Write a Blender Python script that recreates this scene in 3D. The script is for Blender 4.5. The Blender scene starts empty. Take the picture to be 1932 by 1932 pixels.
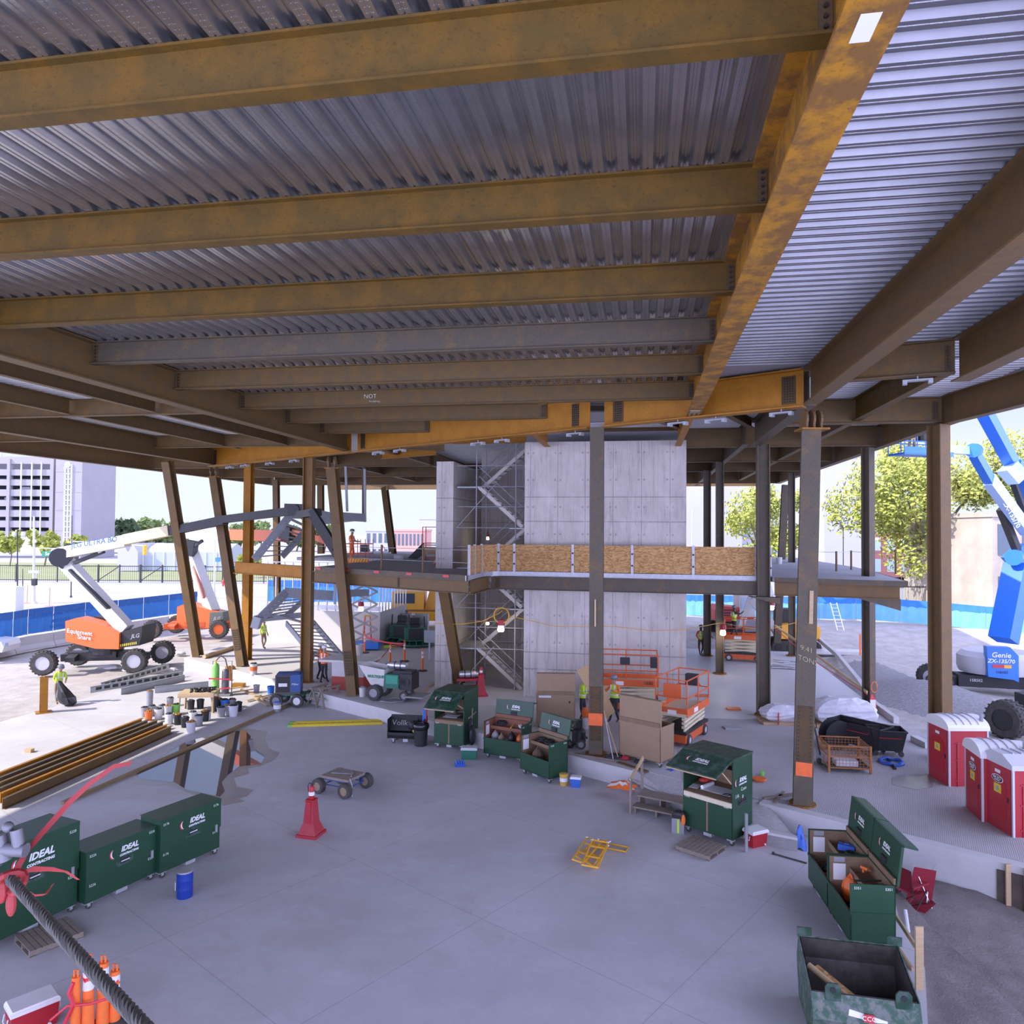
import bpy, math, random
from mathutils import Vector, Matrix, Euler
random.seed(7)
S = bpy.context.scene
COL = S.collection
PI = math.pi
# ---------------------------------------------------------------- camera numbers (pixels of the 1932 frame)
F = 1400.; CZ = 7.5
_p = math.atan(34/1400.); _r = .0068
_U0 = Vector((0, -math.sin(_p), math.cos(_p))); FW = Vector((0, math.cos(_p), math.sin(_p)))
RT = math.cos(_r)*Vector((1, 0, 0)) + math.sin(_r)*_U0
UP = -math.sin(_r)*Vector((1, 0, 0)) + math.cos(_r)*_U0
def _ray(x, y): return FW + RT*((x-966)/F) - UP*((y-966)/F)
def G(x, y, z=0.):                       # point at height z
    d = _ray(x, y); t = (z-CZ)/d.z
    return Vector((d.x*t, d.y*t, z))
def D(x, y, Y):                          # point at depth Y
    d = _ray(x, y); t = Y/d.y
    return Vector((d.x*t, Y, CZ+d.z*t))
TH = math.atan(245/1400.); cu, su = math.cos(TH), math.sin(TH)
def W(u, v, z=0.): return Vector((cu*u+su*v, -su*u+cu*v, z))     # building grid -> world
def UVc(P): return (cu*P[0]-su*P[1], su*P[0]+cu*P[1])
def vd(u): return 24.37-.589*u           # the slanted column line
FLZ = -.55                               # lower floor level
# ---------------------------------------------------------------- materials
MATS = {}
def mat(name, col, rough=.7, metal=0., col2=None, scale=6., amt=.5, bump=0., bscale=None, stretch=None, alpha=1., emit=None, lo=.35, hi=.65, spec=None, detail=6):
    if name in MATS: return MATS[name]
    m = bpy.data.materials.new(name); m.use_nodes = True
    nt = m.node_tree; N = nt.nodes; L = nt.links; b = N['Principled BSDF']
    b.inputs['Roughness'].default_value = rough; b.inputs['Metallic'].default_value = metal
    b.inputs['Base Color'].default_value = (*col, 1)
    if spec is not None: b.inputs['Specular IOR Level'].default_value = spec
    if alpha < 1: b.inputs['Alpha'].default_value = alpha
    if emit: b.inputs['Emission Color'].default_value = (*emit[0], 1); b.inputs['Emission Strength'].default_value = emit[1]
    if col2 or bump:
        tc = N.new('ShaderNodeTexCoord'); src = tc.outputs['Object']
        if stretch:
            mp = N.new('ShaderNodeMapping'); mp.inputs['Scale'].default_value = stretch; L.new(src, mp.inputs[0]); src = mp.outputs[0]
    if col2:
        n = N.new('ShaderNodeTexNoise'); n.inputs['Scale'].default_value = scale; n.inputs['Detail'].default_value = detail; n.inputs['Roughness'].default_value = .65
        L.new(src, n.inputs['Vector'])
        r = N.new('ShaderNodeMapRange'); r.inputs[1].default_value = lo; r.inputs[2].default_value = hi; r.inputs[4].default_value = amt
        L.new(n.outputs[0], r.inputs[0])
        mx = N.new('ShaderNodeMix'); mx.data_type = 'RGBA'; mx.inputs[6].default_value = (*col, 1); mx.inputs[7].default_value = (*col2, 1)
        L.new(r.outputs[0], mx.inputs[0]); L.new(mx.outputs[2], b.inputs['Base Color'])
    if bump:
        n2 = N.new('ShaderNodeTexNoise'); n2.inputs['Scale'].default_value = bscale or scale*6; n2.inputs['Detail'].default_value = 4
        L.new(src, n2.inputs['Vector'])
        bp = N.new('ShaderNodeBump'); bp.inputs['Strength'].default_value = bump; bp.inputs['Distance'].default_value = .02
        L.new(n2.outputs[0], bp.inputs['Height']); L.new(bp.outputs[0], b.inputs['Normal'])
    MATS[name] = m
    return m
def nodes(m): return m.node_tree.nodes, m.node_tree.links, m.node_tree.nodes['Principled BSDF']
def layer(m, col, scale, lo, hi, stretch=(1, 1, 1), amt=1., offset=(0, 0, 0)):
    """another noise layer of stain over the base colour"""
    N, L, b = nodes(m)
    tc = N.new('ShaderNodeTexCoord'); mp = N.new('ShaderNodeMapping'); mp.inputs['Scale'].default_value = stretch; mp.inputs['Location'].default_value = offset
    L.new(tc.outputs['Object'], mp.inputs[0])
    n = N.new('ShaderNodeTexNoise'); n.inputs['Scale'].default_value = scale; n.inputs['Detail'].default_value = 8; n.inputs['Roughness'].default_value = .7
    L.new(mp.outputs[0], n.inputs['Vector'])
    r = N.new('ShaderNodeMapRange'); r.inputs[1].default_value = lo; r.inputs[2].default_value = hi; r.inputs[4].default_value = amt
    L.new(n.outputs[0], r.inputs[0])
    mx = N.new('ShaderNodeMix'); mx.data_type = 'RGBA'; mx.inputs[7].default_value = (*col, 1)
    if b.inputs['Base Color'].links: L.new(b.inputs['Base Color'].links[0].from_socket, mx.inputs[6])
    else: mx.inputs[6].default_value = b.inputs['Base Color'].default_value
    L.new(r.outputs[0], mx.inputs[0]); L.new(mx.outputs[2], b.inputs['Base Color'])
    return m
# ---------------------------------------------------------------- mesh builder
TM = {}
class MB:
    def __init__(s): s.v = []; s.f = []; s.m = []; s.M = None; s.k = 0
    def at(s, loc=(0, 0, 0), rz=0, rx=0, ry=0):
        s.M = Matrix.Translation(loc) @ Euler((rx, ry, rz)).to_matrix().to_4x4(); return s
    def add(s, vs, fs):
        n = len(s.v)
        if s.M is not None: vs = [s.M @ Vector(p) for p in vs]
        s.v += [tuple(p) for p in vs]; s.f += [[i+n for i in f] for f in fs]; s.m += [s.k]*len(fs); return s
    def mt(s, k): s.k = k; return s
    def box(s, x0, x1, y0, y1, z0, z1):
        return s.add([(x0, y0, z0), (x1, y0, z0), (x1, y1, z0), (x0, y1, z0), (x0, y0, z1), (x1, y0, z1), (x1, y1, z1), (x0, y1, z1)],
                     [(0, 3, 2, 1), (4, 5, 6, 7), (0, 1, 5, 4), (1, 2, 6, 5), (2, 3, 7, 6), (3, 0, 4, 7)])
    def cbox(s, c, sx, sy, sz): return s.box(c[0]-sx/2, c[0]+sx/2, c[1]-sy/2, c[1]+sy/2, c[2]-sz/2, c[2]+sz/2)
    def bar(s, p, q, w, h, up=(0, 0, 1)):
        p = Vector(p); q = Vector(q); d = (q-p).normalized(); a = d.cross(Vector(up))
        if a.length < 1e-4: a = d.cross(Vector((0, 1, 0)))
        a.normalize(); b = a.cross(d); a *= w/2; b *= h/2
        return s.add([p-a-b, p+a-b, p+a+b, p-a+b, q-a-b, q+a-b, q+a+b, q-a+b],
                     [(0, 1, 2, 3), (7, 6, 5, 4), (0, 4, 5, 1), (1, 5, 6, 2), (2, 6, 7, 3), (3, 7, 4, 0)])
    def ibeam(s, p, q, dep, wid, tf=.025, tw=.018, up=(0, 0, 1)):
        """I section; p, q are the middle of the section"""
        p = Vector(p); q = Vector(q); d = (q-p).normalized(); a = d.cross(Vector(up)).normalized(); b = a.cross(d)
        s.bar(p+b*(dep/2-tf/2), q+b*(dep/2-tf/2), wid, tf, up); s.bar(p-b*(dep/2-tf/2), q-b*(dep/2-tf/2), wid, tf, up)
        return s.bar(p, q, tw, dep-2*tf, up)
    def cyl(s, p, q, r, n=10, r2=None, cap=True):
        p = Vector(p); q = Vector(q); d = (q-p).normalized(); a = d.orthogonal().normalized(); b = d.cross(a); r2 = r if r2 is None else r2
        vs = []
        for c, rr in ((p, r), (q, r2)):
            for i in range(n):
                t = 2*PI*i/n; vs.append(c+(a*math.cos(t)+b*math.sin(t))*rr)
        fs = [(i, (i+1) % n, n+(i+1) % n, n+i) for i in range(n)]
        if cap: fs += [tuple(range(n-1, -1, -1)), tuple(range(n, 2*n))]
        return s.add(vs, fs)
    def tube(s, pts, r, n=6, closed=False):
        P = [Vector(p) for p in pts]; m = len(P); vs = []; a = None
        for i in range(m):
            d = (P[(i+1) % m]-P[i-1]) if closed else (P[min(i+1, m-1)]-P[max(i-1, 0)])
            d.normalize()
            if a is None: a = d.orthogonal().normalized()
            else:
                a = a-d*a.dot(d)
                a = a.normalized() if a.length > 1e-5 else d.orthogonal().normalized()
            b = d.cross(a)
            rr = r[i] if isinstance(r, (list, tuple)) else r
            for k in range(n):
                t = 2*PI*k/n; vs.append(P[i]+(a*math.cos(t)+b*math.sin(t))*rr)
        fs = []
        for i in range(m if closed else m-1):
            j = (i+1) % m
            for k in range(n): fs.append((i*n+k, i*n+(k+1) % n, j*n+(k+1) % n, j*n+k))
        if not closed: fs += [tuple(range(n-1, -1, -1)), tuple(range((m-1)*n, m*n))]
        return s.add(vs, fs)
    def lathe(s, prof, n=16, c=(0, 0, 0), sx=1., sy=1., cap=True):
        vs = []; fs = []
        for r, z in prof:
            for i in range(n): vs.append((c[0]+sx*r*math.cos(2*PI*i/n), c[1]+sy*r*math.sin(2*PI*i/n), c[2]+z))
        m = len(prof)
        for j in range(m-1):
            for i in range(n): fs.append((j*n+i, j*n+(i+1) % n, (j+1)*n+(i+1) % n, (j+1)*n+i))
        if cap: fs += [tuple(range(n-1, -1, -1)), tuple(range((m-1)*n, m*n))]
        return s.add(vs, fs)
    def sphere(s, c, rx, ry=None, rz=None, n=10, m=7):
        ry = rx if ry is None else ry; rz = rx if rz is None else rz
        pr = [(max(math.sin(PI*j/m), .02), -math.cos(PI*j/m)) for j in range(m+1)]
        vs = []; fs = []
        for rr, z in pr:
            for i in range(n): vs.append((c[0]+rx*rr*math.cos(2*PI*i/n), c[1]+ry*rr*math.sin(2*PI*i/n), c[2]+rz*z))
        for j in range(m):
            for i in range(n): fs.append((j*n+i, j*n+(i+1) % n, (j+1)*n+(i+1) % n, (j+1)*n+i))
        fs += [tuple(range(n-1, -1, -1)), tuple(range(m*n, m*n+n))]
        return s.add(vs, fs)
    def ext(s, poly, vec):
        """extrude a 3-D polygon by a vector"""
        P = [Vector(p) for p in poly]; n = len(P); vec = Vector(vec)
        return s.add(P+[p+vec for p in P], [tuple(range(n-1, -1, -1)), tuple(range(n, 2*n))]+[(i, (i+1) % n, n+(i+1) % n, n+i) for i in range(n)])
    def quad(s, a, b, c, d): return s.add([a, b, c, d], [(0, 1, 2, 3)])
    def build(s, name, mats, parent=None, loc=None, rz=0, smooth=False, world=False):
        """one mesh object. top-level: origin goes to loc, or to the base of the mesh"""
        me = bpy.data.meshes.new(name); vs = s.v
        if parent is None and loc is None:
            xs, ys, zs = zip(*vs); loc = ((min(xs)+max(xs))/2, (min(ys)+max(ys))/2, min(zs))
            vs = [(x-loc[0], y-loc[1], z-loc[2]) for x, y, z in vs]
        elif world and parent is not None:
            I = TM[parent.name].inverted(); vs = [tuple(I @ Vector(p)) for p in vs]
        me.from_pydata(vs, [], s.f)
        if not isinstance(mats, (list, tuple)): mats = [mats]
        for m in mats: me.materials.append(m)
        me.polygons.foreach_set('material_index', [min(k, len(mats)-1) for k in s.m])
        if smooth:
            me.polygons.foreach_set('use_smooth', [True]*len(me.polygons))
            try: me.set_sharp_from_angle(angle=.7)
            except Exception: pass
        me.validate(); me.update()
        o = bpy.data.objects.new(name, me); COL.objects.link(o)
        if parent is not None: o.parent = parent; TM[o.name] = TM[parent.name]
        else:
            o.location = loc; o.rotation_euler = (0, 0, rz)
            TM[o.name] = Matrix.Translation(loc) @ Matrix.Rotation(rz, 4, 'Z')
        return o
def tag(o, label=None, cat=None, group=None, kind=None):
    if label: o['label'] = label
    if cat:
        o['category'] = cat
        if not kind: o['kind'] = 'thing'
    if group: o['group'] = group
    if kind: o['kind'] = kind
    return o
def thing(name, label, cat, loc=(0, 0, 0), rz=0, group=None):
    o = bpy.data.objects.new(name, None); COL.objects.link(o); o.empty_display_size = .2
    o.location = loc; o.rotation_euler = (0, 0, rz)
    TM[o.name] = Matrix.Translation(loc) @ Matrix.Rotation(rz, 4, 'Z')
    return tag(o, label, cat, group)
def struct(o): o['kind'] = 'structure'; return o
def copy_tree(o, loc=None, rz=None, label=None, group=None, parent=None):
    c = o.copy(); COL.objects.link(c)
    if parent is not None: c.parent = parent; c.matrix_parent_inverse = o.matrix_parent_inverse
    if loc is not None: c.location = loc
    if rz is not None: c.rotation_euler = (0, 0, rz)
    if label: c['label'] = label
    if group: c['group'] = group
    for ch in list(o.children): copy_tree(ch, parent=c)
    if parent is None: TM[c.name] = Matrix.Translation(c.location) @ Matrix.Rotation(c.rotation_euler[2], 4, 'Z')
    return c
def text(body, size, m, parent, M, name='lettering', shear=0., ext=.003, align='CENTER', font_offset=0.):
    cv = bpy.data.curves.new('t', 'FONT'); cv.body = body; cv.size = size; cv.shear = shear; cv.extrude = ext; cv.align_x = align; cv.align_y = 'CENTER'; cv.offset = font_offset; cv.resolution_u = 2
    t = bpy.data.objects.new('t', cv); COL.objects.link(t)
    dg = bpy.context.evaluated_depsgraph_get(); me = bpy.data.meshes.new_from_object(t.evaluated_get(dg)); bpy.data.objects.remove(t); bpy.data.curves.remove(cv)
    me.transform(M); me.materials.clear(); me.materials.append(m); me.name = name
    o = bpy.data.objects.new(name, me); COL.objects.link(o)
    if parent is not None: o.parent = parent; TM[o.name] = TM[parent.name]
    return o
def face_m(origin, xdir, updir):
    """matrix placing text: local x along xdir, local y along updir"""
    x = Vector(xdir).normalized(); y = Vector(updir).normalized(); z = x.cross(y)
    return Matrix(((x.x, y.x, z.x, origin[0]), (x.y, y.y, z.y, origin[1]), (x.z, y.z, z.z, origin[2]), (0, 0, 0, 1)))
def yaw(p, q): return math.atan2(q[1]-p[1], q[0]-p[0])
def online(px, P, Q):
    """point on the plan line P-Q that appears at image column px"""
    k = (px-966)/F; a = P[0]-k*P[1]; d = (Q[0]-P[0])-k*(Q[1]-P[1]); t = -a/d
    return Vector((P[0]+(Q[0]-P[0])*t, P[1]+(Q[1]-P[1])*t, 0))
# ---------------------------------------------------------------- palette
def rust(name, base, rst, amt, scale=3., lo=.42, hi=.6, rough=.55, spots=True):
    base = (base[0]*1.02, base[1]*.98, base[2]*.74); rst = (rst[0], rst[1]*.98, rst[2]*.75)
    m = mat(name, base, rough, 0, rst, scale, amt, .15, 60, None, 1, None, lo, hi, .25)
    layer(m, tuple(c*.55 for c in base), 9., .55, .72, (1, 1, 1), .55, (3, 1, 7))
    if spots: layer(m, tuple(c*.4 for c in base), 30., .56, .64, (.8, 1, 1), .5, (9, 2, 4))
    return m
STEEL = rust('mill_steel', (.125, .088, .052), (.20, .105, .03), .5)
STEEL_OLIVE = rust('olive_rust_steel', (.095, .060, .018), (.155, .080, .015), .75, 2.2)
STEEL_BROWN = rust('brown_rust_steel', (.145, .098, .06), (.21, .115, .04), .5)
STEEL_ORANGE = rust('orange_rust_steel', (.34, .150, .022), (.44, .20, .028), .6, 2.)
STEEL_GREY = rust('grey_mill_steel', (.105, .092, .085), (.25, .14, .06), .4, 2.5, .5, .68)
RUST_EDGE = rust('rust_edge', (.26, .12, .03), (.36, .16, .03), .6)
FLANGE = rust('lit_flange_steel', (.30, .25, .20), (.36, .24, .12), .5, 3.)  # paler steel copy; light bounced onto undersides is put into its colour
BOLT = mat('bolt_steel', (.05, .04, .035), .5, .6)
PLATE = rust('plate_steel', (.08, .055, .035), (.15, .08, .03), .4)
GALV = mat('galvanised', (.62, .63, .66), .38, .75, (.45, .46, .5), 8, .6)
GALV_D = mat('galvanised_dull', (.50, .51, .53), .5, .4, (.36, .37, .4), 8, .6)
DECK = mat('galvanised_deck', (.58, .58, .60), .36, .85, (.40, .40, .43), 1.2, .7)
GREYP = mat('grey_primer', (.36, .38, .40), .55, .1, (.28, .30, .32), 3, .5)
def concrete(name, a, b, scale=.5, amt=.7, bump=.1, rough=.85):
    m = mat(name, a, rough, 0, b, scale, amt, bump, 30, None, 1, None, .3, .7, .3)
    layer(m, tuple(c*.8 for c in a), 14., .5, .75, (1, 1, 1), .5)
    return m
CON_FLOOR = concrete('floor_concrete', (.60, .59, .605), (.47, .46, .47), .35, .8, .06, .75)
layer(CON_FLOOR, (.72, .71, .73), 1.2, .5, .75, (.4, 1.1, 1), .35, (4, 0, 0))
layer(CON_FLOOR, (.40, .385, .37), 2.5, .6, .78, (1, 1, 1), .5, (20, 3, 0))
CON_SLAB = concrete('slab_concrete', (.58, .565, .565), (.46, .45, .45), .4)
CON_SMOOTH = concrete('smooth_slab_concrete', (.62, .63, .67), (.53, .54, .57), .3, .6, .03, .45)
CON_CURB = concrete('curb_concrete', (.62, .61, .60), (.50, .49, .48), 1.2)
CON_CORE = concrete('core_concrete', (.60, .55, .49), (.47, .43, .385), .6, 1., .2)
CON_DARK = concrete('deck_concrete', (.40, .40, .42), (.32, .32, .34), .5)
def panel_lines(m, per, offs, axis_lines, hz):
    """formwork joints, tie holes and pour lines over a concrete (object coordinates: x along the wall, z up)"""
    N, L, b = nodes(m)
    tc = N.new('ShaderNodeTexCoord'); sp = N.new('ShaderNodeSeparateXYZ'); L.new(tc.outputs['Object'], sp.inputs[0])
    def mth(op, a, c=None, cl=False):
        n = N.new('ShaderNodeMath'); n.operation = op; n.use_clamp = cl
        for i, q in enumerate((a, c)):
            if q is None: continue
            if isinstance(q, (int, float)): n.inputs[i].default_value = q
            else: L.new(q, n.inputs[i])
        return n.outputs[0]
    def line(src, pos, wd):
        d = mth('ABSOLUTE', mth('SUBTRACT', src, pos)); return mth('LESS_THAN', d, wd)
    def per_d(src, p, o): return mth('ABSOLUTE', mth('SUBTRACT', mth('MULTIPLY', mth('FRACT', mth('DIVIDE', mth('ADD', src, o+100*p), p)), p), p/2))
    dx = per_d(sp.outputs[0], per, offs); out = mth('LESS_THAN', dx, .014)
    dx2 = per_d(sp.outputs[0], per, offs+.42*per); out = mth('MAXIMUM', out, mth('MULTIPLY', mth('LESS_THAN', dx2, .008), .5))
    for z in hz: out = mth('MAXIMUM', out, line(sp.outputs[2], z, .022))
    dz = per_d(sp.outputs[2], 1.22, .3); dd = mth('ADD', mth('POWER', mth('SUBTRACT', dx, .12), 2.), mth('POWER', dz, 2.))
    out = mth('MAXIMUM', out, mth('MULTIPLY', mth('LESS_THAN', dd, .0022), .8))
    mx = N.new('ShaderNodeMix'); mx.data_type = 'RGBA'; mx.inputs[7].default_value = (.16, .15, .14, 1)
    L.new(b.inputs['Base Color'].links[0].from_socket, mx.inputs[6]); L.new(mth('MULTIPLY', out, .6), mx.inputs[0]); L.new(mx.outputs[2], b.inputs['Base Color'])
panel_lines(CON_CORE, 1.24, .35, True, (1.55, 2.3, 6.9, 8.2, 9.3))
layer(CON_CORE, (.27, .25, .235), 2.4, .5, .68, (2.2, 2.2, .22), .55, (1, 1, 1))
layer(CON_CORE, (.70, .66, .62), 1.1, .5, .7, (1, 1, .6), .5, (4, 1, 9))
layer(CON_CORE, (.52, .36, .18), 1.4, .58, .7, (2.8, 2.8, .1), .4, (8, 0, 3))
DIRT = mat('dirt', (.50, .465, .43), .95, 0, (.35, .32, .29), 1.2, .8, .5, 18)
layer(DIRT, (.20, .185, .17), 9, .55, .7, (1, 1, 1), .6)
DIRT_DARK = mat('dark_dirt', (.25, .22, .205), .95, 0, (.17, .15, .14), 2.2, .8, .7, 22); layer(DIRT_DARK, (.42, .38, .34), 24, .62, .72, (1, 1, 1), .6)
GRAVEL = mat('gravel', (.34, .33, .33), .95, 0, (.20, .20, .2), 9, .9, .9, 30)
STREET = mat('street', (.40, .39, .39), .9, 0, (.33, .33, .33), .3, .6)
GRASS = mat('grass', (.22, .27, .10), .95, 0, (.33, .32, .18), .25, .9)
GREEN = mat('job_box_green', (.012, .056, .025), .4, 0, (.018, .070, .033), 3, .6); layer(GREEN, (.03, .085, .05), 25, .66, .74, (1, 1, 1), .5)
GREEN_W = mat('worn_green', (.012, .052, .026), .45, 0, (.075, .115, .095), 5, .8, 0, None, None, 1, None, .45, .6)
TAN = mat('tan_paint', (.33, .225, .13), .6, 0, (.28, .19, .11), 2, .6)
BOXIN = mat('box_inside', (.25, .165, .095), .7, 0, (.18, .115, .065), 4, .6)
DARK = mat('dark_steel', (.03, .03, .032), .6, .2, (.05, .048, .045), 8, .6)
BLACK = mat('black_plastic', (.018, .018, .02), .5, 0, (.03, .03, .033), 9, .5)
RUBBER = mat('rubber', (.05, .047, .043), .85, 0, (.10, .092, .082), 5, .7)
ORANGE = mat('orange_paint', (.80, .17, .03), .4, 0, (.68, .13, .03), 3, .4)
LIFT_O = mat('lift_orange', (.72, .13, .025), .45, 0, (.55, .10, .03), 5, .5)
CREAM = mat('cream_paint', (.72, .64, .44), .5, 0, (.60, .52, .36), 5, .5)
WHITE = mat('white_paint', (.80, .80, .79), .45, 0, (.68, .68, .67), 3, .4)
OFFW = mat('off_white', (.66, .65, .62), .6, 0, (.54, .53, .50), 3, .5)
RED = mat('red_plastic', (.44, .018, .028), .45, 0, (.38, .02, .03), 3, .6)
RED_D = mat('dusty_red_plastic', (.42, .02, .035), .5, 0, (.40, .06, .07), 5, .7)
BLUE = mat('lift_blue', (.035, .20, .72), .35, 0, (.03, .17, .6), 3, .4)
BLUE_D = mat('drum_blue', (.012, .045, .30), .35)
BLUE_F = mat('fence_blue', (.05, .24, .66), .8, 0, (.035, .19, .56), 1.5, .7, .1)
BLUE_F2 = mat('fence_blue_band', (.035, .15, .46), .8, 0, (.03, .12, .38), 1.5, .7, .1)
BLUE_FR = mat('fence_pale_blue', (.20, .52, .78), .8, 0, (.15, .44, .70), 1.5, .7, .1)
YELLOW = mat('yellow_paint', (.80, .42, .025), .45, 0, (.66, .34, .03), 6, .5)
LADDER_Y = mat('ladder_yellow', (.76, .58, .03), .45, 0, (.62, .46, .04), 6, .5)
LIME = mat('lime_fabric', (.55, .80, .04), .8, 0, (.45, .66, .04), 9, .5)
HIVIS_O = mat('hivis_orange', (.95, .20, .035), .75, 0, (.80, .15, .03), 9, .5)
REFL = mat('reflective_strip', (.75, .75, .72), .4)
SKIN = mat('skin', (.42, .24, .16), .6); SKIN_D = mat('dark_skin', (.12, .065, .045), .6)
DENIM = mat('dark_trousers', (.035, .034, .04), .85, 0, (.055, .052, .055), 9, .5); KHAKI = mat('khaki_trousers', (.30, .22, .14), .85, 0, (.24, .17, .11), 9, .5)
BROWNP = mat('brown_trousers', (.12, .075, .05), .85); BOOT = mat('boot_leather', (.13, .085, .05), .7)
HAT_W = mat('white_helmet', (.72, .73, .75), .35); HAT_G = mat('grey_helmet', (.16, .18, .22), .35)
WOOD = mat('lumber', (.52, .38, .22), .8, 0, (.42, .29, .16), 3, .7, .1, 30, (1, 1, 8)); WOOD_G = mat('grey_wood', (.30, .25, .20), .85, 0, (.21, .17, .135), 4, .8, .15, 30, (1, 6, 1))
PINE = mat('pale_pine', (.60, .44, .25), .8, 0, (.50, .35, .19), 3, .6)
OSB = mat('osb', (.50, .285, .105), .8)
def _osb():
    N, L, b = nodes(OSB); tc = N.new('ShaderNodeTexCoord'); mp = N.new('ShaderNodeMapping'); mp.inputs['Scale'].default_value = (9, 9, 26); L.new(tc.outputs['Object'], mp.inputs[0])
    nz = N.new('ShaderNodeTexNoise'); nz.inputs['Scale'].default_value = 1.2; L.new(tc.outputs['Object'], nz.inputs['Vector'])
    ad = N.new('ShaderNodeVectorMath'); ad.operation = 'MULTIPLY_ADD'; ad.inputs[1].default_value = (5, 5, 5); L.new(nz.outputs['Color'], ad.inputs[0]); L.new(mp.outputs[0], ad.inputs[2])
    vo = N.new('ShaderNodeTexVoronoi'); vo.inputs['Scale'].default_value = 1.; L.new(ad.outputs[0], vo.inputs['Vector'])
    cr = N.new('ShaderNodeValToRGB'); L.new(vo.outputs['Color'], cr.inputs[0]); e = cr.color_ramp.elements
    e[0].color = (.27, .135, .04, 1); e[1].color = (.66, .42, .18, 1); x = cr.color_ramp.elements.new(.45); x.color = (.46, .25, .085, 1)
    L.new(cr.outputs[0], b.inputs['Base Color'])
_osb()
PAPER = mat('paper', (.78, .78, .78), .7); GLASSM = mat('dark_glass', (.06, .09, .12), .08, 0); GLASSL = mat('pale_glass', (.45, .58, .66), .1)
FILM = mat('white_wrap', (.70, .70, .74), .3, 0, (.52, .52, .56), 4, .6, .6, 6); GREYPL = mat('grey_plastic', (.30, .30, .32), .5, 0, (.22, .22, .24), 4, .5)
GLITE = mat('light_grey_plastic', (.55, .55, .58), .5); CYLG = mat('gas_green', (.22, .55, .10), .4); ALU = mat('aluminium', (.62, .63, .66), .35, .8)
LEAF_Y = mat('yellow_green_leaf', (.42, .43, .08), .7, 0, (.30, .36, .07), .9, .9); LEAF_G = mat('green_leaf', (.13, .20, .06), .8, 0, (.20, .25, .08), .6, .9); LEAF_D = mat('dark_leaf', (.06, .10, .05), .8, 0, (.10, .15, .06), .6, .9)
BARK = mat('bark', (.20, .15, .10), .9, 0, (.13, .10, .07), 4, .7)
BRICK = mat('red_brick', (.45, .19, .15), .9, 0, (.38, .15, .12), 2, .6); PREC = mat('precast', (.33, .31, .33), .85, 0, (.29, .27, .29), .3, .6); STONE = mat('limestone', (.50, .44, .37), .9, 0, (.34, .29, .24), .35, .8)
PALEW = mat('pale_wall', (.44, .44, .50), .9, 0, (.39, .39, .45), .2, .5)
REDTAPE = mat('red_tape', (.70, .035, .06), .5); SIGN_G = mat('sign_green', (.01, .25, .12), .5); BRIGHT = mat('lamp_glow', (1, 1, 1), .5, emit=((1, .93, .8), 14)); LAMPY = mat('lamp_warm', (1, 1, 1), .5, emit=((1, .85, .4), 8))
TAPEO = mat('spray_orange', (.95, .17, .04), .8, 0, (.6, .15, .06), 8, .6)
WATER = mat('puddle_water', (.10, .10, .11), .02, 0, spec=1.); DAMP = mat('damp_concrete', (.28, .27, .26), .3, 0, (.36, .35, .34), 2, .8)
REDWALL = mat('red_oxide', (.40, .06, .04), .7, 0, (.32, .06, .05), 4, .6)
CANVAS = mat('maroon_canvas', (.26, .015, .03), .85); CLOTHB = mat('blue_sheet', (.05, .16, .60), .5, 0, (.03, .1, .4), 6, .7)
CRANE_Y = mat('crane_yellow', (.85, .42, .03), .4); DECALW = mat('decal_white', (.82, .82, .80), .5); DECALR = mat('decal_red', (.6, .05, .05), .5); CHALK = mat('chalk', (.75, .78, .68), .9); CHALKY = mat('chalk_yellow', (.62, .58, .30), .9)
NAVY = mat('navy', (.03, .06, .2), .6); TEAL = mat('teal_green', (.02, .16, .10), .5, 0, (.03, .12, .08), 5, .6); MESHG = mat('fence_metal', (.03, .03, .035), .6)

def joint_lines(m, ang, px, py, wd=.012, k=.3):
    N, L, b = nodes(m); tc = N.new('ShaderNodeTexCoord'); mp = N.new('ShaderNodeMapping'); mp.inputs['Rotation'].default_value = (0, 0, ang); L.new(tc.outputs['Object'], mp.inputs[0]); sp = N.new('ShaderNodeSeparateXYZ'); L.new(mp.outputs[0], sp.inputs[0])
    def mth(op, a, c=None):
        n = N.new('ShaderNodeMath'); n.operation = op
        for i, q in enumerate((a, c)):
            if isinstance(q, (int, float)): n.inputs[i].default_value = q
            elif q is not None: L.new(q, n.inputs[i])
        return n.outputs[0]
    o = None
    for ax, p in ((0, px), (1, py)):
        d = mth('MULTIPLY', mth('ABSOLUTE', mth('SUBTRACT', mth('FRACT', mth('DIVIDE', mth('ADD', sp.outputs[ax], 50*p), p)), .5)), p); l = mth('LESS_THAN', d, wd); o = l if o is None else mth('MAXIMUM', o, l)
    mx = N.new('ShaderNodeMix'); mx.data_type = 'RGBA'; mx.inputs[7].default_value = (.2, .195, .19, 1); L.new(b.inputs['Base Color'].links[0].from_socket, mx.inputs[6]); L.new(mth('MULTIPLY', o, k), mx.inputs[0]); L.new(mx.outputs[2], b.inputs['Base Color'])
layer(CON_FLOOR, (.44, .42, .40), .55, .5, .68, (1, 1, 1), .45, (2, 9, 0))
layer(CON_FLOOR, (.36, .34, .32), 7., .64, .74, (1, .5, 1), .5, (5, 1, 0))
joint_lines(CON_FLOOR, TH+.53, 4.2, 4.6)
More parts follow.
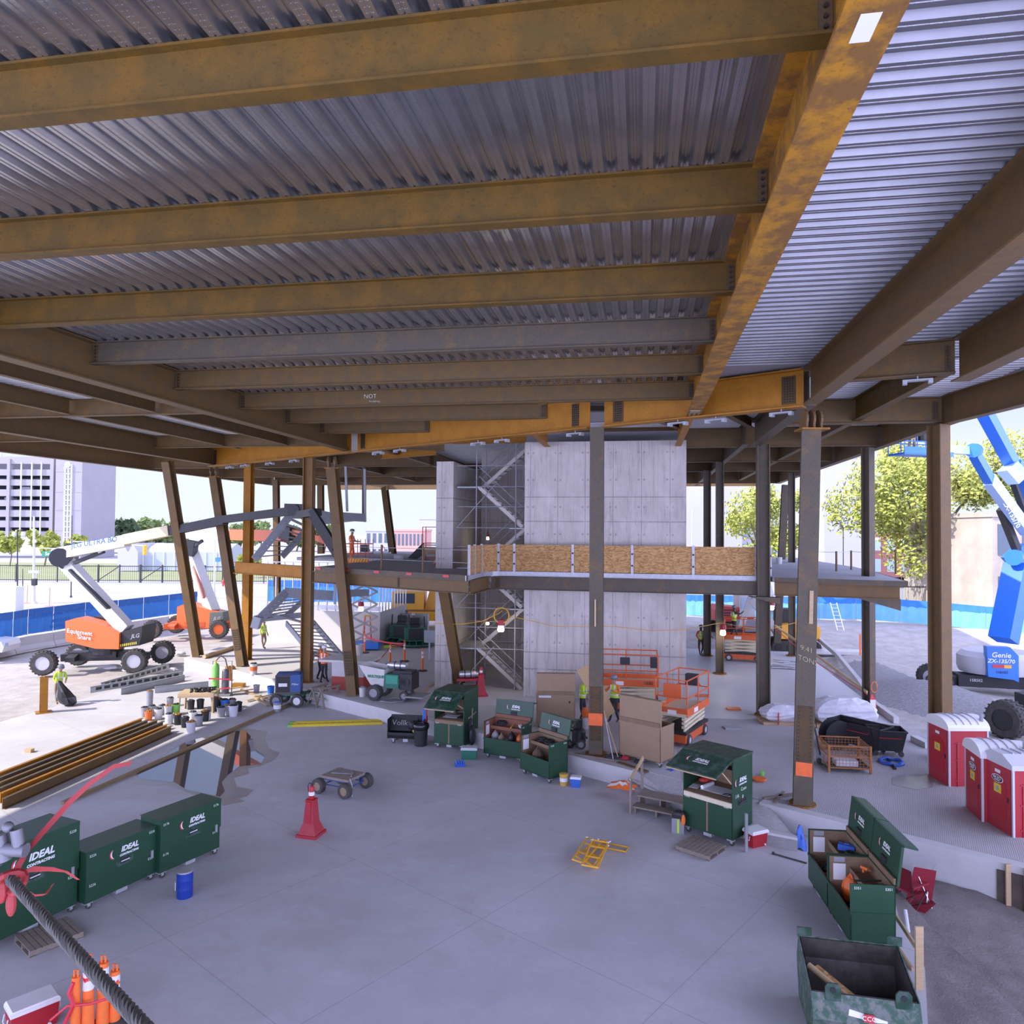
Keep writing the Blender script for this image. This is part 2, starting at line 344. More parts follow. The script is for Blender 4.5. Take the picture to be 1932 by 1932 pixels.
# ================================================================= camera, light, sky
cam = bpy.data.cameras.new('camera'); co = bpy.data.objects.new('camera', cam); COL.objects.link(co)
cam.sensor_width = 36; cam.lens = 36*F/1932; cam.clip_start = .05; cam.clip_end = 2000
M4 = Matrix((RT, UP, -FW)).transposed().to_4x4(); M4.translation = (0, 0, CZ); co.matrix_world = M4
S.camera = co
S.view_settings.view_transform = 'Standard'; S.view_settings.look = 'None'; S.view_settings.gamma = 1; S.view_settings.use_curve_mapping = False
S.view_settings.exposure = 0.0
S.cycles.max_bounces = 10; S.cycles.diffuse_bounces = 6; S.cycles.glossy_bounces = 4; S.cycles.sample_clamp_indirect = 6; S.cycles.use_denoising = True; S.cycles.caustics_reflective = False; S.cycles.caustics_refractive = False
sl = bpy.data.lights.new('sun', 'SUN'); so = bpy.data.objects.new('sun', sl); COL.objects.link(so); sl.energy = 6.2; sl.angle = .009; sl.color = (1, .93, .82)
_el = math.radians(37); sund = Vector((.93*math.cos(_el), .36*math.cos(_el), -math.sin(_el)))
so.rotation_euler = sund.to_track_quat('-Z', 'Y').to_euler(); so.location = (-40, -20, 60)
SIDE_SKY = 5.0
w = bpy.data.worlds.new('sky'); S.world = w; w.use_nodes = True
N, L = w.node_tree.nodes, w.node_tree.links; bg = N['Background']
tc = N.new('ShaderNodeTexCoord'); sp = N.new('ShaderNodeSeparateXYZ'); L.new(tc.outputs['Generated'], sp.inputs[0])
cr = N.new('ShaderNodeValToRGB'); L.new(sp.outputs[2], cr.inputs[0])
E = cr.color_ramp.elements; E[0].position = 0.; E[0].color = (.84, .91, 1.0, 1); E[1].position = .9; E[1].color = (.30, .36, .80, 1)
e = E.new(.10); e.color = (.83, .91, 1.0, 1); e = E.new(.24); e.color = (.34, .50, 1.0, 1); e = E.new(.42); e.color = (.50, .58, 1.0, 1)
st = N.new('ShaderNodeValToRGB'); L.new(sp.outputs[2], st.inputs[0])
E = st.color_ramp.elements; E[0].position = .2; E[0].color = (.55, .55, .55, 1); E[1].position = .7; E[1].color = (1, 1, 1, 1)
mm = N.new('ShaderNodeMath'); mm.operation = 'MULTIPLY'; mm.inputs[1].default_value = 1.96; L.new(st.outputs[0], mm.inputs[0])
nz = N.new('ShaderNodeTexNoise'); nz.inputs['Scale'].default_value = 2.2; nz.inputs['Detail'].default_value = 5; L.new(tc.outputs['Generated'], nz.inputs['Vector'])
mr = N.new('ShaderNodeMapRange'); mr.inputs[1].default_value = .45; mr.inputs[2].default_value = .7; mr.inputs[4].default_value = .5; L.new(nz.outputs[0], mr.inputs[0])
mx = N.new('ShaderNodeMix'); mx.data_type = 'RGBA'; mx.inputs[7].default_value = (.95, .96, 1, 1); L.new(mr.outputs[0], mx.inputs[0]); L.new(cr.outputs[0], mx.inputs[6])
nf = N.new('ShaderNodeMapRange'); nf.inputs[1].default_value = .74; nf.inputs[2].default_value = -.05; L.new(sp.outputs[1], nf.inputs[0])
def wm(op, a, c):
    n = N.new('ShaderNodeMath'); n.operation = op
    for i, q in enumerate((a, c)):
        if isinstance(q, (int, float)): n.inputs[i].default_value = q
        else: L.new(q, n.inputs[i])
    return n.outputs[0]
g1 = wm('SUBTRACT', 1., wm('MAXIMUM', sp.outputs[2], 0.)); ny = wm('ADD', 1., wm('MULTIPLY', wm('MULTIPLY', wm('MULTIPLY', g1, g1), nf.outputs[0]), SIDE_SKY))
m3 = N.new('ShaderNodeMath'); m3.operation = 'MULTIPLY'; L.new(mm.outputs[0], m3.inputs[0]); L.new(ny, m3.inputs[1])
tn = N.new('ShaderNodeMix'); tn.data_type = 'RGBA'; tn.inputs[7].default_value = (.58, .61, 1.0, 1); L.new(nf.outputs[0], tn.inputs[0]); L.new(mx.outputs[2], tn.inputs[6])
L.new(tn.outputs[2], bg.inputs[0]); L.new(m3.outputs[0], bg.inputs[1])
# ================================================================= ground and slabs
def poly(name, pts, z0, z1, m):
    b = MB(); b.ext([(p[0], p[1], z0) for p in pts], (0, 0, z1-z0)); return b.build(name, m, loc=(0, 0, 0))
def terrain(name, x0, x1, y0, y1, nx, ny, fz, m):
    b = MB(); vs = [(x0+(x1-x0)*i/nx, y0+(y1-y0)*j/ny, 0) for j in range(ny+1) for i in range(nx+1)]
    vs = [(x, y, fz(x, y)) for x, y, _ in vs]
    b.add(vs, [(j*(nx+1)+i, j*(nx+1)+i+1, (j+1)*(nx+1)+i+1, (j+1)*(nx+1)+i) for j in range(ny) for i in range(nx)])
    return struct(b.build(name, m, loc=(0, 0, 0), smooth=True))
def bump2(x, y, cx, cy, r, h): return h*math.exp(-((x-cx)**2+(y-cy)**2)/(r*r))
def dirtz(x, y):
    z = -.85+.03*math.sin(x*1.3+y*.7)*math.sin(y*.9)
    if x > 9: z += -.45*max(0, min(1, (22-y)/8))
    z += bump2(x, y, 20.5, 36.5, 3.2, .75)+bump2(x, y, 21, 45, 2.6, .9)
    u, v = UVc((x, y))
    k = max(0, min(1, (y-51)/7)) if x > 12 else 0
    return z+k*.9
terrain('ground', -48, 44, -2, 66, 110, 90, lambda x, y: dirtz(x, y)-(.4 if x > 7 and y < 18.4 else 0), DIRT)
_b = MB(); _b.box(-420, 420, 62, 900, -1.2, -.55); struct(_b.build('ground', STREET, loc=(0, 0, 0)))
_b = MB(); _b.box(-420, -46, 20, 64, -1.2, -.60); struct(_b.build('ground', STREET, loc=(0, 0, 0)))
_b = MB(); _b.box(43, 300, 0, 64, -1.2, -.3); struct(_b.build('ground', STREET, loc=(0, 0, 0)))
# dark soil close by on the right
terrain('ground', 6.6, 22, 5, 19.5, 70, 60, lambda x, y: dirtz(x, y)+.05+.13*math.exp(-((x-7.6)/1.6)**2)+.32*math.exp(-((x-10.2)/1.6)**2-((y-17.2)/1.3)**2)+.03*math.sin(7*x+3*y)*math.sin(5*y-2*x)-.02*(x < 7.5), DIRT_DARK)
# gravel heap
terrain('gravel_heap', 16.5, 25, 31, 46, 50, 60, lambda x, y: dirtz(x, y)-.06+.35*max(0, 1-((x-20.3)/3.6)**2-((y-38)/6.5)**2)+.02*math.sin(9*x)*math.sin(8*y), GRAVEL)
lf = [W(-60, 33.5), G(-60, 1378, FLZ), G(0, 1362, FLZ), G(180, 1312, FLZ), G(330, 1275, FLZ), W(-26.5, vd(-26.5)+4.5), W(-16.6, vd(-16.6)+2), W(6.2, vd(6.2)-.6), G(1672, 1640, FLZ), G(1697, 1735, FLZ), G(1745, 1826, FLZ), G(1752, 1960, FLZ), Vector((4.5, -6, 0)), Vector((-60, -6, 0))]
struct(poly('floor', lf, FLZ-.4, FLZ, CON_FLOOR))
ea = -26; eb = 14.6
se = [W(ea, vd(ea)-.55), W(-16.6, vd(-16.6)-.55), W(eb, vd(eb)-.55), W(12.1, 26.5), W(10.5, 30.5)]
struct(poly('floor', [W(-26, vd(-26)-.55), W(1.2, vd(1.2)-.55), W(1.2, 30.8), W(-9.6, 31.5), W(-12, 62), W(-27, 62)], -.9, 0, CON_SLAB))
struct(poly('floor', [W(1.2, vd(1.2)-.55), W(eb, vd(eb)-.55), W(11.2, 27), W(10, 31.5), W(1.2, 30.8)], -.9, -.002, CON_SLAB))
struct(poly('floor', [W(-9.6, 31.5), W(1.2, 30.8), W(9.9, 31.5), W(9.9, 49), W(-12, 49)], -.9, -.004, CON_SMOOTH))
# kerb along the slab edge, and the retaining wall that continues it on the right
def kerb(name, ua, ub, off, zb, wdt=.32, m=CON_CURB, top=.02):
    b = MB(); b.bar((0, 0, (zb+top)/2), ((ub-ua)*math.hypot(1, .589), 0, (zb+top)/2), wdt, top-zb)
    p = W(ua, vd(ua)+off); q = W(ub, vd(ub)+off); return struct(b.build(name, m, loc=p, rz=yaw(p, q)))
kerb('trim_1', -16.6, -.2, -.70, FLZ-.2); kerb('trim_2', 3.3, 14.6, -.70, -1.7)
_b = MB(); _b.ext([W(-16.75, vd(-16.6)-.86), W(-16.75, vd(-16.6)+3.5), W(-16.45, vd(-16.6)+3.5), W(-16.45, vd(-16.6)-.86)], (0, 0, -.7)); struct(_b.build('trim_3', CON_CURB, loc=(0, 0, .015)))
# gravel ramp between the two kerbs
_a = [G(1152, 1470, FLZ), G(1290, 1540, FLZ), G(1420, 1590, FLZ), G(1505, 1607, FLZ)]
_b = MB(); _t = [W(-.2, vd(-.2)-.6, -.02), W(1., vd(1.)-.6, -.02), W(2.2, vd(2.2)-.6, -.02), W(3.4, vd(3.4)-.6, -.02)]
_m = [a+Vector((0, 0, .28)) for a in _a]
_b.add(_t+_m+_a, [(4, 5, 1, 0), (5, 6, 2, 1), (6, 7, 3, 2), (8, 9, 5, 4), (9, 10, 6, 5), (10, 11, 7, 6), (8, 4, 0), (11, 3, 7)])
struct(_b.build('ramp', mat('rough_ramp_concrete', (.58, .57, .56), .95, 0, (.42, .41, .41), 8, .7, .9, 40), loc=(0, 0, 0)))
_b = MB()
for i in range(3): _b.ext([_a[i]+Vector((0, 0, 0)), _a[i+1], _a[i+1]+Vector((.05, .22, 0)), _a[i]+Vector((.05, .22, 0))], (0, 0, .34))
struct(_b.build('trim_4', CON_CURB, loc=(0, 0, 0)))
# broom-finished ramp slab reads as fine ridges
rm = mat('broomed_slab', (.47, .455, .455), .85, 0, (.36, .35, .35), .4, .8, .05)
N_, L_, b_ = nodes(rm); tcx = N_.new('ShaderNodeTexCoord'); mpx = N_.new('ShaderNodeMapping'); mpx.inputs['Rotation'].default_value = (0, 0, .5); L_.new(tcx.outputs['Object'], mpx.inputs[0])
wv = N_.new('ShaderNodeTexWave'); wv.inputs['Scale'].default_value = 7.; wv.inputs['Distortion'].default_value = 2.5; wv.inputs['Detail'].default_value = 1; L_.new(mpx.outputs[0], wv.inputs['Vector'])
bpx = N_.new('ShaderNodeBump'); bpx.inputs['Strength'].default_value = .3; bpx.inputs['Distance'].default_value = .012; L_.new(wv.outputs[0], bpx.inputs['Height']); L_.new(bpx.outputs[0], b_.inputs['Normal'])
[o for o in bpy.data.objects if o.name == 'floor.002'][0].data.materials[0] = rm
# puddle and the damp stain round it
pud = [(352, 1399), (396, 1388), (440, 1380), (462, 1378), (476, 1392), (478, 1412), (500, 1428), (492, 1442), (452, 1446), (430, 1462), (418, 1476), (424, 1492), (415, 1503), (400, 1500), (352, 1490), (330, 1476), (270, 1470), (262, 1468), (258, 1460), (300, 1432)]
dmp = [(340, 1403), (400, 1385), (462, 1374), (505, 1380), (498, 1392), (506, 1412), (528, 1420), (516, 1434), (490, 1446), (466, 1450), (470, 1460), (440, 1468), (446, 1484), (478, 1490), (466, 1502), (450, 1506), (462, 1512), (420, 1520), (412, 1508), (360, 1498), (325, 1484), (250, 1478), (250, 1466), (300, 1430)]
_b = MB(); _b.ext([G(x, y, FLZ+.002) for x, y in dmp], (0, 0, .003)); tag(_b.build('damp_patch', DAMP, loc=(0, 0, 0)), kind='structure')
_b = MB(); _b.ext([G(x, y, FLZ+.006) for x, y in pud], (0, 0, .003)); tag(_b.build('puddle', WATER, loc=(0, 0, 0)), kind='structure')
_b = MB(); _b.ext([G(x, y, .003) for x, y in [(1682, 1468), (1700, 1462), (1730, 1466), (1754, 1460), (1760, 1485), (1730, 1490), (1700, 1484), (1684, 1480)]], (0, 0, .003)); tag(_b.build('damp_patch', DAMP, loc=(0, 0, 0)), kind='structure')
# ================================================================= roof deck
ZD = 12.06
def flutes(name, us, dirv, m, pitch=.305, h=.076):
    """fluted sheet; us = list of (u, v0, v1) rib lines when dirv, else (v, u0, u1)"""
    b = MB(); prof = []
    for i, (t, a, c) in enumerate(us):
        for dt, z in ((0, ZD), (.05, ZD), (.056, ZD+.008), (.069, ZD+.008), (.075, ZD), (.125, ZD), (.165, ZD+h), (.195, ZD+h), (.202, ZD+h-.012), (.228, ZD+h-.012), (.235, ZD+h), (.265, ZD+h)): prof.append((t+dt, a, c, z))
    t, a, c = us[-1]; prof.append((t+pitch, a, c, ZD))
    vs = []
    for t, a, c, z in prof:
        vs += [W(t, a, z), W(t, c, z)] if dirv else [W(a, t, z), W(c, t, z)]
    b.add(vs, [(2*i, 2*i+1, 2*i+3, 2*i+2) for i in range(len(prof)-1)])
    n = len(b.v)   # top sheet: concrete fill closes the roof
    return struct(b.build(name, m, loc=(0, 0, 0), smooth=False))
def deckmat(name, ang, seam):
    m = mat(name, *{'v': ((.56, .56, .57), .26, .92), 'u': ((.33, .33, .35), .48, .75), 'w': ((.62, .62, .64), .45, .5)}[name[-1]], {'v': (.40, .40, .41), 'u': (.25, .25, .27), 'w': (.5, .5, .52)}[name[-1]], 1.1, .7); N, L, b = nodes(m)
    tc = N.new('ShaderNodeTexCoord'); mp = N.new('ShaderNodeMapping'); mp.inputs['Rotation'].default_value = (0, 0, ang); L.new(tc.outputs['Object'], mp.inputs[0])
    m2 = N.new('ShaderNodeMapping'); m2.inputs['Scale'].default_value = (1/.022, 1/.075, 1); L.new(mp.outputs[0], m2.inputs[0])
    br = N.new('ShaderNodeTexBrick'); br.inputs['Scale'].default_value = 1.; br.inputs['Mortar Size'].default_value = .28; br.inputs['Color1'].default_value = (1, 1, 1, 1); br.inputs['Color2'].default_value = (1, 1, 1, 1); br.inputs['Mortar'].default_value = (0, 0, 0, 1); br.inputs['Brick Width'].default_value = 1.; br.inputs['Row Height'].default_value = 1.
    L.new(m2.outputs[0], br.inputs['Vector'])
    sp = N.new('ShaderNodeSeparateXYZ'); L.new(mp.outputs[0], sp.inputs[0])
    def mth(op, a, c):
        n = N.new('ShaderNodeMath'); n.operation = op
        for i, q in enumerate((a, c)):
            if isinstance(q, (int, float)): n.inputs[i].default_value = q
            elif q is not None: L.new(q, n.inputs[i])
        return n.outputs[0]
    fr = mth('FRACT', mth('DIVIDE', mth('ADD', sp.outputs[0], 1000*.305-seam), .305), None)
    band = mth('MULTIPLY', mth('GREATER_THAN', fr, .08), mth('LESS_THAN', fr, .34))
    gz = mth('LESS_THAN', sp.outputs[2], ZD+.01)
    bp = N.new('ShaderNodeBump'); bp.inputs['Strength'].default_value = 1.; bp.inputs['Distance'].default_value = .02; bp.invert = True
    L.new(mth('MULTIPLY', mth('MULTIPLY', band, gz), br.outputs[0]), bp.inputs['Height']); L.new(bp.outputs[0], b.inputs['Normal'])
    return m
def frange(a, b, s):
    o = []; x = a
    while x < b: o.append(x); x += s
    return o
P = .305
DK_V = deckmat('deck_sheet_v', TH, -13.725); DK_U = deckmat('deck_sheet_u', TH-PI/2, 0); DK_W = deckmat('deck_sheet_w', TH-PI/2, 0)  # same sheet steel, darker near right and paler beyond: reflected light put into colour
flutes('ceiling', [(u, -6.1, vd(u)) for u in frange(-13.725, 1.8, P)], True, DK_V)
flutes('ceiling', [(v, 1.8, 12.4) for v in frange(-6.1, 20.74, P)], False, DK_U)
flutes('ceiling', [(v, max(1.8, (24.37-v)/.589-.2) if v < 31.7 else -13.4, 10.3 if v > 22 else 11.5) for v in frange(20.74, 58, P)], False, DK_W)
flutes('ceiling', [(v, -30.6, -13.4 if v < 31.7 else -13.4) for v in frange(-6.1, 58, P)], False, DK_W)
_t = MB(); _t.ext([W(-30.6, -6.1), W(12.4, -6.1), W(12.4, 20), W(10.3, 26), W(10.3, 58), W(-30.6, 58)], (0, 0, .10)); struct(_t.build('roof', CON_DARK, loc=(0, 0, ZD+.078)))
# ================================================================= roof steel
BEAMS = {}
def beam(name, label, P, Q, dep, wid, m, plates=(), stiff=(), group=None, cat='beam', tf=.028, bolt_cols=1):
    """P, Q: ends of the underside. plates: (distance from P, side, width); stiff: (distance, side)"""
    P = Vector(P); Q = Vector(Q); L_ = (Q-P).length; b = MB(); b.ibeam((0, 0, dep/2), (L_, 0, dep/2), dep, wid, tf, .016)
    M_ = Matrix.Translation(P) @ (Q-P).to_track_quat('X', 'Z').to_matrix().to_4x4()
    o = b.build(name, m, loc=(0, 0, 0)); o.matrix_world = M_; TM[o.name] = M_
    tag(o, label, cat, group)
    for d, sd, wd in plates:
        p = MB(); p.box(d-wd/2, d+wd/2, min(.01*sd, .024*sd), max(.01*sd, .024*sd), dep*.12, dep*.86); p.mt(1); nb = max(4, int(dep/.1))
        for i in range(nb):
            for c in range(bolt_cols):
                x = d+(c-(bolt_cols-1)/2)*.075; z = dep*(.18+.62*i/(nb-1)); p.cyl((x, .024*sd, z), (x, .052*sd, z), .019, 6)
        p.build('bolted_plate', [PLATE, BOLT], o)
    for d, sd in stiff:
        p = MB(); y = sd*(wid/2-.01); p.box(d-.012, d+.012, min(.008*sd, y), max(.008*sd, y), tf, dep-tf); p.build('stiffener_plate', PLATE, o)
    BEAMS[label] = o; return o
ordn = ['nearest', 'second', 'third', 'fourth', 'fifth', 'sixth', 'seventh', 'eighth']
pv = [6.30, 9.50, 12.85, 16.15, 19.45, 23.0, 26.3, 29.4]
pm = [STEEL_OLIVE, STEEL_OLIVE, STEEL_OLIVE, STEEL_GREY, STEEL, STEEL, STEEL, STEEL]
what = ['rusty olive roof beam nearest the camera, across the top of the photo', 'rusty olive roof beam, second from the camera', 'rusty olive roof beam, third from the camera, ending at the long orange girder', 'grey-brown roof beam, fourth from the camera', 'brown roof beam, fifth from the camera, rust spots on its web', 'brown roof beam with chalk writing NOT on its web, sixth from the camera', 'short brown roof beam behind the chalk-marked one, seventh from the camera', 'shortest brown roof beam by the corner of the left girder and slanted girder']
for k, v in enumerate(pv):
    uR = min(1.55, (24.37-v)/.589-.1); uL = -13.35
    if k == 7: uR = (24.37-v)/.589-.1
    o = beam('steel_joist', what[k], W(uL, v, 11.5), W(uR, v, 11.5), ZD-11.5-.002, .21, pm[k], [(.09, -1, .11), (uR-uL-.09, -1, .11 if k < 6 else .2)], group='cross beams under the near roof deck', bolt_cols=1 if k < 5 else 2)
    if k == 5:
        text('NOT', .2, CHALK, o, face_m((4.6, -.03, .33), (1, 0, 0), (0, 0, 1)), 'chalk_writing', ext=.001, font_offset=-.003)
        text('Strubbing', .1, CHALK, o, face_m((4.75, -.03, .17), (1, 0, 0), (0, 0, 1)), 'chalk_writing', ext=.001, font_offset=-.002)
GD = ZD-11.05-.002
og = beam('long_girder', 'long orange rusty girder running away from the top right to the slanted girder', W(1.55, -6, 11.05), W(1.55, vd(1.55), 11.05), GD, .42, rust('drip_rust_steel', (.20, .105, .04), (.42, .20, .025), .95, 2.4, .44, .58), stiff=[(d-.0, -1) for d in (12.3, 15.5, 18.85, 22.15, 25.45)], tf=.036, cat='girder')
_p = MB(); _b2 = (10.95, 0); _p.box(11.33, 11.64, -.06, .08, -.004, -.002); _p.build('paper_tag', PAPER, og)
_p = MB(); _p.box(28.3, 29.4, -.15, .15, -.02, -.001).mt(1)
for s_ in (-.07, .07): _p.box(28.7, 29.2, s_-.03, s_+.03, -.03, -.02)
_p.build('end_plate', [FLANGE, PLATE], og)
beam('long_girder', 'brown girder right of the orange one with two dark stiffeners, ending on the pin column', W(4.62, -6, 11.05), W(4.62, vd(4.62), 11.05), GD, .40, STEEL_BROWN, stiff=[(17.2, -1), (18.3, -1), (27.2, -1), (27.5, -1)], tf=.04, cat='girder')
beam('long_girder', 'grey-brown girder beyond the pin column with a pale wide underside', W(4.62, vd(4.62)+.2, 11.05), W(4.62, 32.0, 11.05), GD, .40, STEEL_GREY, tf=.04, cat='girder')
beam('long_girder', 'brown girder at the right edge of the photo above the pin column', W(7.35, -6, 11.05), W(7.35, 18.9, 11.05), GD, .40, STEEL_BROWN, [(24.6, -1, .12)], tf=.034, cat='girder')
beam('steel_joist', 'brown beam going away from the right girder towards the outer column', W(7.2, 19.1, 11.3), W(7.2, 27.1, 11.3), .75, .26, STEEL_OLIVE, stiff=[(3., -1), (3.2, -1), (7.9, -1)])
beam('edge_girder', 'brown edge girder over the tall outer column at right, sky below it', W(12.9, 10, 11.1), W(10.0, 26.2, 11.1), .95, .34, STEEL_BROWN, stiff=[(8, -1), (13, -1)], cat='girder')
beam('edge_girder', 'brown roof edge girder receding behind the two outer right columns', W(10.0, 26.2, 11.1), W(10.0, 58, 11.1), .95, .34, STEEL_BROWN, stiff=[(3, -1), (7, -1), (14, -1), (20, -1)], cat='girder')
beam('steel_joist', 'brown beam from the pin column to the right girder, white bracket below', W(4.9, 19.6, 11.25), W(7.25, 18.9, 11.25), .8, .3, STEEL, [(2.3, -1, .12)])
beam('steel_joist', 'brown beam meeting the tall outer column at right', W(4.8, 26.9, 11.2), W(9.9, 26.9, 11.2), .84, .3, STEEL, [(4.9, -1, .2)], bolt_cols=2)
# the slanted girder on the column line
def dgirder(label, ua, ub, m, plates=()):
    return beam('slanted_girder', label, W(ua, vd(ua), 10.98), W(ub, vd(ub), 10.98), ZD-10.982, .42, m, plates, tf=.04, cat='girder', bolt_cols=4)
dgirder('bright orange slanted girder between the centre column and the pin column', -1.25, 4.45, STEEL_ORANGE, [(.55, -1, .4), (6.2, -1, .4)])
dgirder('orange slanted girder left of the centre column, rising towards it', -12.7, -1.75, STEEL_ORANGE, [(.4, -1, .3), (12.1, -1, .3)])
dgirder('orange slanted girder at far left between two leaning columns', -24.2, -13.1, STEEL_ORANGE, [(.5, -1, .3)])
beam('long_girder', 'brown girder running from upper left to the leaning column in the middle left', W(-13.4, -6, 11.08), W(-13.4, vd(-13.4), 11.08), .98, .42, STEEL, stiff=[(18.9, 1), (20.3, 1), (30.6, 1), (32.2, 1)], tf=.036, cat='girder')
beam('long_girder', 'brown girder from the left edge to the leaning column left of the white wall', W(-24.0, 4, 11.08), W(-24.0, vd(-24), 11.08), .98, .42, STEEL, stiff=[(20, 1), (21.2, 1), (28.5, 1)], tf=.036, cat='girder')
beam('edge_girder', 'brown outer left roof edge girder against the sky', W(-30.5, -6, 11.1), W(-30.5, 58, 11.1), .95, .34, STEEL_BROWN, stiff=[(38, 1), (38.4, 1), (46, 1), (46.4, 1)], cat='girder')
n_ = 0
for u, v0, v1, txt in ((-16.7, 4, 23.2, 'brown beam at left running alongside the left girder, ending at the first left cross beam'), (-20.1, 8, 23.2, 'short brown beam at the left edge ending at the first left cross beam'), (-20.1, 23.5, 34.6, 'brown beam behind the first left cross beam, towards the blue screen fence'), (-16.8, 23.5, 33.4, 'brown beam between the left girder and its neighbour, behind the first left cross beam')):
    beam('steel_joist', txt, W(u, v0, 11.5), W(u, v1, 11.5), ZD-11.502, .21, STEEL, [(v1-v0-.1, 1, .11)])
beam('steel_joist', 'left cross beam under the roof bay beside the left girder', W(-23.9, 23.35, 11.45), W(-13.6, 23.35, 11.45), ZD-11.452, .22, STEEL, [(.1, -1, .11)])
beam('steel_joist', 'left cross beam just before the slanted girder, above the boom lift arm', W(-23.9, 33.2, 11.45), W(-14.6, 33.2, 11.45), ZD-11.452, .22, STEEL, [(.1, -1, .11)])
beam('steel_joist', 'brown cross beam at far left between edge girder and inner girder', W(-30.3, 30, 11.45), W(-24.2, 30, 11.45), ZD-11.452, .22, STEEL)
# framing beyond the slanted girder
far = [(-4.2, 27.2, -4.2, 33.2, .8, STEEL_ORANGE, 'orange beam running from the slanted girder onto the concrete core'),
       (1.55, 23.9, 1.55, 33.1, .85, STEEL_ORANGE, 'orange beam continuing the long girder onto the right end of the core'),
       (-.8, 25.6, 1.5, 31.2, .35, STEEL_BROWN, 'thin diagonal brown brace left of the core corner beam'),
       (2.1, 25.3, 4.4, 31.4, .35, STEEL, 'thin diagonal brown brace right of the core corner beam'),
       (1.6, 33.8, 9.9, 33.8, .85, STEEL, 'brown cross beam from the right corner of the core'),
       (1.6, 41.5, 9.9, 41.5, .8, STEEL, 'brown cross beam over the slim column right of the core'),
       (1.6, 48., 9.9, 48., .8, STEEL, 'brown cross beam behind the slim columns right of the core'),
       (4.3, 32.3, 4.3, 57.5, .9, STEEL_GREY, 'grey girder receding over the slim columns right of the core'),
       (7.2, 27.5, 7.2, 57.5, .75, STEEL, 'brown girder receding between slim columns and edge girder'),
       (-13.2, 36.5, -9.8, 34.6, .95, STEEL_ORANGE, 'orange beam bolted to the concrete pier left of the stair tower'),
       (-12.7, 32.4, -9.3, 34.3, .8, STEEL_BROWN, 'brown beam from the leaning column to the concrete pier'),
       (-8.8, 34.0, -5.3, 34.0, .5, STEEL_ORANGE, 'orange beam with bolted ends over the stair tower opening'),
       (-30.3, 42, -12, 42, .85, STEEL_BROWN, 'brown far cross beam at left over the upper stair'),
       (-30.3, 50, -9, 50, .85, STEEL_BROWN, 'brown farthest cross beam at left behind the upper stair'),
       (-24, 39, -24, 57.5, .8, STEEL_BROWN, 'brown far beam receding from the far left leaning column'),
       (-18, 36, -18, 57.5, .7, STEEL, 'brown far beam receding over the upper stair'),
       (-12.2, 33, -12.2, 57.5, .8, STEEL_BROWN, 'brown far beam receding left of the concrete pier'),
       (-30.3, 57.7, 10, 57.7, .95, STEEL_BROWN, 'brown girder along the far edge of the roof')]
far += [(-5.2, 33.18, 1.9, 33.18, .14, STEEL, 'thin brown ledger steel along the top of the core wall'), (-3.2, 27, 1.4, 27.6, .2, STEEL_GREY, 'slim grey strut behind the slanted girder, above the core')]
for a, b_, c, d, dp, m_, txt in far: beam('steel_joist', txt, W(a, b_, ZD-dp-.002), W(c, d, ZD-dp-.002), dp, .26, m_)
# unroofed framing past the far roof edge, in the sun
for a, b_, c, d, z, txt in ((-30, 68, -8, 68, 11.3, 'sunlit pale framing beam outside the far edge at left'), (-24, 58, -24, 68, 11.4, 'short framing beam out to the sunlit beam, left one'), (-17, 58, -17, 68, 11.4, 'short framing beam out to the sunlit beam, middle one'), (-11, 58, -11, 68, 11.4, 'short framing beam out to the sunlit beam near the pier'), (2, 66, 10, 66, 11.4, 'sunlit pale framing beam outside the far edge at right'), (4.3, 58, 4.3, 66, 11.4, 'short framing beam out to the right sunlit beam'), (9.6, 58, 9.6, 66, 11.4, 'short framing beam out to the far right leaning column')):
    beam('framing_beam', txt, W(a, b_, z), W(c, d, z), .6, .26, STEEL_BROWN)
# small white brackets hung under the slanted girder
def bracket(P, rz, label):
    t = thing('hanger_bracket', label, 'bracket', P, rz, 'pale hanger brackets under the slanted girder')
    b = MB(); b.box(-.32, .32, -.09, .09, 0, .04); b.box(-.32, -.22, -.09, .09, -.07, 0); b.box(.22, .32, -.09, .09, -.07, 0); b.build('channel', GREYP, t)
    b = MB(); b.cyl((0, 0, .04), (0, 0, .12), .02, 6); b.build('rod', GREYP, t)
for i, u in enumerate((-22.5, -21, -19, -17, -11.5, -10.2, -6.3, -5.2, -2.3, 1.1, 2.2, 3.9)):
    bracket(W(u, vd(u)-.05 if i % 2 else vd(u)+.1, 10.86), -TH-.53, 'pale bracket under the slanted girder, number %s from its left end' % ['one', 'two', 'three', 'four', 'five', 'six', 'seven', 'eight', 'nine', 'ten', 'eleven', 'twelve'][i])
bracket(W(6.5, 19.1, 11.13), -TH-.28, 'pale bracket under the beam right of the pin column')
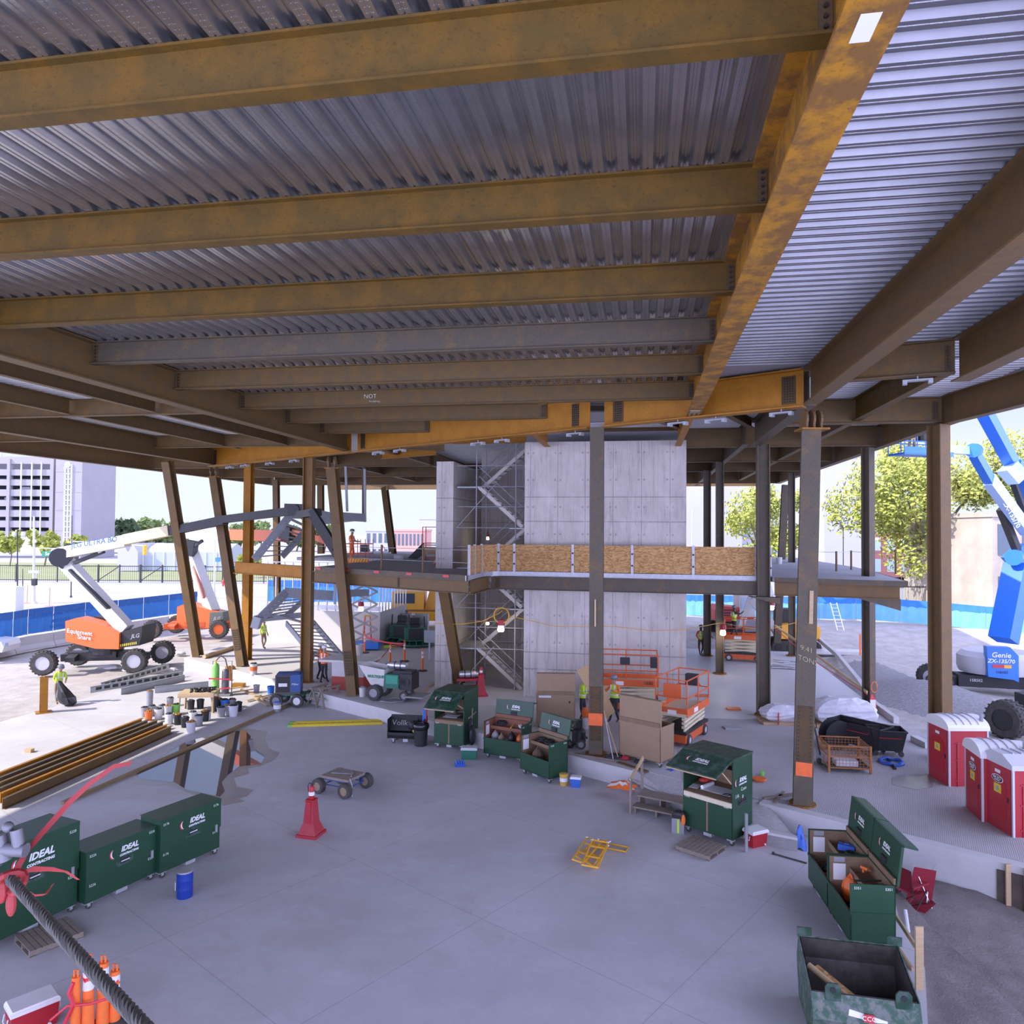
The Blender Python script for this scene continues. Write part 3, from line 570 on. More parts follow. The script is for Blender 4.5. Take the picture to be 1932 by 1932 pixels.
# ================================================================= columns
def column(label, base, top, dep=.42, wid=.40, ang=0., m=STEEL_GREY, plate=True, name='steel_column', splice=None):
    base = Vector(base); top = Vector(top); b = MB(); up = (math.cos(ang), math.sin(ang), 0)
    b.ibeam((0, 0, 0), top-base, dep, wid, .045, .03, up); o = b.build(name, m, loc=base); tag(o, label, 'column')
    if plate:
        p = MB(); p.cyl((0, 0, 0), (0, 0, .04), .36, 14); p.build('base_plate', RUST_EDGE, o)
    if splice:
        z0, z1, sd = splice; k = (top-base)/(top-base).z; a = Vector(up); w_ = Vector((a.y, -a.x, 0))
        p = MB(); c0 = k*z0-a*(dep/2+.012); c1 = k*z1-a*(dep/2+.012); p.bar(c0, c1, wid*.8, .024, a); p.mt(1)
        n = int((z1-z0)/.1)
        for i in range(n):
            for s_ in (-1, 1):
                c = c0+(c1-c0)*((i+.5)/n)+w_*(s_*wid*.3); p.cyl(c, c-a*.035, .02, 6)
        p.build('splice_plate', [PLATE, BOLT], o)
    return o
AC = PI/2-TH      # facing the camera along v
c1 = column('grey steel column standing in the middle before the concrete core', W(-1.5, vd(-1.5)), W(-1.5, vd(-1.5), 10.98), .46, .46, AC, STEEL_GREY, splice=(.5, 2.3, 1))
b = MB(); b.box(-.232, .232, -.31, -.24, 1.02, 1.42); _q = b.build('spray_band', TAPEO, c1); _q.rotation_euler = (0, 0, -TH)
b = MB(); b.box(-.05, 0, -.30, -.24, 4.3, 5.2); _q = b.build('wood_strip', PINE, c1); _q.rotation_euler = (0, 0, -TH)
base = G(1514, 1517); topp = W(4.62, vd(4.62), 10.35)
c2 = column('leaning grey steel pin column at right with an orange spray band near its foot', base, topp, .52, .5, AC-.15, STEEL_GREY, splice=(1.25, 2.75, 1))
k = (topp-base)/10.35
def on_col(c, axis, z, dx, dy): return axis*z+Vector((dx, dy, 0))
b = MB(); a0 = Vector((math.cos(AC-.15), math.sin(AC-.15), 0)); b.bar(k*.85-a0*.285, k*1.22-a0*.285, .42, .01, a0); b.build('spray_band', TAPEO, c2)
b = MB(); b.bar(k*5.0-a0*.3+Vector((.1, 0, 0)), k*5.9-a0*.3+Vector((.1, 0, 0)), .1, .06, a0); b.build('wood_strip', WOOD, c2)
for i, s_ in enumerate(('9.41', 'TONS')): text(s_, .2, CHALKY, c2, face_m(k*(4.3-.3*i)-a0*.29+Vector((.04*i, 0, 0)), (a0.y, -a0.x, -.3), k), 'chalk_writing', ext=.001, font_offset=-.005)
b = MB(); b.bar(k*10.33-Vector((.38, .06, 0)), k*10.33+Vector((.38, -.06, 0)), .6, .05); b.build('cap_plate', RUST_EDGE, c2)
b = MB()
for s_ in (-.2, .0, .2): b.cyl(k*10.62+Vector((s_-.03, 0, 0)), k*10.62+Vector((s_+.03, 0, 0)), .27, 16); b.box(k.x*10.35+s_-.03, k.x*10.35+s_+.03, k.y*10.35-.24, k.y*10.35+.24, 10.35, 10.62)
b.build('pin_plates', STEEL_BROWN, c2)
def vcol(label, bx, top, m=STEEL_BROWN, dep=.5, ang=AC, gd=True, foot=True):
    o = column(label, bx, top, dep, .44, ang, m, False, 'leaning_column'); kk = (Vector(top)-Vector(bx))
    if gd:
        b = MB(); h = kk.z; q = kk/h
        b.bar(q*(h-.02)-Vector((.34, 0, 0)), q*(h-.02)+Vector((.34, 0, 0)), .5, .05); b.build('cap_plate', RUST_EDGE, o)
        b = MB()
        for s_ in (-.15, .15): b.cyl(q*(h+.3)+Vector((s_-.03, 0, 0)), q*(h+.3)+Vector((s_+.03, 0, 0)), .26, 14); b.box(q.x*h+s_-.03, q.x*h+s_+.03, q.y*h-.22, q.y*h+.22, h, h+.3)
        b.build('pin_plates', STEEL_BROWN, o)
    if foot:
        b = MB(); a = Vector((math.cos(ang), math.sin(ang), 0)); w_ = Vector((a.y, -a.x, 0)); q = kk/kk.z; b.bar(q*.9-a*(dep/2+.012), q*2.-a*(dep/2+.012), .36, .024, a); b.mt(1)
        for i in range(9):
            for s_ in (-.11, 0, .11):
                c = q*(.97+.12*i)-a*(dep/2+.02)+w_*s_; b.cyl(c, c-a*.03, .02, 6)
        b.build('splice_plate', [PLATE, BOLT], o)
    return o
vcol('leaning brown column behind the welder cart, its top under the left girder corner', G(667, 1312), online(626, W(-20, vd(-20)), W(-5, vd(-5)))+Vector((0, 0, 10.35)))
vcol('leaning brown column beside the vertical rusty column at left, bolted foot', G(458, 1257), online(404, W(-30, vd(-30)), W(-5, vd(-5)))+Vector((0, 0, 10.4)))
vcol('farthest left leaning brown column behind the boom lift arm', G(374, 1239), D(316, 870, 40.3), foot=False, gd=False)
vcol('short leaning brown column under the upper floor, before the concrete pier', G(868, 1293), D(836, 1100, 33.), gd=False, foot=False, dep=.42)
vcol('thin leaning brown column in the distance left of the pier', D(741, 1043, 56), D(726, 922, 60), gd=False, foot=False)
vcol('far leaning column at right below the sunlit framing beam', D(1466, 1212, 50), D(1482, 915, 50), STEEL_GREY, gd=False, foot=False, dep=.4)
column('rusty vertical column at left with a sunlit orange side', W(-22.2, 39.3), W(-22.2, 39.3, 11.2), .48, .42, AC, STEEL_ORANGE)
column('brown vertical column beside the two orange-vested workers', W(-16.13, 34.2), W(-16.13, 34.2, 11.0), .50, .40, AC+PI/2, rust('warm_brown_steel', (.20, .12, .055), (.28, .14, .035), .6))
column('slim grey column right of the core, base plate on the bare slab', W(4.07, 40.65), W(4.07, 40.65, 11.2), .40, .36, AC+PI/2)
column('slim grey column behind the worker standing right of the core', W(3.9, 46.3), W(3.9, 46.3, 11.2), .42, .42, AC+PI/2)
column('grey column carrying the right end of the plywood-fenced upper floor', W(4.92, 31.9), W(4.92, 31.9, 11.1), .50, .48, AC+PI/2)
column('grey outer column among the upper floor corner, red ribbons at its foot', W(9.45, 33.6, -.3), W(9.45, 33.6, 11.1), .38, .38, AC+.7)
column('tall brown outer column behind the portable toilets', W(9.75, 26.8, -.3), W(9.75, 26.8, 11.1), .5, .5, AC+.6, STEEL_BROWN)
column('slim grey column by the far slab edge behind the orange scissor lift', W(8.98, 47.4), W(8.98, 47.4, 11.1), .36, .36, AC+PI/2)
column('far slim column behind the raised knuckle of the boom at left', D(524, 1200, 56), D(521, 905, 56), .4, .4, AC, STEEL_BROWN, False)
column('far slim column beside the upper stair landing', Vector((D(606, 1030, 55).x, 55, 5.65)), D(605, 915, 55), .4, .4, AC, STEEL_BROWN, False)
column('slim hanging steel post beside the upper stair landing', D(687, 978, 45), D(687, 880, 45), .2, .2, AC, STEEL_GREY, False)
# ================================================================= concrete core
def wallbox(name, u0, u1, v0, v1, z0, z1, m=CON_CORE):
    b = MB(); b.box(0, u1-u0, 0, v1-v0, 0, z1-z0); return struct(b.build(name, m, loc=W(u0, v0, z0), rz=-TH))
wallbox('wall_core', -5.25, 1.92, 33.3, 41, -.3, 11.5)
wallbox('wall_pier', -9.68, -8.85, 34.3, 41, -.3, 10.75)
wallbox('wall_back', -8.85, -5.25, 40.6, 41.2, -.3, 11.9)
# ================================================================= upper floor
Z2 = 5.65
dk = [W(-15.5, vd(-15.5)+.2), W(-6.86, 29.1), W(-6.8, 32.0), W(-6.2, 32.75), W(5.25, 32.2), W(5.25, 31.6), W(9.95, 30.6), W(10.6, 36), W(11.2, 43), W(11., 56), W(-22, 60), W(-22, 45), W(-15.5, 43)]
struct(poly('slab_upper', dk, Z2-.19, Z2, CON_DARK))
EP, EQ = W(-15.5, vd(-15.5)+.18), W(-6.86, 29.08)
def edge_beam(label, P, Q, dep, m, top=Z2-.2, wid=.26, plates=()):
    return beam('edge_beam', label, Vector((P[0], P[1], top-dep)), Vector((Q[0], Q[1], top-dep)), dep, wid, m, plates)
edge_beam('brown steel beam under the upper floor edge, left of the plywood fence', EP+Vector((-.1, .2, 0)), EQ+Vector((0, .3, 0)), .55, STEEL_BROWN, plates=[(5.8, -1, .12)])
edge_beam('orange rusty beam joining two left columns below the upper stair', W(-22.0, 37.6), W(-16.4, 34.4), .62, STEEL_ORANGE, Z2)
edge_beam('grey beam under the long plywood fence, in front of the core', W(-6.6, 32.5), W(4.7, 32.0), .58, STEEL_GREY, plates=[(.3, -1, .2)])
edge_beam('short brown beam under the angled plywood at the fence corner', W(-6.85, 29.5), W(-6.7, 32.4), .58, STEEL_BROWN)
edge_beam('brown beam under the upper floor corner right of the pin column', W(5.3, 31.5), W(9.8, 30.8), .52, STEEL_BROWN)
b = MB(); b.ext([W(8.3, 30.9, Z2-.72), W(9.8, 30.7, Z2-.72), W(9.8, 30.7, Z2-1.15)], W(0, .2)); tag(b.build('corner_bracket', STEEL_GREY), 'tapered steel bracket below the upper floor corner at right', 'bracket')
b = MB(); b.ext([W(4.3, 31.6, Z2-.8), W(5.5, 31.4, Z2-.8), W(5.5, 31.4, Z2-1.08)], W(0, .3)); tag(b.build('corner_bracket', STEEL_GREY), 'tapered steel bracket at the column under the fence right end', 'bracket')
# galvanised pour stop with red tags
b = MB(); b.bar(EP+Vector((0, -.02, Z2-.1)), EQ+Vector((0, -.02, Z2-.1)), .03, .24); t = tag(b.build('pour_stop', STEEL_GREY), 'rusty edge angle with red tags along the left upper floor edge', 'edge strip')
for k in (.01, .22, .43, .64, .86):
    c = EP.lerp(EQ, k); b = MB(); b.bar(c+Vector((0, -.06, Z2-.06)), c+(EQ-EP).normalized()*.34+Vector((0, -.06, Z2-.06)), .03, .1); b.build('red_tag', DECALR, t, world=True)
b = MB(); pts = [W(-6.95, 29.05, Z2-.1), W(-6.9, 31.6, Z2-.1), W(-6.75, 32.2, Z2-.1), W(-6.3, 32.55, Z2-.1), W(-5.2, 32.62, Z2-.1), W(5.3, 32.05, Z2-.1)]
for a, c in zip(pts, pts[1:]): b.bar(a, c, .04, .22)
tag(b.build('pour_stop', GALV_D), 'bright bent metal edge strip running below the plywood fence', 'edge strip')
b = MB(); pts = [W(5.3, 31.55, Z2-.1), W(10.0, 30.55, Z2-.1), W(10.65, 36, Z2-.1), W(11.25, 43, Z2-.1)]
for a, c in zip(pts, pts[1:]): b.bar(a, c, .04, .2)
tag(b.build('pour_stop', STEEL_GREY), 'dark edge angle round the right corner of the upper floor', 'edge strip')
# plywood fence: each sheet and each post
LA, LB = W(-6.85, 29.2), W(-6.8, 32.0); LC, LD = W(-6.2, 32.7), W(5.2, 32.15)
def sheet(P, Q, label):
    b = MB(); n_ = (Q-P).length; b.box(0, n_, -.009, .009, .03, 1.2); tag(b.build('plywood_sheet', OSB, loc=P+Vector((0, 0, Z2)), rz=yaw(P, Q)), label, 'plywood sheet')
wh = ['first plywood sheet from the left end of the upper fence, narrow, end-on', 'second plywood sheet of the upper fence from its left end', 'third plywood sheet of the upper fence, at the bend']
Q3 = [LA, LA.lerp(LB, .33), LA.lerp(LB, .78), W(-6.35, 32.6)]
for i in range(3): sheet(Q3[i], Q3[i+1]-(Q3[i+1]-Q3[i]).normalized()*.03, wh[i])
xs = [943, 971, 1081, 1193, 1308, 1427, 1453]; pp = [W(-6.3, 32.62)]+[online(x, LC, LD) for x in xs[1:]]
wh = ['small plywood sheet between the two left posts of the front fence', 'plywood sheet with faded stamped print, left of the middle column', 'plywood sheet directly behind the middle column', 'plywood sheet just right of the middle column', 'wide plywood sheet at the right core edge', 'last narrow plywood sheet at the right end of the fence']
for i in range(6):
    d = (pp[i+1]-pp[i]).normalized(); sheet(pp[i]+d*.05, pp[i+1]-d*.05, wh[i])
for i, p_ in enumerate(pp+[LA, Q3[1], Q3[2]]):
    t = thing('fence_post', 'grey fence post of the plywood guard, %s' % ['left post at the bend', 'second post from the bend', 'third from the bend', 'hidden beside the middle column', 'fifth from the bend', 'sixth from the bend', 'rightmost end post', 'leftmost end post', 'first thin post on the angled part', 'second thin post on the angled part'][i], 'post', p_+Vector((0, 0, Z2)), -TH if i < 7 else -TH+PI/2)
    wd = .11 if i < 7 else .05
    b = MB(); b.box(-wd/2, wd/2, -.05, -.012, 0, 1.24).box(-wd/2, wd/2, .012, .05, 0, 1.24).box(-.01, .01, -.012, .012, 1.2, 1.24); b.build('upright', GALV_D, t)
    if i < 7:
        for z in (.35, .85): b = MB(); b.cyl((0, -.05, z), (0, -.075, z), .045, 10); b.build('bolt', DARK, t)
text('STRUCTURAL  RATED', .12, mat('faded_ink', (.20, .12, .05), .9), [o for o in bpy.data.objects if o.name == 'plywood_sheet.004'][0], face_m((1.1, -.0105, .62), (1, 0, 0), (0, 0, 1)), 'stamped_print', ext=.0005)
# cable guard rail left of the plywood
gl = [(652, 'rusty guard post nearest the leaning column on the upper floor'), (721, 'rusty guard post with red ribbon, middle of the left guard cable'), (799, 'rusty guard post beside the red safety cone stand'), (886, 'dark guard post at the left end of the plywood fence')]
gp = []
for x, lb in gl:
    p_ = online(x, EP+Vector((0, .3, 0)), EQ+Vector((0, .3, 0))); gp.append(p_); b = MB(); b.cyl((0, 0, 0), (0, 0, 1.15), .05, 8); o = tag(b.build('guard_post', STEEL_BROWN, loc=p_+Vector((0, 0, Z2))), lb, 'post')
    if x == 721: b = MB(); b.bar((.05, -.04, 1.1), (.16, -.06, .95), .05, .01); b.bar((0, -.06, 1.1), (.06, -.06, .8), .05, .01); b.build('red_ribbon', REDTAPE, o)
for z, nm in ((1.02, 'upper'), (.5, 'lower')):
    b = MB(); b.tube([gp[0]+Vector((-1.4, .6, Z2+z))]+[p_+Vector((0, 0, Z2+z)) for p_ in gp], .012, 5); tag(b.build('guard_cable', GALV_D), nm+' steel guard cable between the rusty posts of the left upper floor', 'cable')
rp = [(1513, 1050, 1075), (1578, 1048, 1078), (1606, 1045, 1075), (1690, 1042, 1083)]
ra = []
for i, (x, y0, y1) in enumerate(rp):
    p_ = G(x, y1, Z2); ra.append(p_); b = MB(); b.cyl((0, 0, 0), (0, 0, .95 if i < 3 else 1.1), .05, 8); tag(b.build('guard_post', STEEL_BROWN, loc=p_), ['guard post at right upper floor left of the pin column', 'first rusty guard post right of the pin column', 'second rusty guard post right of the pin column, red ribbon on top', 'guard post at the outer corner of the right upper floor'][i], 'post')
b = MB(); b.tube([p_+Vector((0, 0, .9)) for p_ in ra], .01, 5); tag(b.build('guard_cable', GALV_D), 'steel guard cable over the right end of the upper floor', 'cable')
# ================================================================= things on the upper floor
def safety_cone(P, rz, label, sc=1., ext=True):
    t = thing('safety_cone', label, 'cone', P, rz)
    b = MB(); h = .98*sc; s0, s1 = .27*sc, .115*sc
    b.add([(-s0, -s0, .06), (s0, -s0, .06), (s0, s0, .06), (-s0, s0, .06), (-.6*s0, -.6*s0, .38*h), (.6*s0, -.6*s0, .38*h), (.6*s0, .6*s0, .38*h), (-.6*s0, .6*s0, .38*h), (-s1, -s1, h), (s1, -s1, h), (s1, s1, h), (-s1, s1, h)],
          [(0, 1, 5, 4), (1, 2, 6, 5), (2, 3, 7, 6), (3, 0, 4, 7), (4, 5, 9, 8), (5, 6, 10, 9), (6, 7, 11, 10), (7, 4, 8, 11), (8, 9, 10, 11), (0, 3, 2, 1)])
    b.box(-.06*sc, .06*sc, -s0*.62, -s1*.9, .3*h, .97*h); b.build('cone_body', RED_D, t)
    b = MB(); b.box(-s0*1.12, s0*1.12, -s0*1.12, s0*1.12, 0, .075); b.build('foot', RED_D, t)
    b = MB(); b.box(-s1*1.1, s1*1.1, -s1*1.1, s1*1.1, h*.97, h*1.01); b.build('rim', RED, t)
    if ext:
        fe = thing('fire_extinguisher', 'red fire extinguisher on top of the '+' '.join(label.split()[1:8]), 'fire extinguisher', Vector(P)+Vector((0, 0, h*1.012)), rz)
        b = MB(); b.lathe([(.075*sc, 0), (.08*sc, .02), (.08*sc, .30*sc), (.06*sc, .345*sc), (.03*sc, .37*sc)], 14); b.build('tank', RED, fe, smooth=True)
        b = MB(); b.lathe([(.0815*sc, .1*sc), (.0815*sc, .2*sc)], 14); b.build('paper_label', PAPER, fe)
        b = MB(); b.cyl((0, 0, .37*sc), (0, 0, .43*sc), .02*sc, 8); b.bar((-.02, 0, .42*sc), (.09*sc, 0, .45*sc), .02, .015); b.bar((-.02, 0, .41*sc), (.08*sc, 0, .40*sc), .02, .012); b.build('valve', DARK, fe)
        b = MB(); b.tube([(.0, 0, .41*sc), (-.08*sc, 0, .43*sc), (-.11*sc, 0, .34*sc), (-.095*sc, 0, .15*sc)], .012, 6); b.build('hose', BLACK, fe)
    return t
safety_cone(G(827, 1066, Z2), .3, 'red safety cone on the upper floor edge beside the concrete pier', .85)
safety_cone(G(587, 1575, FLZ), -.25, 'red safety cone alone on the open floor at lower left', .95)
t = thing('rolling_rack', 'orange rolling rack with black sheet, behind the cone on the upper floor', 'rack', G(812, 1056, Z2)+Vector((0, .8, 0)), -TH)
b = MB()
for x in (-.5, .5):
    for y in (-.35, .35): b.cyl((x, y, 0), (x, y, 2.), .03, 6)
for z in (.1, 1., 2.): b.bar((-.5, -.35, z), (.5, -.35, z), .04, .04); b.bar((-.5, .35, z), (.5, .35, z), .04, .04)
b.build('frame', LIFT_O, t); b = MB(); b.box(-.5, .5, -.35, .35, .3, .75); b.box(-.5, .5, -.35, .35, .85, .9); b.build('crate', WOOD, t)
b = MB(); b.add([(-.55, -.2, 1.0), (-1.5, -.2, .05), (-1.6, .5, .0), (-.55, .4, 1.), (-.9, -.3, 0.), (-.55, -.3, .2)], [(0, 1, 2, 3), (0, 5, 4, 1)]); b.build('sheet', BLACK, t)
b = MB(); b.lathe([(.16, 0), (.16, .5)], 12); q = b.build('insulation_roll', FILM, loc=G(745, 1056, Z2)+Vector((0, 0, .16))); q.rotation_euler = (PI/2, 0, 1.2); tag(q, 'small silver roll lying on the upper floor', 'roll')
b = MB(); b.lathe([(.15, 0), (.17, .38)], 12); tag(b.build('bucket', OFFW, loc=G(1470, 1064, Z2)), 'white bucket on the right part of the upper floor', 'bucket')
# ================================================================= grey steel stairs
def stair(name, label, runs, lands, treads, posts=()):
    p0 = runs[0][0]; t = thing(name, label, 'stair', (p0.x, p0.y, min(r[1].z for r in runs)))
    for a, c, h in runs: b = MB(); b.bar(a, c, .07, h); b.build('stringer', GREYP, t, world=True)
    for a, c, w_, h in lands: b = MB(); b.bar(a, c, w_, h); b.build('landing_beam', GREYP, t, world=True)
    for (a, c), (e, g), n in treads:
        for i in range(n):
            k = (i+.5)/n; p_ = a.lerp(c, k); q = e.lerp(g, k); b = MB(); b.bar(p_, q, .26, .04); b.build('tread', GREYP, t, world=True)
    for a, c in posts: b = MB(); b.bar(a, c, .12, .12); b.build('hanger', GREYP, t, world=True)
    return t
a, c = D(480, 1056, 38.6), D(556, 962, 40.2); e, g = D(532, 1050, 41.5), D(592, 985, 43)
stair('steel_stair', 'grey steel upper stair rising from the upper floor opening to a landing', [(a, c, .42), (e, g, .36)], [(c+Vector((-.1, 0, .1)), D(628, 975, 41.5), .1, .42), (D(640, 974, 41), D(689, 977, 42), .1, .46), (D(592, 985, 43), D(689, 975, 44), .1, .4)], [((a, c), (e, g), 9)], [(D(689, 985, 42), D(688, 885, 42)), (D(655, 965, 41.5), D(652, 880, 41.5))])
a, c = D(486, 1172, 38.8), D(540, 1118, 40.2); e, g = D(540, 1162, 41.6), D(592, 1115, 43)
a2, c2 = D(540, 1176, 39.8), D(592, 1240, 36.6); e2, g2 = D(592, 1176, 41.5), D(656, 1252, 36.8)
stair('steel_stair', 'grey steel lower stair between the columns, its foot on a red plinth', [(a, c, .5), (e, g, .3), (a2, c2, .3), (e2, g2, .36)], [(c+Vector((-.1, 0, .0)), D(628, 1124, 41.5), .1, .55), (D(640, 1120, 41), D(695, 1118, 44), .1, .4), (D(478, 1172, 38.8), D(492, 1176, 38.8), .5, .6), (D(490, 1168, 39.6), D(575, 1160, 41), .1, .3), (D(520, 1160, 40), D(592, 1180, 42), .7, .08)], [((a, c), (e, g), 8), ((a2, c2), (e2, g2), 10)], [(D(632, 1140, 41), D(632, 1085, 41))])
t = thing('stair_plinth', 'concrete and red painted plinth at the stair foot', 'plinth', G(662, 1298), -TH)
b = MB(); b.box(-.75, .8, -.5, .6, .02, .62); b.build('red_base', REDWALL, t); b = MB(); b.box(-.75, .8, -.5, .6, .62, 1.3); b.build('grey_upper', CON_CURB, t); b = MB(); b.box(-1.3, 1.2, -.7, .8, 1.3, 1.4); b.build('top_board', OFFW, t)
# stud wall on the lower level
t = thing('stud_wall', 'half-boarded stud wall, white board below and bare metal studs above', 'wall', W(-20.5, 45.8), -TH)
b = MB(); b.box(-4, 3.9, -.02, 0, 0, 2.15); b.box(3.88, 3.9, 0, 5.5, 0, 2.15); b.build('drywall', mat('drywall', (.62, .60, .58), .9), t)
for i in range(14): b = MB(); x = -4+i*.6; b.box(x, x+.05, .02, .12, 0, 5.3); b.build('stud', GALV, t)
for i in range(1, 10): b = MB(); b.box(3.8, 3.88, i*.6, i*.6+.05, 0, 5.3); b.build('stud', GALV, t)
b = MB(); b.box(-4, 3.9, .02, .12, 0, .05); b.box(-4, 3.9, .02, .12, 5.25, 5.3); b.box(-4, 3.9, .02, .1, 2.2, 2.5); b.build('track', GALV, t)
# ================================================================= scaffold stair tower in the core opening
t = thing('scaffold_tower', 'grey tube scaffold stair tower inside the core opening', 'scaffold', W(-7, 35, 0), -TH)
UL, UR, VF, VB = -.75, 1.15, -.55, 1.7
for x, nm in ((UL, 0), (UR, 1)):
    for y in (VF, VB):
        b = MB(); b.cyl((x, y, 0), (x, y, 11.6), .03, 7)
        for z in frange(.5, 11.5, .5): b.lathe([(.045, 0), (.045, .02)], 7, (x, y, z))
        b.build('standard', GREYPL, t)
lv = [0., 1.9, 3.8, 5.7, 7.6, 9.55, 11.45]
for i, z in enumerate(lv[1:6]):
    b = MB()
    for zz in (z, z+1.): b.cyl((-1.7, VF, zz), (UR+.4, VF, zz), .022, 6); b.cyl((-1.7, VB, zz), (UR+.4, VB, zz), .022, 6)
    b.cyl((UL, VF, z), (UL, VB, z), .022, 6); b.cyl((UR, VF, z), (UR, VB, z), .022, 6); b.build('ledger', GREYPL, t)
    b = MB(); x0 = -1.7 if i % 2 == 0 else UR-.3
    b.box(x0, x0+1.1, VF, VB, z-.05, z); b.build('platform', GALV_D, t)
for i in range(6):
    z0, z1 = lv[i], lv[i+1]; lf_ = i % 2 == 0; xa, xb = ((UR+.3, -.65) if lf_ else (-.65, UR+.3)); y0 = VF+.1 if lf_ else VF+1.15
    b = MB()
    for y in (y0, y0+.85): b.bar((xa, y, z0+.05), (xb, y, z1-.02), .05, .17)
    b.build('stair_stringer', mat('scaffold_stringer', (.42, .38, .33), .5, .3), t)
    b = MB()
    for k in range(1, 9): f = k/9; b.box(xa+(xb-xa)*f-.12, xa+(xb-xa)*f+.12, y0, y0+.85, z0+(z1-z0)*f-.02, z0+(z1-z0)*f+.01)
    b.build('stair_treads', GALV_D, t)
    b = MB(); b.cyl((xa, y0, z0+1.), (xb, y0, z1+.95), .02, 6); b.cyl((xa, y0, z0+.55), (xb, y0, z1+.5), .02, 6); b.build('handrail', GREYPL, t)
    b = MB(); b.cyl((-1.7, VB-.02 if i % 2 else VF, z0), (UL+.9, VB if i % 2 else VF, z1+.1), .022, 6); b.build('diagonal_brace', GREYPL, t)
def work_light(P, label, warm=False, sc=1.):
    t = thing('work_light', label, 'work light', P)
    b = MB(); b.lathe([(.09*sc, 0), (.12*sc, -.16*sc), (.09*sc, -.22*sc)], 10); b.build('bulb', LAMPY if warm else BRIGHT, t)
    b = MB(); b.lathe([(.12*sc, .2*sc), (.14*sc, .1*sc), (.14*sc, 0)], 10); b.build('housing', RED_D, t)
    b = MB(); b.tube([(0, 0, .2*sc), (0, 0, .35*sc), (.02, 0, .5*sc)], .012, 5); b.build('cord', BLACK, t)
    lp = bpy.data.lights.new('work_lamp', 'POINT'); lp.energy = 25 if not warm else 8; lp.color = (1, .85, .65); lp.shadow_soft_size = .1
    lo = bpy.data.objects.new('work_lamp', lp); COL.objects.link(lo); lo.location = Vector(P)+Vector((0, 0, -.3*sc))
work_light(D(945, 1180, 34.2), 'red hooded work light hanging in front of the scaffold stair', sc=1.3)
work_light(D(920, 1013, 37.8), 'small warm lamp glowing inside the stair tower above the fence', True, .7)
work_light(D(920, 1173, 37.), 'small lamp left of the red hooded light in the stair tower', True, .7)
work_light(D(681, 1144, 44), 'red work light hanging before the metal studs', sc=1.3)
work_light(D(1364, 1188, 38.6), 'red work light on the slim column beside the scissor lift worker', sc=1.3)
work_light(D(1456, 1142, 43), 'red work light hanging before the yellow excavator', sc=1.2)
def cord(pts, r, m, label, cat='cord', name='cable_run'):
    b = MB(); b.tube(pts, r, 5); return tag(b.build(name, m), label, cat)
cord([D(820, 1176, 34.1), D(870, 1178, 34), D(910, 1172, 34), D(940, 1158, 34.1), D(948, 1152, 34.1)], .016, YELLOW, 'yellow cord sagging from the pier to the stair tower light')
b = MB(); b.tube([D(946, 1161, 34.1)+Vector((.35*math.cos(a_), 0, .35*math.sin(a_))) for a_ in frange(0, 6.2, .45)], .03, 5, True); tag(b.build('cord_coil', YELLOW), 'coil of yellow cord hanging above the red hooded light', 'cord')
cord([D(960, 1162, 33.), D(1050, 1182, 32.6), D(1160, 1182, 32.2), D(1230, 1190, 32), D(1293, 1188, 31.6), D(1360, 1175, 38), D(1440, 1190, 31), D(1500, 1175, 40)], .014, YELLOW, 'yellow cord strung along the core wall and past the columns')
# ================================================================= background
# blue screened fence: panels are things
def fence_run(Ps, h, z, m1, m2, lab, grp, posts=True, gap=.02):
    for i, (a, c) in enumerate(zip(Ps, Ps[1:])):
        t = thing('screen_fence', lab[i], 'fence panel', (a.x, a.y, z(a)), yaw(a, c), grp); n = (c-a).length; b = MB(); zz = z(c)-z(a)
        nx = 10; vs = []; fs = []
        for k in range(nx+1):
            x = gap+(n-2*gap)*k/nx; y = .03*math.sin(k*1.9)
            for q in (0, .5, 1): vs.append((x, y*(1 if q < 1 else .2), zz*k/nx+.08+(h*.74-.08)*q))
        for k in range(nx):
            for q in range(2): fs.append((k*3+q, k*3+q+3, k*3+q+4, k*3+q+1))
        b.add(vs, fs); b.build('screen', m1, t)
        b = MB(); b.add([(x, -.02+.02*math.sin(i2*2.2), zz*i2/nx+zq+(.05*math.sin(i2*2.7) if zq < h*.8 else 0)) for i2 in range(nx+1) for x in [gap+(n-2*gap)*i2/nx] for zq in (h*.72, h)], [(2*k, 2*k+2, 2*k+3, 2*k+1) for k in range(nx)]); b.build('top_band', m2, t)
        b = MB(); b.cyl((0, .05, 0), (0, .05, h), .03, 6); b.build('post', GALV_D, t)
gz = lambda v: (lambda p_: v)
fl = [G(x, y, .25) for x, y in ((-70, 1222), (-20, 1213), (24, 1205), (52, 1199), (100, 1192), (160, 1182), (222, 1176), (270, 1169), (318, 1162), (372, 1154))]
nm = ['off the left edge', 'at the left edge above the white truck', 'second from the left edge', 'third from the left edge with mirrored print', 'behind the rear of the front boom lift', 'behind the orange engine hood', 'behind the white lower boom', 'between the two boom lifts', 'beside the far boom lift', 'at the far end of the left fence']
fence_run(fl, 1.75, gz(.25), BLUE_F, BLUE_F2, ['bright blue screened fence panel '+x for x in nm], 'blue screened fence panels on the left')
f_ = [o for o in bpy.data.objects if o.name == 'screen_fence.003'][0]; a, c = fl[3], fl[5]; dx = (c-a).normalized()
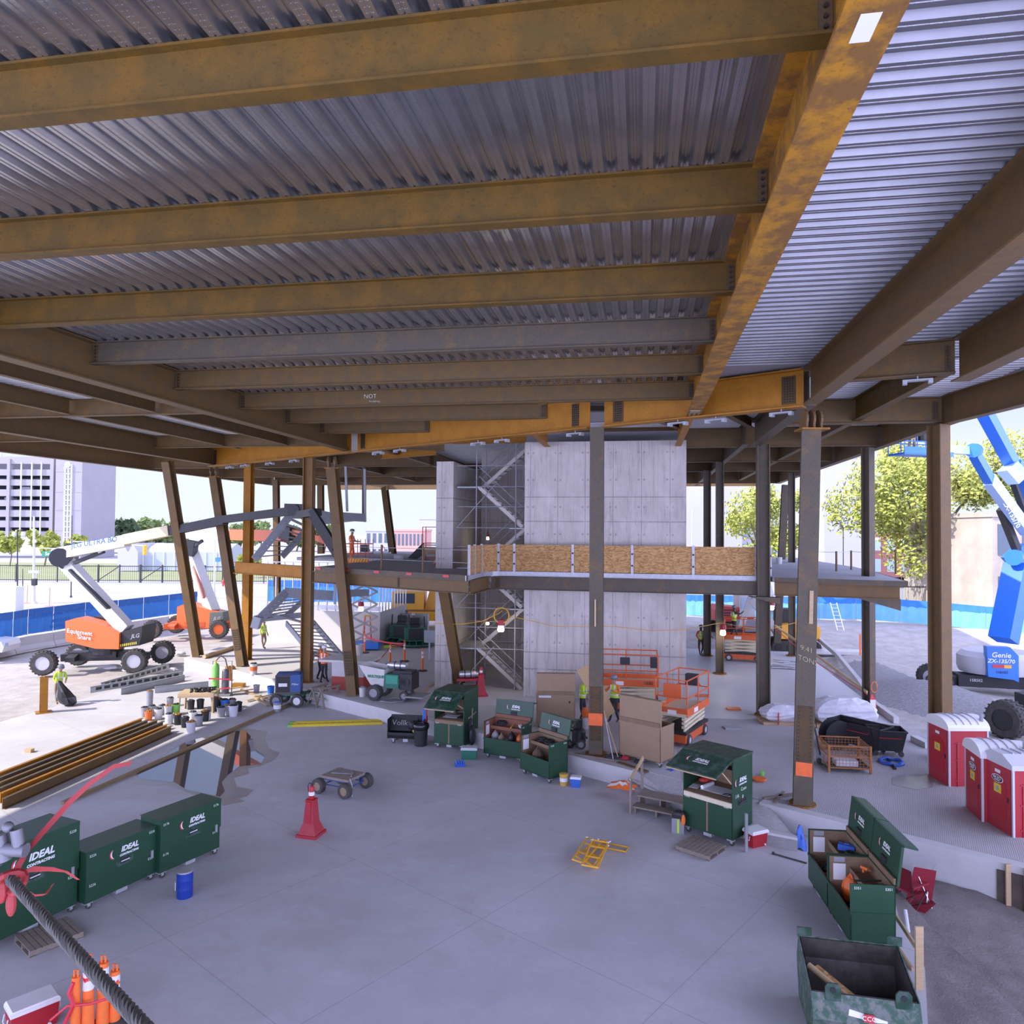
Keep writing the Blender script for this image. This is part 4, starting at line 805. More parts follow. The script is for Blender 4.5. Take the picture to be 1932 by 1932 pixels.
for i, s_ in enumerate(('FUTURE HOME OF THE UNIVERSITY OF MICHIGAN', 'CENTER FOR', 'INNOVATION')):
    o = text(s_, .22 if i == 0 else .3, BLUE_F2, f_, Matrix.Identity(4), 'mirrored_lettering'); o.data.transform(Matrix.Translation((2.6, -.06, 1.15-.4*i)) @ Matrix.Rotation(PI/2, 4, 'X') @ Matrix.Scale(-1, 4, (1, 0, 0)))
for i in range(7):
    a, c = fl[i+1]+Vector((0, 0, 0)), fl[i+2]; b = MB(); n = (c-a).length-.04
    b.ext([(0, -.3, 0), (0, .3, 0), (0, .28, .15), (0, .12, .4), (0, .1, .98), (0, -.1, .98), (0, -.12, .4), (0, -.28, .15)], (n, 0, 0))
    tag(b.build('concrete_barrier', CON_CURB, loc=(a.x, a.y, -.75), rz=yaw(a, c)), 'concrete barrier under the blue fence, %s from the left edge' % ordn[i].replace('nearest', 'first'), 'barrier', 'concrete barriers under the blue fence')
fr = [D(x, y, Y) for x, y, Y in ((1290, 1160, 66), (1345, 1162, 65), (1405, 1164, 64), (1470, 1166, 63), (1545, 1167, 62), (1615, 1168, 61), (1696, 1173, 60), (1780, 1180, 59), (1860, 1188, 58), (1925, 1193, 57), (1990, 1199, 56))]
nm = ['at the right core edge', 'behind the red excavator', 'behind the grey column', 'behind the yellow excavator', 'behind the pin column', 'right of the pin column with a ladder before it', 'between the pin column and tall outer column', 'behind the tall outer column', 'left of the blue lift', 'behind the blue lift boom']
fence_run(fr, 1.9, lambda p_: p_.z-.1, BLUE_FR, BLUE_F, ['pale blue screened fence panel '+x for x in nm], 'pale blue screened fence panels on the right')
f3 = [D(x, y, 82) for x, y in ((505, 1150), (560, 1150), (610, 1150), (665, 1150), (720, 1150), (760, 1150))]
fence_run(f3, 2.4, lambda p_: -.6, BLUE_F, BLUE_F2, ['blue fence panel seen through the metal studs, %s from left' % q for q in ('first', 'second', 'third', 'fourth', 'fifth')], 'blue fence panels behind the stud wall')
# lawn lots across the street and the metal fence
_b = MB(); _b.ext([(-260, 112, 0), (-20, 112, 0), (-10, 160, 0), (-260, 175, 0)], (0, 0, .1)); tag(_b.build('grass', GRASS, loc=(0, 0, -.6)), kind='stuff')
_b = MB(); _b.ext([(-200, 98, 0), (-30, 98, 0), (-30, 104, 0), (-200, 104, 0)], (0, 0, .06)); struct(_b.build('ground', CON_CURB, loc=(0, 0, -.58)))
t = thing('metal_fence', 'dark metal picket fence with sliding gate across the street', 'fence', (-68, 108, -.5))
for x in range(-40, 44, 6): b = MB(); b.box(x-.05, x+.05, -.05, .05, 0, 2.6); b.build('post', MESHG, t)
b = MB(); b.box(-42, 42, -.03, .03, 2.3, 2.42); b.box(-42, 42, -.03, .03, .25, .35); b.build('rail', MESHG, t)
b = MB()
for i in range(280): x = -42+i*.3; b.box(x-.014, x+.014, -.014, .014, .1, 2.45)
tag(b.build('pickets', MESHG, t), kind='stuff')
b = MB()
for k in range(7): x = 8+k*3.1; b.bar((x, -.06, .3), (x+3.1, -.06, 2.4) if k % 2 == 0 else (x+3.1, -.06, .3), .1, .1); b.box(x-.08, x+.08, -.14, 0, 0, 2.6)
b.build('gate_braces', MESHG, t)
# parking building
Yg = 190
def GP(x, y): return D(x, y, Yg)
t = thing('parking_garage', 'pale precast parking garage with open decks at the left edge', 'building', (D(60, 1005, Yg).x, Yg, -.5))
p0, p1 = D(-130, 862, Yg), D(101, 866, Yg)
b = MB()
for y0, y1 in ((862, 874), (886, 896), (905, 915), (924, 935), (944, 954), (963, 974), (983, 994), (1003, 1012)):
    a, c = D(-130, y1, Yg), D(99, y0, Yg); b.box(a.x, c.x, Yg, Yg+.6, a.z, c.z)
b.build('spandrel', PREC, t, world=True)
for x in (-60, 16): a, c = D(x-4, 1012, Yg), D(x+5, 866, Yg); b = MB(); b.box(a.x, c.x, Yg-.4, Yg+1, a.z, c.z); b.build('pier', PREC, t, world=True)
a, c = D(93, 1012, Yg), D(103, 862, Yg); b = MB(); b.box(a.x, c.x, Yg-.3, Yg+1, a.z, c.z); b.build('pier', PREC, t, world=True)
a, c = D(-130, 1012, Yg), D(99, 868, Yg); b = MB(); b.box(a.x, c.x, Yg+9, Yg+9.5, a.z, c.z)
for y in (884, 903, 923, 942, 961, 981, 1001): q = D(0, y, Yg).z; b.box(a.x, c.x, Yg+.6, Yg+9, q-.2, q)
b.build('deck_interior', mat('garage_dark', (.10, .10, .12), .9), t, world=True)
a, c = D(102, 1035, Yg-2), D(156, 846, Yg-2); b = MB(); b.box(a.x, c.x, Yg-2, Yg+14, -.5, c.z)
for y in (890, 928, 962, 1000): q = D(0, y, Yg).z; b.box(a.x-.02, c.x+.02, Yg-2.05, Yg-2, q-.08, q+.0)
b.build('stair_tower', PREC, t, world=True)
b = MB()
for x in (122, 128, 134):
    a, c = D(x-.6, 1035, Yg-2.1), D(x+.6, 876, Yg-2.1); b.box(a.x, c.x, Yg-2.3, Yg-2, 0, c.z)
for y in range(884, 1020, 10): a, c = D(122, y+.5, Yg-2), D(134, y-.5, Yg-2); b.box(a.x, c.x, Yg-2.3, Yg-2.05, a.z, c.z)
b.build('tower_trellis', WHITE, t, world=True)
a = D(129, 877, Yg-2); b = MB(); b.cyl((a.x, Yg-2.4, a.z), (a.x, Yg-2, a.z), .75, 16); b.build('round_emblem', GLITE, t, world=True)
for x in (38, 58, 76): a, c = D(x-.4, 1012, Yg-.5), D(x+.4, 872, Yg-.5); b = MB(); b.box(a.x, c.x, Yg-.4, Yg-.2, a.z, c.z); b.build('downpipe', GLITE, t, world=True)
for i, (x, y) in enumerate(((86, 906), (52, 927), (58, 948), (20, 947), (84, 990))):
    b = MB(); a = D(x, y+1, Yg+3); b.box(a.x-2, a.x+2, Yg+2, Yg+3.8, a.z, a.z+.7); b.box(a.x-1, a.x+1.2, Yg+2.1, Yg+3.7, a.z+.7, a.z+1.3); tag(b.build('parked_car', GLITE if i % 2 else DARK), ['pale car parked near the top of the garage', 'dark car in the third garage deck', 'pale car in the fourth garage deck', 'dark car at the left of the fourth garage deck', 'dark car in the lowest visible garage deck'][i], 'car')
# trees
def tree(label, P, crown, r, m, n, trunk=.3, leaf=.35, seed=1, group=None, cat='tree', lobes=15):
    rnd = random.Random(seed); t = thing('tree' if cat == 'tree' else 'shrub', label, cat, P, 0, group); h = crown
    R0_, R1_ = r
    b = MB(); b.tube([(0, 0, 0), (.1*R0_, .05*R0_, h*.45), (0, 0, h)], [trunk, trunk*.8, trunk*.35], 8)
    lb = []
    for k in range(lobes):
        a = rnd.uniform(0, 2*PI); q = rnd.uniform(.25, .8); lb.append((math.cos(a)*r[0]*q if isinstance(r, tuple) else math.cos(a)*r*q, math.sin(a)*(r[0] if isinstance(r, tuple) else r)*q, h+rnd.uniform(-.62, .75)*(r[1] if isinstance(r, tuple) else r), (r[1] if isinstance(r, tuple) else r)*rnd.uniform(.22, .42)))
    for x, y, z, q in lb[:6]: b.tube([(0, 0, h*.5), (x*.5, y*.5, (h*.5+z)*.5+.3), (x, y, z)], [trunk*.45, trunk*.3, trunk*.1], 5)
    b.build('trunk', BARK, t, smooth=True)
    b = MB(); vs = []; fs = []
    for i in range(n):
        x, y, z, q = lb[rnd.randrange(len(lb))]
        d = Vector((rnd.gauss(0, 1), rnd.gauss(0, 1), rnd.gauss(0, .75))).normalized()*q*rnd.uniform(.55, 1.12); c = Vector((x, y, z))+d
        e = Vector((rnd.gauss(0, 1), rnd.gauss(0, 1), rnd.gauss(0, 1))).normalized()*leaf*rnd.uniform(.5, 1.2); g = e.orthogonal().normalized()*leaf*.55
        k = len(vs); vs += [c-e, c+g, c+e, c-g]; fs.append((k, k+1, k+2, k+3))
    b.add(vs, fs); b.build('foliage', m, t); return t
def treeat(label, x, ybase, Y, ytop, wpx, m, n, seed, leaf=.35, zb=-.6, group=None, asp=None, cat='tree'):
    P = D(x, 1000, Y); top = D(x, ytop, Y).z; rad = wpx*Y/F/2; hh = (top-zb); cr_ = (top-D(x, ybase, Y).z)/2
    return tree(label, (P.x, Y, zb), top-zb-cr_, (rad*1.1, cr_*1.15), m, n, max(.12, rad*.06), leaf, seed, group, cat)
treeat('large yellow-green street tree behind the blue basket and tall outer column', 1745, 1075, 74, 838, 330, LEAF_Y, 17000, 3, .26, 0)
treeat('feathery yellow-green tree between the slim columns right of the core', 1440, 1070, 84, 925, 190, LEAF_Y, 6500, 5, .26, 0)
treeat('darker green small tree behind the trunk of the large street tree', 1835, 1080, 88, 1005, 90, LEAF_G, 3000, 6, .3, 0)
treeat('round green shrub seen below the right upper floor, left one', 1582, 1130, 70, 1108, 16, LEAF_Y, 300, 8, .25, 0, 'round shrubs behind the pale fence', cat='shrub')
treeat('round green shrub seen below the right upper floor, right one', 1622, 1130, 70, 1110, 18, LEAF_Y, 300, 9, .25, 0, 'round shrubs behind the pale fence', cat='shrub')
rnd = random.Random(4)
for i, (x, yt, w_, m, Y, lb) in enumerate(((165, 992, 50, LEAF_D, 230, 'dark tree at the foot of the garage tower'), (195, 988, 60, LEAF_D, 230, 'dark rounded tree right of the garage'), (228, 984, 66, LEAF_D, 235, 'dark tree left of the white boom end'), (262, 984, 70, LEAF_G, 260, 'green tree on the skyline above the white boom'), (300, 981, 76, LEAF_G, 265, 'tallest green tree on the skyline at left'), (335, 984, 60, LEAF_G, 265, 'green skyline tree behind the far left leaning column'), (452, 992, 56, LEAF_G, 265, 'green skyline tree between the two left columns'), (490, 988, 60, LEAF_G, 260, 'green skyline tree left of the boom knuckle'), (560, 990, 60, LEAF_G, 260, 'green skyline tree beyond the upper stair'), (612, 994, 56, LEAF_G, 260, 'green skyline tree right of the worker column'), (20, 1006, 40, LEAF_Y, 150, 'yellowing small tree before the garage at the left edge'), (85, 1004, 56, LEAF_Y, 150, 'yellowing small tree before the middle of the garage'), (142, 1012, 40, LEAF_Y, 150, 'yellowing small tree before the garage tower'), (470, 1050, 40, LEAF_Y, 120, 'low yellowing bush beside the metal fence'))):
    treeat(lb, x, 1030 if i < 10 else 1040 if i < 13 else 1072, Y, yt, w_, m, 1100 if i < 10 else 900, 20+i, 1.1 if i < 10 else .6)
# greenhouse
t = thing('greenhouse', 'long pale greenhouse with two gabled ends beyond the metal fence', 'greenhouse', (D(270, 1050, 135).x, 135, -.4))
x0, x1, x2 = D(222, 1050, 135).x, D(260, 1050, 135).x, D(420, 1050, 135).x; zt = D(0, 1024, 135).z; ze = D(0, 1040, 135).z
b = MB()
for q in (0, .5): xa = x0+(x1-x0)*q; xb = xa+(x1-x0)*.5; b.ext([(xa, 135, -.4), (xb, 135, -.4), (xb, 135, ze), ((xa+xb)/2, 135, zt), (xa, 135, ze)], (0, 12, 0))
b.build('gable_house', PALEW, t, world=True)
b = MB(); b.ext([(x1, 137, -.4), (x1, 147, -.4), (x1, 147, ze), (x1, 142, zt), (x1, 137, ze)], (x2-x1, 0, 0)); b.build('long_house', mat('poly_sheet', (.38, .42, .47), .4), t, world=True)
for k in range(9): x = x1+(x2-x1)*k/8; b = MB(); b.box(x-.06, x+.06, 136.85, 137, -.4, ze); b.build('rib_frame', WHITE, t, world=True)
# street furniture at left
def pole(label, cat, x, y0, y1, Y, r, m, name, extra=None):
    a, c = D(x, y0, Y), D(x, y1, Y); a.z = a.z if y0 == 865 else -.55 if Y > 63 and x < 1200 else .2; t = thing(name, label, cat, a); b = MB(); b.cyl((0, 0, 0), (c.x-a.x, 0, c.z-a.z), r, 8, r*.7); b.build('pole', m, t)
    b = MB(); b.lathe([(r*2.2, 0), (r*1.4, .25)], 10); b.build('base', m, t)
    if extra: extra(t, c-a)
    return t
def sig(t, top):
    b = MB(); b.box(-.2, .2, -.2, .2, 1.9, 2.6); b.build('control_box', DARK, t)
    b = MB(); b.box(-.55, .5, -.15, .15, 3.2, 3.45); b.build('sign_bracket', GLITE, t); b = MB(); b.box(-.25, .1, -.1, .1, 6.4, 6.7); b.build('lamp_head', GLITE, t)
pole('grey steel signal pole beside the street sign reading Second', 'pole', 64, 1145, 974, 78, .14, GLITE, 'signal_pole', sig)
t = thing('street_sign', 'green street sign reading Second in front of the lawn', 'sign', D(98, 1045, 77))
b = MB(); h = 10*77/F; w_ = 37*77/F; b.box(-w_/2, w_/2, -.02, .02, -h/2, h/2); b.build('sign_board', SIGN_G, t); text('Second', h*.85, DECALW, t, face_m((.0, -.03, 0), (1, 0, 0), (0, 0, 1)), font_offset=.008)
b = MB(); b.bar((-w_*.9, .1, .6), (w_*.6, .1, .55), .08, .08); b.build('mast_arm', GLITE, t)
def lant(t, top):
    for s_ in (-1, 1): b = MB(); b.tube([(0, 0, top.z-.3), (s_*.4, 0, top.z-.1), (s_*.55, 0, top.z-.4)], .04, 5); b.build('arm', DARK, t); b = MB(); b.lathe([(.05, -.9), (.24, -.7), (.26, -.35), (.1, -.2)], 10, (s_*.55, 0, top.z-.2)); b.build('globe', GLITE, t)
pole('dark street lamp with two globes at the left edge', 'street lamp', 33, 1110, 997, 92, .08, DARK, 'street_lamp', lant)
for i, (x, y0, y1, lb) in enumerate(((43, 1115, 1073, 'short dark sign post behind the signal pole'), (136, 1030, 973, 'thin tall dark post before the garage tower'), (405, 1100, 1015, 'pale signal pole with a blue sign between left columns'))): pole(lb, 'pole', x, y0, y1, 85, .06 if i < 2 else .12, DARK if i < 2 else GLITE, 'signal_pole')
b = MB(); b.box(-.25, .25, -.06, .06, 0, .5); tag(b.build('street_sign', BLUE, loc=D(411, 1060, 84.5)), 'small blue sign on the pale pole between left columns', 'sign')
t = thing('traffic_signal', 'yellow traffic signal hanging over the greenhouse lawn', 'traffic light', D(273, 1047, 90)); b = MB(); b.box(-.2, .2, -.15, .15, 0, 1.2); b.build('housing', CRANE_Y, t); b = MB(); b.cyl((0, .2, 1.1), (-9, .2, 1.6), .07, 6); b.cyl((-9, .2, 1.8), (-9, .2, -6), .12, 8); b.build('mast_arm', GLITE, t)
for k in range(3): b = MB(); b.cyl((0, -.15, .2+.4*k), (0, -.3, .2+.4*k), .13, 10); b.build('visor', CRANE_Y, t)
b = MB(); b.box(-.75, .75, -.6, .6, 0, 2.3); tag(b.build('utility_cabinet', OFFW, loc=G(22, 1152, -.55)), 'pale utility cabinet by the street at the left edge', 'cabinet')
b = MB(); b.lathe([(.15, 0), (.15, .6), (.2, .62), (.2, .7), (.05, .9)], 8); b.cyl((-.25, 0, .5), (.25, 0, .5), .08, 6); tag(b.build('fire_hydrant', DECALR, loc=G(421, 1106, -.5)), 'red fire hydrant across the street between left columns', 'hydrant')
for i, (x, y0, y1) in enumerate(((385, 968, 945), (213, 1000, 968), (3, 870, 838))): pole(['tall far light mast between two left columns', 'thin far light mast above the dark trees', 'thin mast on top of the garage'][i], 'pole', x, 1005 if i < 2 else 865, y1, 240 if i < 2 else 195, .18, GLITE, 'light_mast')
for i, (x, y) in enumerate(((51, 1138), (93, 1144))):
    t = thing('sign_stand', ['thin street sign stand left of the signal pole', 'thin street sign stand right of the signal pole'][i], 'sign', G(x, y, -.5)); b = MB(); b.cyl((0, 0, 0), (.05, 0, 2.3), .025, 5); b.bar((-.5, 0, .02), (.5, 0, .02), .08, .04); b.build('post', BRICK, t); b = MB(); b.box(-.3, .35, -.02, 0, 1.9, 2.35); b.build('panel', OFFW, t)
# distant buildings
def bld(name, label, x0, x1, yt, Y, m, zb=-.6, wins=None, dy=14):
    a, c = D(x0, 1000, Y), D(x1, yt, Y); t = thing(name, label, 'building', ((a.x+c.x)/2, Y, zb)); b = MB(); b.box(a.x, c.x, Y, Y+dy, zb, c.z); b.build('walls', m, t, world=True)
    b = MB(); b.box(a.x-.15, c.x+.15, Y-.15, Y+dy, c.z-.05, c.z+.35); b.build('cornice', m, t, world=True)
    if wins:
        nx, ny, wm = wins
        for j in range(ny):
            for i in range(nx):
                X = a.x+(c.x-a.x)*(i+.5)/nx; Z = zb+(c.z-zb)*(j+.55)/ny; ww = (c.x-a.x)/nx*.28; hh = (c.z-zb)/ny*.3; b = MB(); b.box(X-ww, X+ww, Y-.06, Y+.02, Z-hh, Z+hh); b.build('window', wm, t, world=True)
    return t
bld('brick_building', 'pink-red brick building with arched windows left of the pier', 742, 800, 1002, 150, mat('pale_brick', (.62, .34, .30), .9), wins=(8, 2, GLASSM))
bld('pale_building', 'pale grey low building behind the deck lift basket', 690, 745, 1002, 180, PALEW, wins=(5, 2, GLASSM))
bld('pale_building', 'pale distant block left of the pier above the brick building', 790, 830, 980, 260, PALEW)
bld('pale_building', 'large blank white building right of the core', 1285, 1400, 880, 120, PALEW, 0)
bld('pale_building', 'tall pale blue-grey wall behind the pin column', 1555, 1630, 862, 105, PALEW, 0)
bld('pale_building', 'pale low building with windows behind the feathery tree', 1395, 1560, 990, 130, OFFW, 0, (6, 3, GLASSL))
bld('brick_building', 'reddish building behind the large street tree', 1640, 1885, 1010, 125, BRICK, 0, (9, 2, GLASSL))
bld('stone_building', 'tan stone building corner behind the blue lift at right', 1872, 2010, 975, 62, STONE, .2, (3, 2, GLASSM))
t = thing('delivery_truck', 'white delivery truck with purple lettering under the large tree', 'truck', G(1850, 1076, -.3)); t.scale = (1.6,)*3; b = MB(); b.box(-1.2, 3.2, -1, 1, .7, 2.6); b.build('cargo_box', WHITE, t); b = MB(); b.box(-3, -1.25, -1, 1, .6, 1.9); b.build('cab', WHITE, t)
text('Fed', .9, mat('purple', (.16, .04, .35), .5), t, face_m((.2, -1.03, 1.95), (1, 0, 0), (0, 0, 1)), font_offset=.02); text('Ex', .9, ORANGE, t, face_m((1.5, -1.03, 1.95), (1, 0, 0), (0, 0, 1)), font_offset=.02)
for x in (-2.2, 1.6, 2.5): b = MB(); b.cyl((x, -1, .4), (x, -.7, .4), .42, 12); b.build('wheel', RUBBER, t)
t = thing('metal_fence', 'green-posted metal fence behind the pale blue fence at right', 'fence', (D(1770, 1120, 72).x, 72, .2))
b = MB(); b.box(-9, 12, -.03, .03, 2.0, 2.1); b.box(-9, 12, -.03, .03, .2, .3); b.build('rail', MESHG, t); b = MB()
for i in range(140): x = -9+i*.15; b.box(x-.015, x+.015, -.015, .015, 0, 2.2)
tag(b.build('pickets', MESHG, t), kind='stuff')
for x in (-4.5, 0, 4.5, 9): b = MB(); b.box(x-.12, x+.12, -.12, .12, 0, 2.6); b.build('post', TEAL, t)
def crook(t, top): b = MB(); b.tube([(0, 0, top.z-.1), (-.2, 0, top.z+.3), (-.7, 0, top.z+.4), (-1.05, 0, top.z+.1)], .05, 5); b.build('arm', DARK, t); b = MB(); b.lathe([(.05, -.5), (.22, -.3), (.2, -.05), (.06, 0)], 10, (-1.05, 0, top.z+.1)); b.build('globe', GLITE, t)
pole('dark street lamp with a curved arm right of the pin column', 'street lamp', 1591, 1100, 995, 72, .06, DARK, 'street_lamp', crook)
pole('pale curved street light beside the right core edge', 'street lamp', 1306, 1100, 960, 90, .08, GLITE, 'street_lamp')
b = MB()
for i, x in enumerate((1309, 1360, 1415)): pass
# yellow crane and others beyond the pier
t = thing('mobile_crane', 'yellow mobile crane parked beyond the trowel machines', 'crane', G(795, 1190, -.3))
b = MB(); b.box(-1.9, 3.6, -1.2, 1.2, .9, 1.6); b.build('chassis', CRANE_Y, t); b = MB(); b.box(-2.1, .3, -1.1, 1.1, 1.75, 3.1); b.build('cab', CRANE_Y, t); b = MB(); b.box(-1.9, -.4, -1.13, -1.1, 2.2, 2.95); b.build('cab_window', GLASSM, t)
b = MB(); b.ext([(.3, -.8, 1.7), (2.6, -.8, 1.7), (1.9, -.8, 2.6), (.8, -.8, 3.6)], (0, 1.6, 0)); b.build('turret', CRANE_Y, t); b = MB(); b.bar((.6, 0, 3.2), (4.5, 0, 5.2), .7, .7); b.build('boom', CRANE_Y, t)
for x in (-1.1, 2.6): b = MB(); b.cyl((x, -1.3, .75), (x, -.85, .75), .75, 18); b.mt(1).cyl((x, -1.34, .75), (x, -1.28, .75), .4, 12); b.build('wheel', [RUBBER, CRANE_Y], t)
b = MB(); b.box(-.9, .9, -.4, .4, 0, 1.6); tag(b.build('metal_sheet_stack', GALV_D, loc=G(792, 1192, 0)+Vector((0, -2.5, 0))), 'grey metal panel standing before the yellow crane', 'panel')
# ================================================================= machines
def wheel(t, c, r, w_, rim, lug=True, axis=(1, 0, 0), world=False, n=22, name='wheel'):
    """tyre with tread lugs and a dished rim; axis = axle direction"""
    b = MB(); ax = Vector(axis).normalized(); q = ax.to_track_quat('Z', 'Y').to_matrix().to_4x4(); b.M = Matrix.Translation(c) @ q
    b.lathe([(r*.55, -w_*.5), (r*.88, -w_*.5), (r*.97, -w_*.36), (r*.97, w_*.36), (r*.88, w_*.5), (r*.55, w_*.5), (r*.5, 0)], n, cap=False)
    if lug:
        for i in range(n):
            a = 2*PI*i/n
            for s_ in (-1, 1):
                a2 = a+(.5*PI/n if s_ > 0 else 0); p0 = Vector((math.cos(a2), math.sin(a2), 0)); p1 = Vector((math.cos(a2+.16), math.sin(a2+.16), 0))
                b.bar(p0*r*.975+Vector((0, 0, 0)), p1*r*.975+Vector((0, 0, s_*w_*.45)), r*.09, r*.07, p0)
    o = b.build(name, RUBBER, t, world=world)
    b = MB(); b.M = Matrix.Translation(c) @ q
    b.lathe([(r*.57, -w_*.44), (r*.5, -w_*.3), (r*.2, -w_*.25), (r*.2, w_*.25), (r*.5, w_*.3), (r*.57, w_*.44)], 18)
    b.lathe([(r*.16, -w_*.42), (r*.18, 0), (r*.16, w_*.42)], 10); rr = b.build('rim', rim, o, world=False)
    if world:
        I = TM[t.name].inverted()
        rr.data.transform(I)
    return o
def boom_body(label, base_pts, mats, loc, rz):
    pass
def jlg(label, P, rz, chassis_m, rim, hood_m, decal):
    """rough-terrain boom base: local x along the chassis, y across"""
    t = thing('boom_lift', label, 'boom lift', P, rz)
    b = MB(); b.box(-1.9, 1.9, -.42, .42, .55, 1.05); b.box(-.75, .75, -.7, .7, .75, 1.1); b.build('chassis', chassis_m, t)
    for sx in (-1, 1):
        b = MB(); b.ext([(sx*1.3, -1.1, .62), (sx*1.3, 1.1, .62), (sx*1.3, 1.1, .86), (sx*1.3, .5, .98), (sx*1.3, -.5, .98), (sx*1.3, -1.1, .86)], (sx*.5, 0, 0)); b.build('axle', chassis_m, t)
        for sy in (-1, 1): wheel(t, (sx*WX+sy*.35, sy*WY, .68), .68, .52, rim, axis=(0, 1, 0))
        b = MB(); b.bar((sx*.9, 0, .75), (sx*WX, 0, .72), .5, .4); b.build('axle_arm', chassis_m, t)
    return t
WX, WY = 2.35, 1.5
YB = 42.5
P1 = G(200, 1262, -.75)
t = jlg('orange and white boom lift in front, its long grey arm reaching right', P1, .18, DARK, GLITE, LIFT_O, '')
def wb(p, q, w_, h, nm, m, up=(0, 0, 1), tt=None):
    b = MB(); b.bar(p, q, w_, h, up); return b.build(nm, m, tt or t, world=True)
b = MB(); b.lathe([(.9, .95), (.9, 1.9)], 18); b.build('slew_bearing', BLACK, t)
b = MB(); a = [D(x, y, 42.4) for x, y in ((123, 1172), (144, 1166), (197, 1180), (225, 1195), (224, 1225), (180, 1224), (124, 1210))]; b.ext(a, (0, 1.1, 0)); b.build('engine_hood', ORANGE, t, world=True)
b = MB(); a = [D(x, y, 42.6) for x, y in ((226, 1193), (268, 1181), (267, 1200), (262, 1218), (226, 1222))]; b.ext(a, (0, 1.7, 0)); b.build('turntable', DARK, t, world=True)
b = MB(); a = [D(x, y, 43.6) for x, y in ((168, 1172), (178, 1163), (200, 1166), (215, 1185), (200, 1190))]; b.ext(a, (0, .7, 0)); b.build('rear_hood', BLACK, t, world=True)
text('Equipment', .34, DECALW, t, TM[t.name].inverted() @ face_m(D(150, 1193, 42.34), (1, 0, -.12), (0, 0, 1)), font_offset=.004); text('Share', .34, DECALW, t, TM[t.name].inverted() @ face_m(D(159, 1203, 42.34), (1, 0, -.12), (0, 0, 1)), font_offset=.004)
text('JLG', .32, GLITE, t, TM[t.name].inverted() @ face_m(D(255, 1200, 42.52), (1, 0, .1), (0, 0, 1)), shear=.2)
b = MB()
for k in range(9): p_ = D(227+3.6*k, 1217.5-.6*k, 42.5); b.box(p_.x, p_.x+.06, p_.y-.02, p_.y, p_.z-.08, p_.z+.06)
b.build('hazard_stripe', LADDER_Y, t, world=True)
e1 = D(122, 1058, 43.8)
wb(D(240, 1188, 42.9), e1, .62, .72, 'lower_boom', WHITE); wb(D(205, 1148, 42.5), D(133, 1075, 43.3), .3, .12, 'boom_hose_track', BLACK)
b = MB(); b.cyl(D(112, 1052, 43), D(130, 1050, 45.2), .55, 12); b.bar(D(113, 1068, 43.6), D(136, 1030, 43.6), .5, .6); b.build('elbow', BLACK, t, world=True)
wb(D(120, 1043, 43.5), D(240, 1020, 42.4), .55, .66, 'upper_boom', mat('boom_cream', (.74, .70, .60), .45)); wb(D(238, 1018, 42.4), D(322, 1001, 41.6), .5, .58, 'upper_boom', mat('boom_sand', (.62, .54, .32), .5))
wb(D(140, 1062, 43.3), D(196, 1040, 43), .2, .2, 'lift_cylinder', DARK); wb(D(160, 1054, 43.2), D(200, 1036, 42.9), .11, .11, 'cylinder_rod', ALU)
text('JLG ULTRA BOOM', .42, BLUE_F2, t, TM[t.name].inverted() @ face_m(D(188, 1022, 42.3), (1, -.05, .16), (-.16, 0, 1)), shear=.15, font_offset=.004)
wb(D(318, 1003, 41.7), D(425, 981, 40.0), .42, .46, 'telescopic_arm', DARK); wb(D(422, 980, 40.0), D(560, 963, 37.2), .36, .40, 'telescopic_arm', DARK)
b = MB(); b.cyl(D(553, 962, 36.6), D(566, 962, 37.8), .3, 12); b.bar(D(540, 956, 37), D(575, 957, 36.8), .4, .3); b.bar(D(560, 972, 36.8), D(600, 966, 35.2), .4, .35); b.build('knuckle', BLACK, t, world=True)
wb(D(588, 962, 35.0), D(633, 1032, 34.6), .22, .3, 'jib_arm', DARK); wb(D(586, 975, 35.0), D(634, 1052, 34.6), .12, .16, 'jib_arm', DARK)
# the second, orange boom lift behind
P2 = D(372, 1212, 56.); P2.z = -.6
t = jlg('orange boom lift parked behind the leaning columns, its arm folded back', P2, .1, LIFT_O, LIFT_O, LIFT_O, '')
b = MB(); b.ext([D(x, y, 55.4) for x, y in ((334, 1145), (352, 1138), (392, 1150), (424, 1158), (424, 1186), (350, 1184), (333, 1172))], (0, 1.4, 0)); b.build('engine_hood', ORANGE, t, world=True)
b = MB(); b.ext([D(x, y, 55) for x, y in ((396, 1156), (420, 1155), (421, 1172), (414, 1186), (394, 1187))], (0, 1.2, 0)); b.build('turntable', mat('grey_green', (.13, .14, .12), .6), t, world=True)
text('JLG', .34, GLITE, t, TM[t.name].inverted() @ face_m(D(409, 1167, 54.9), (1, 0, .05), (0, 0, 1)), shear=.2)
wb(D(402, 1155, 56), D(361, 1042, 57.5), .75, .8, 'lower_boom', WHITE); wb(D(385, 1128, 55.6), D(366, 1068, 56.8), .2, .2, 'boom_lettering_strip', BRICK)
b = MB(); b.bar(D(357, 1048, 57), D(362, 1020, 57), .9, .8); b.build('elbow', BLACK, t, world=True); wb(D(358, 1036, 56.8), D(382, 1020, 56.5), .2, .2, 'lift_cylinder', DARK)
wb(D(352, 1006, 57.5), D(440, 1008, 52), .6, .8, 'upper_boom', mat('boom_cream', (.74, .70, .60), .45))
wb(D(438, 1009, 52), D(536, 1011, 46), .45, .72, 'upper_boom', LIFT_O)
b = MB(); b.bar(D(536, 1004, 45.8), D(556, 1008, 45.2), .8, .8); b.build('knuckle', BLACK, t, world=True)
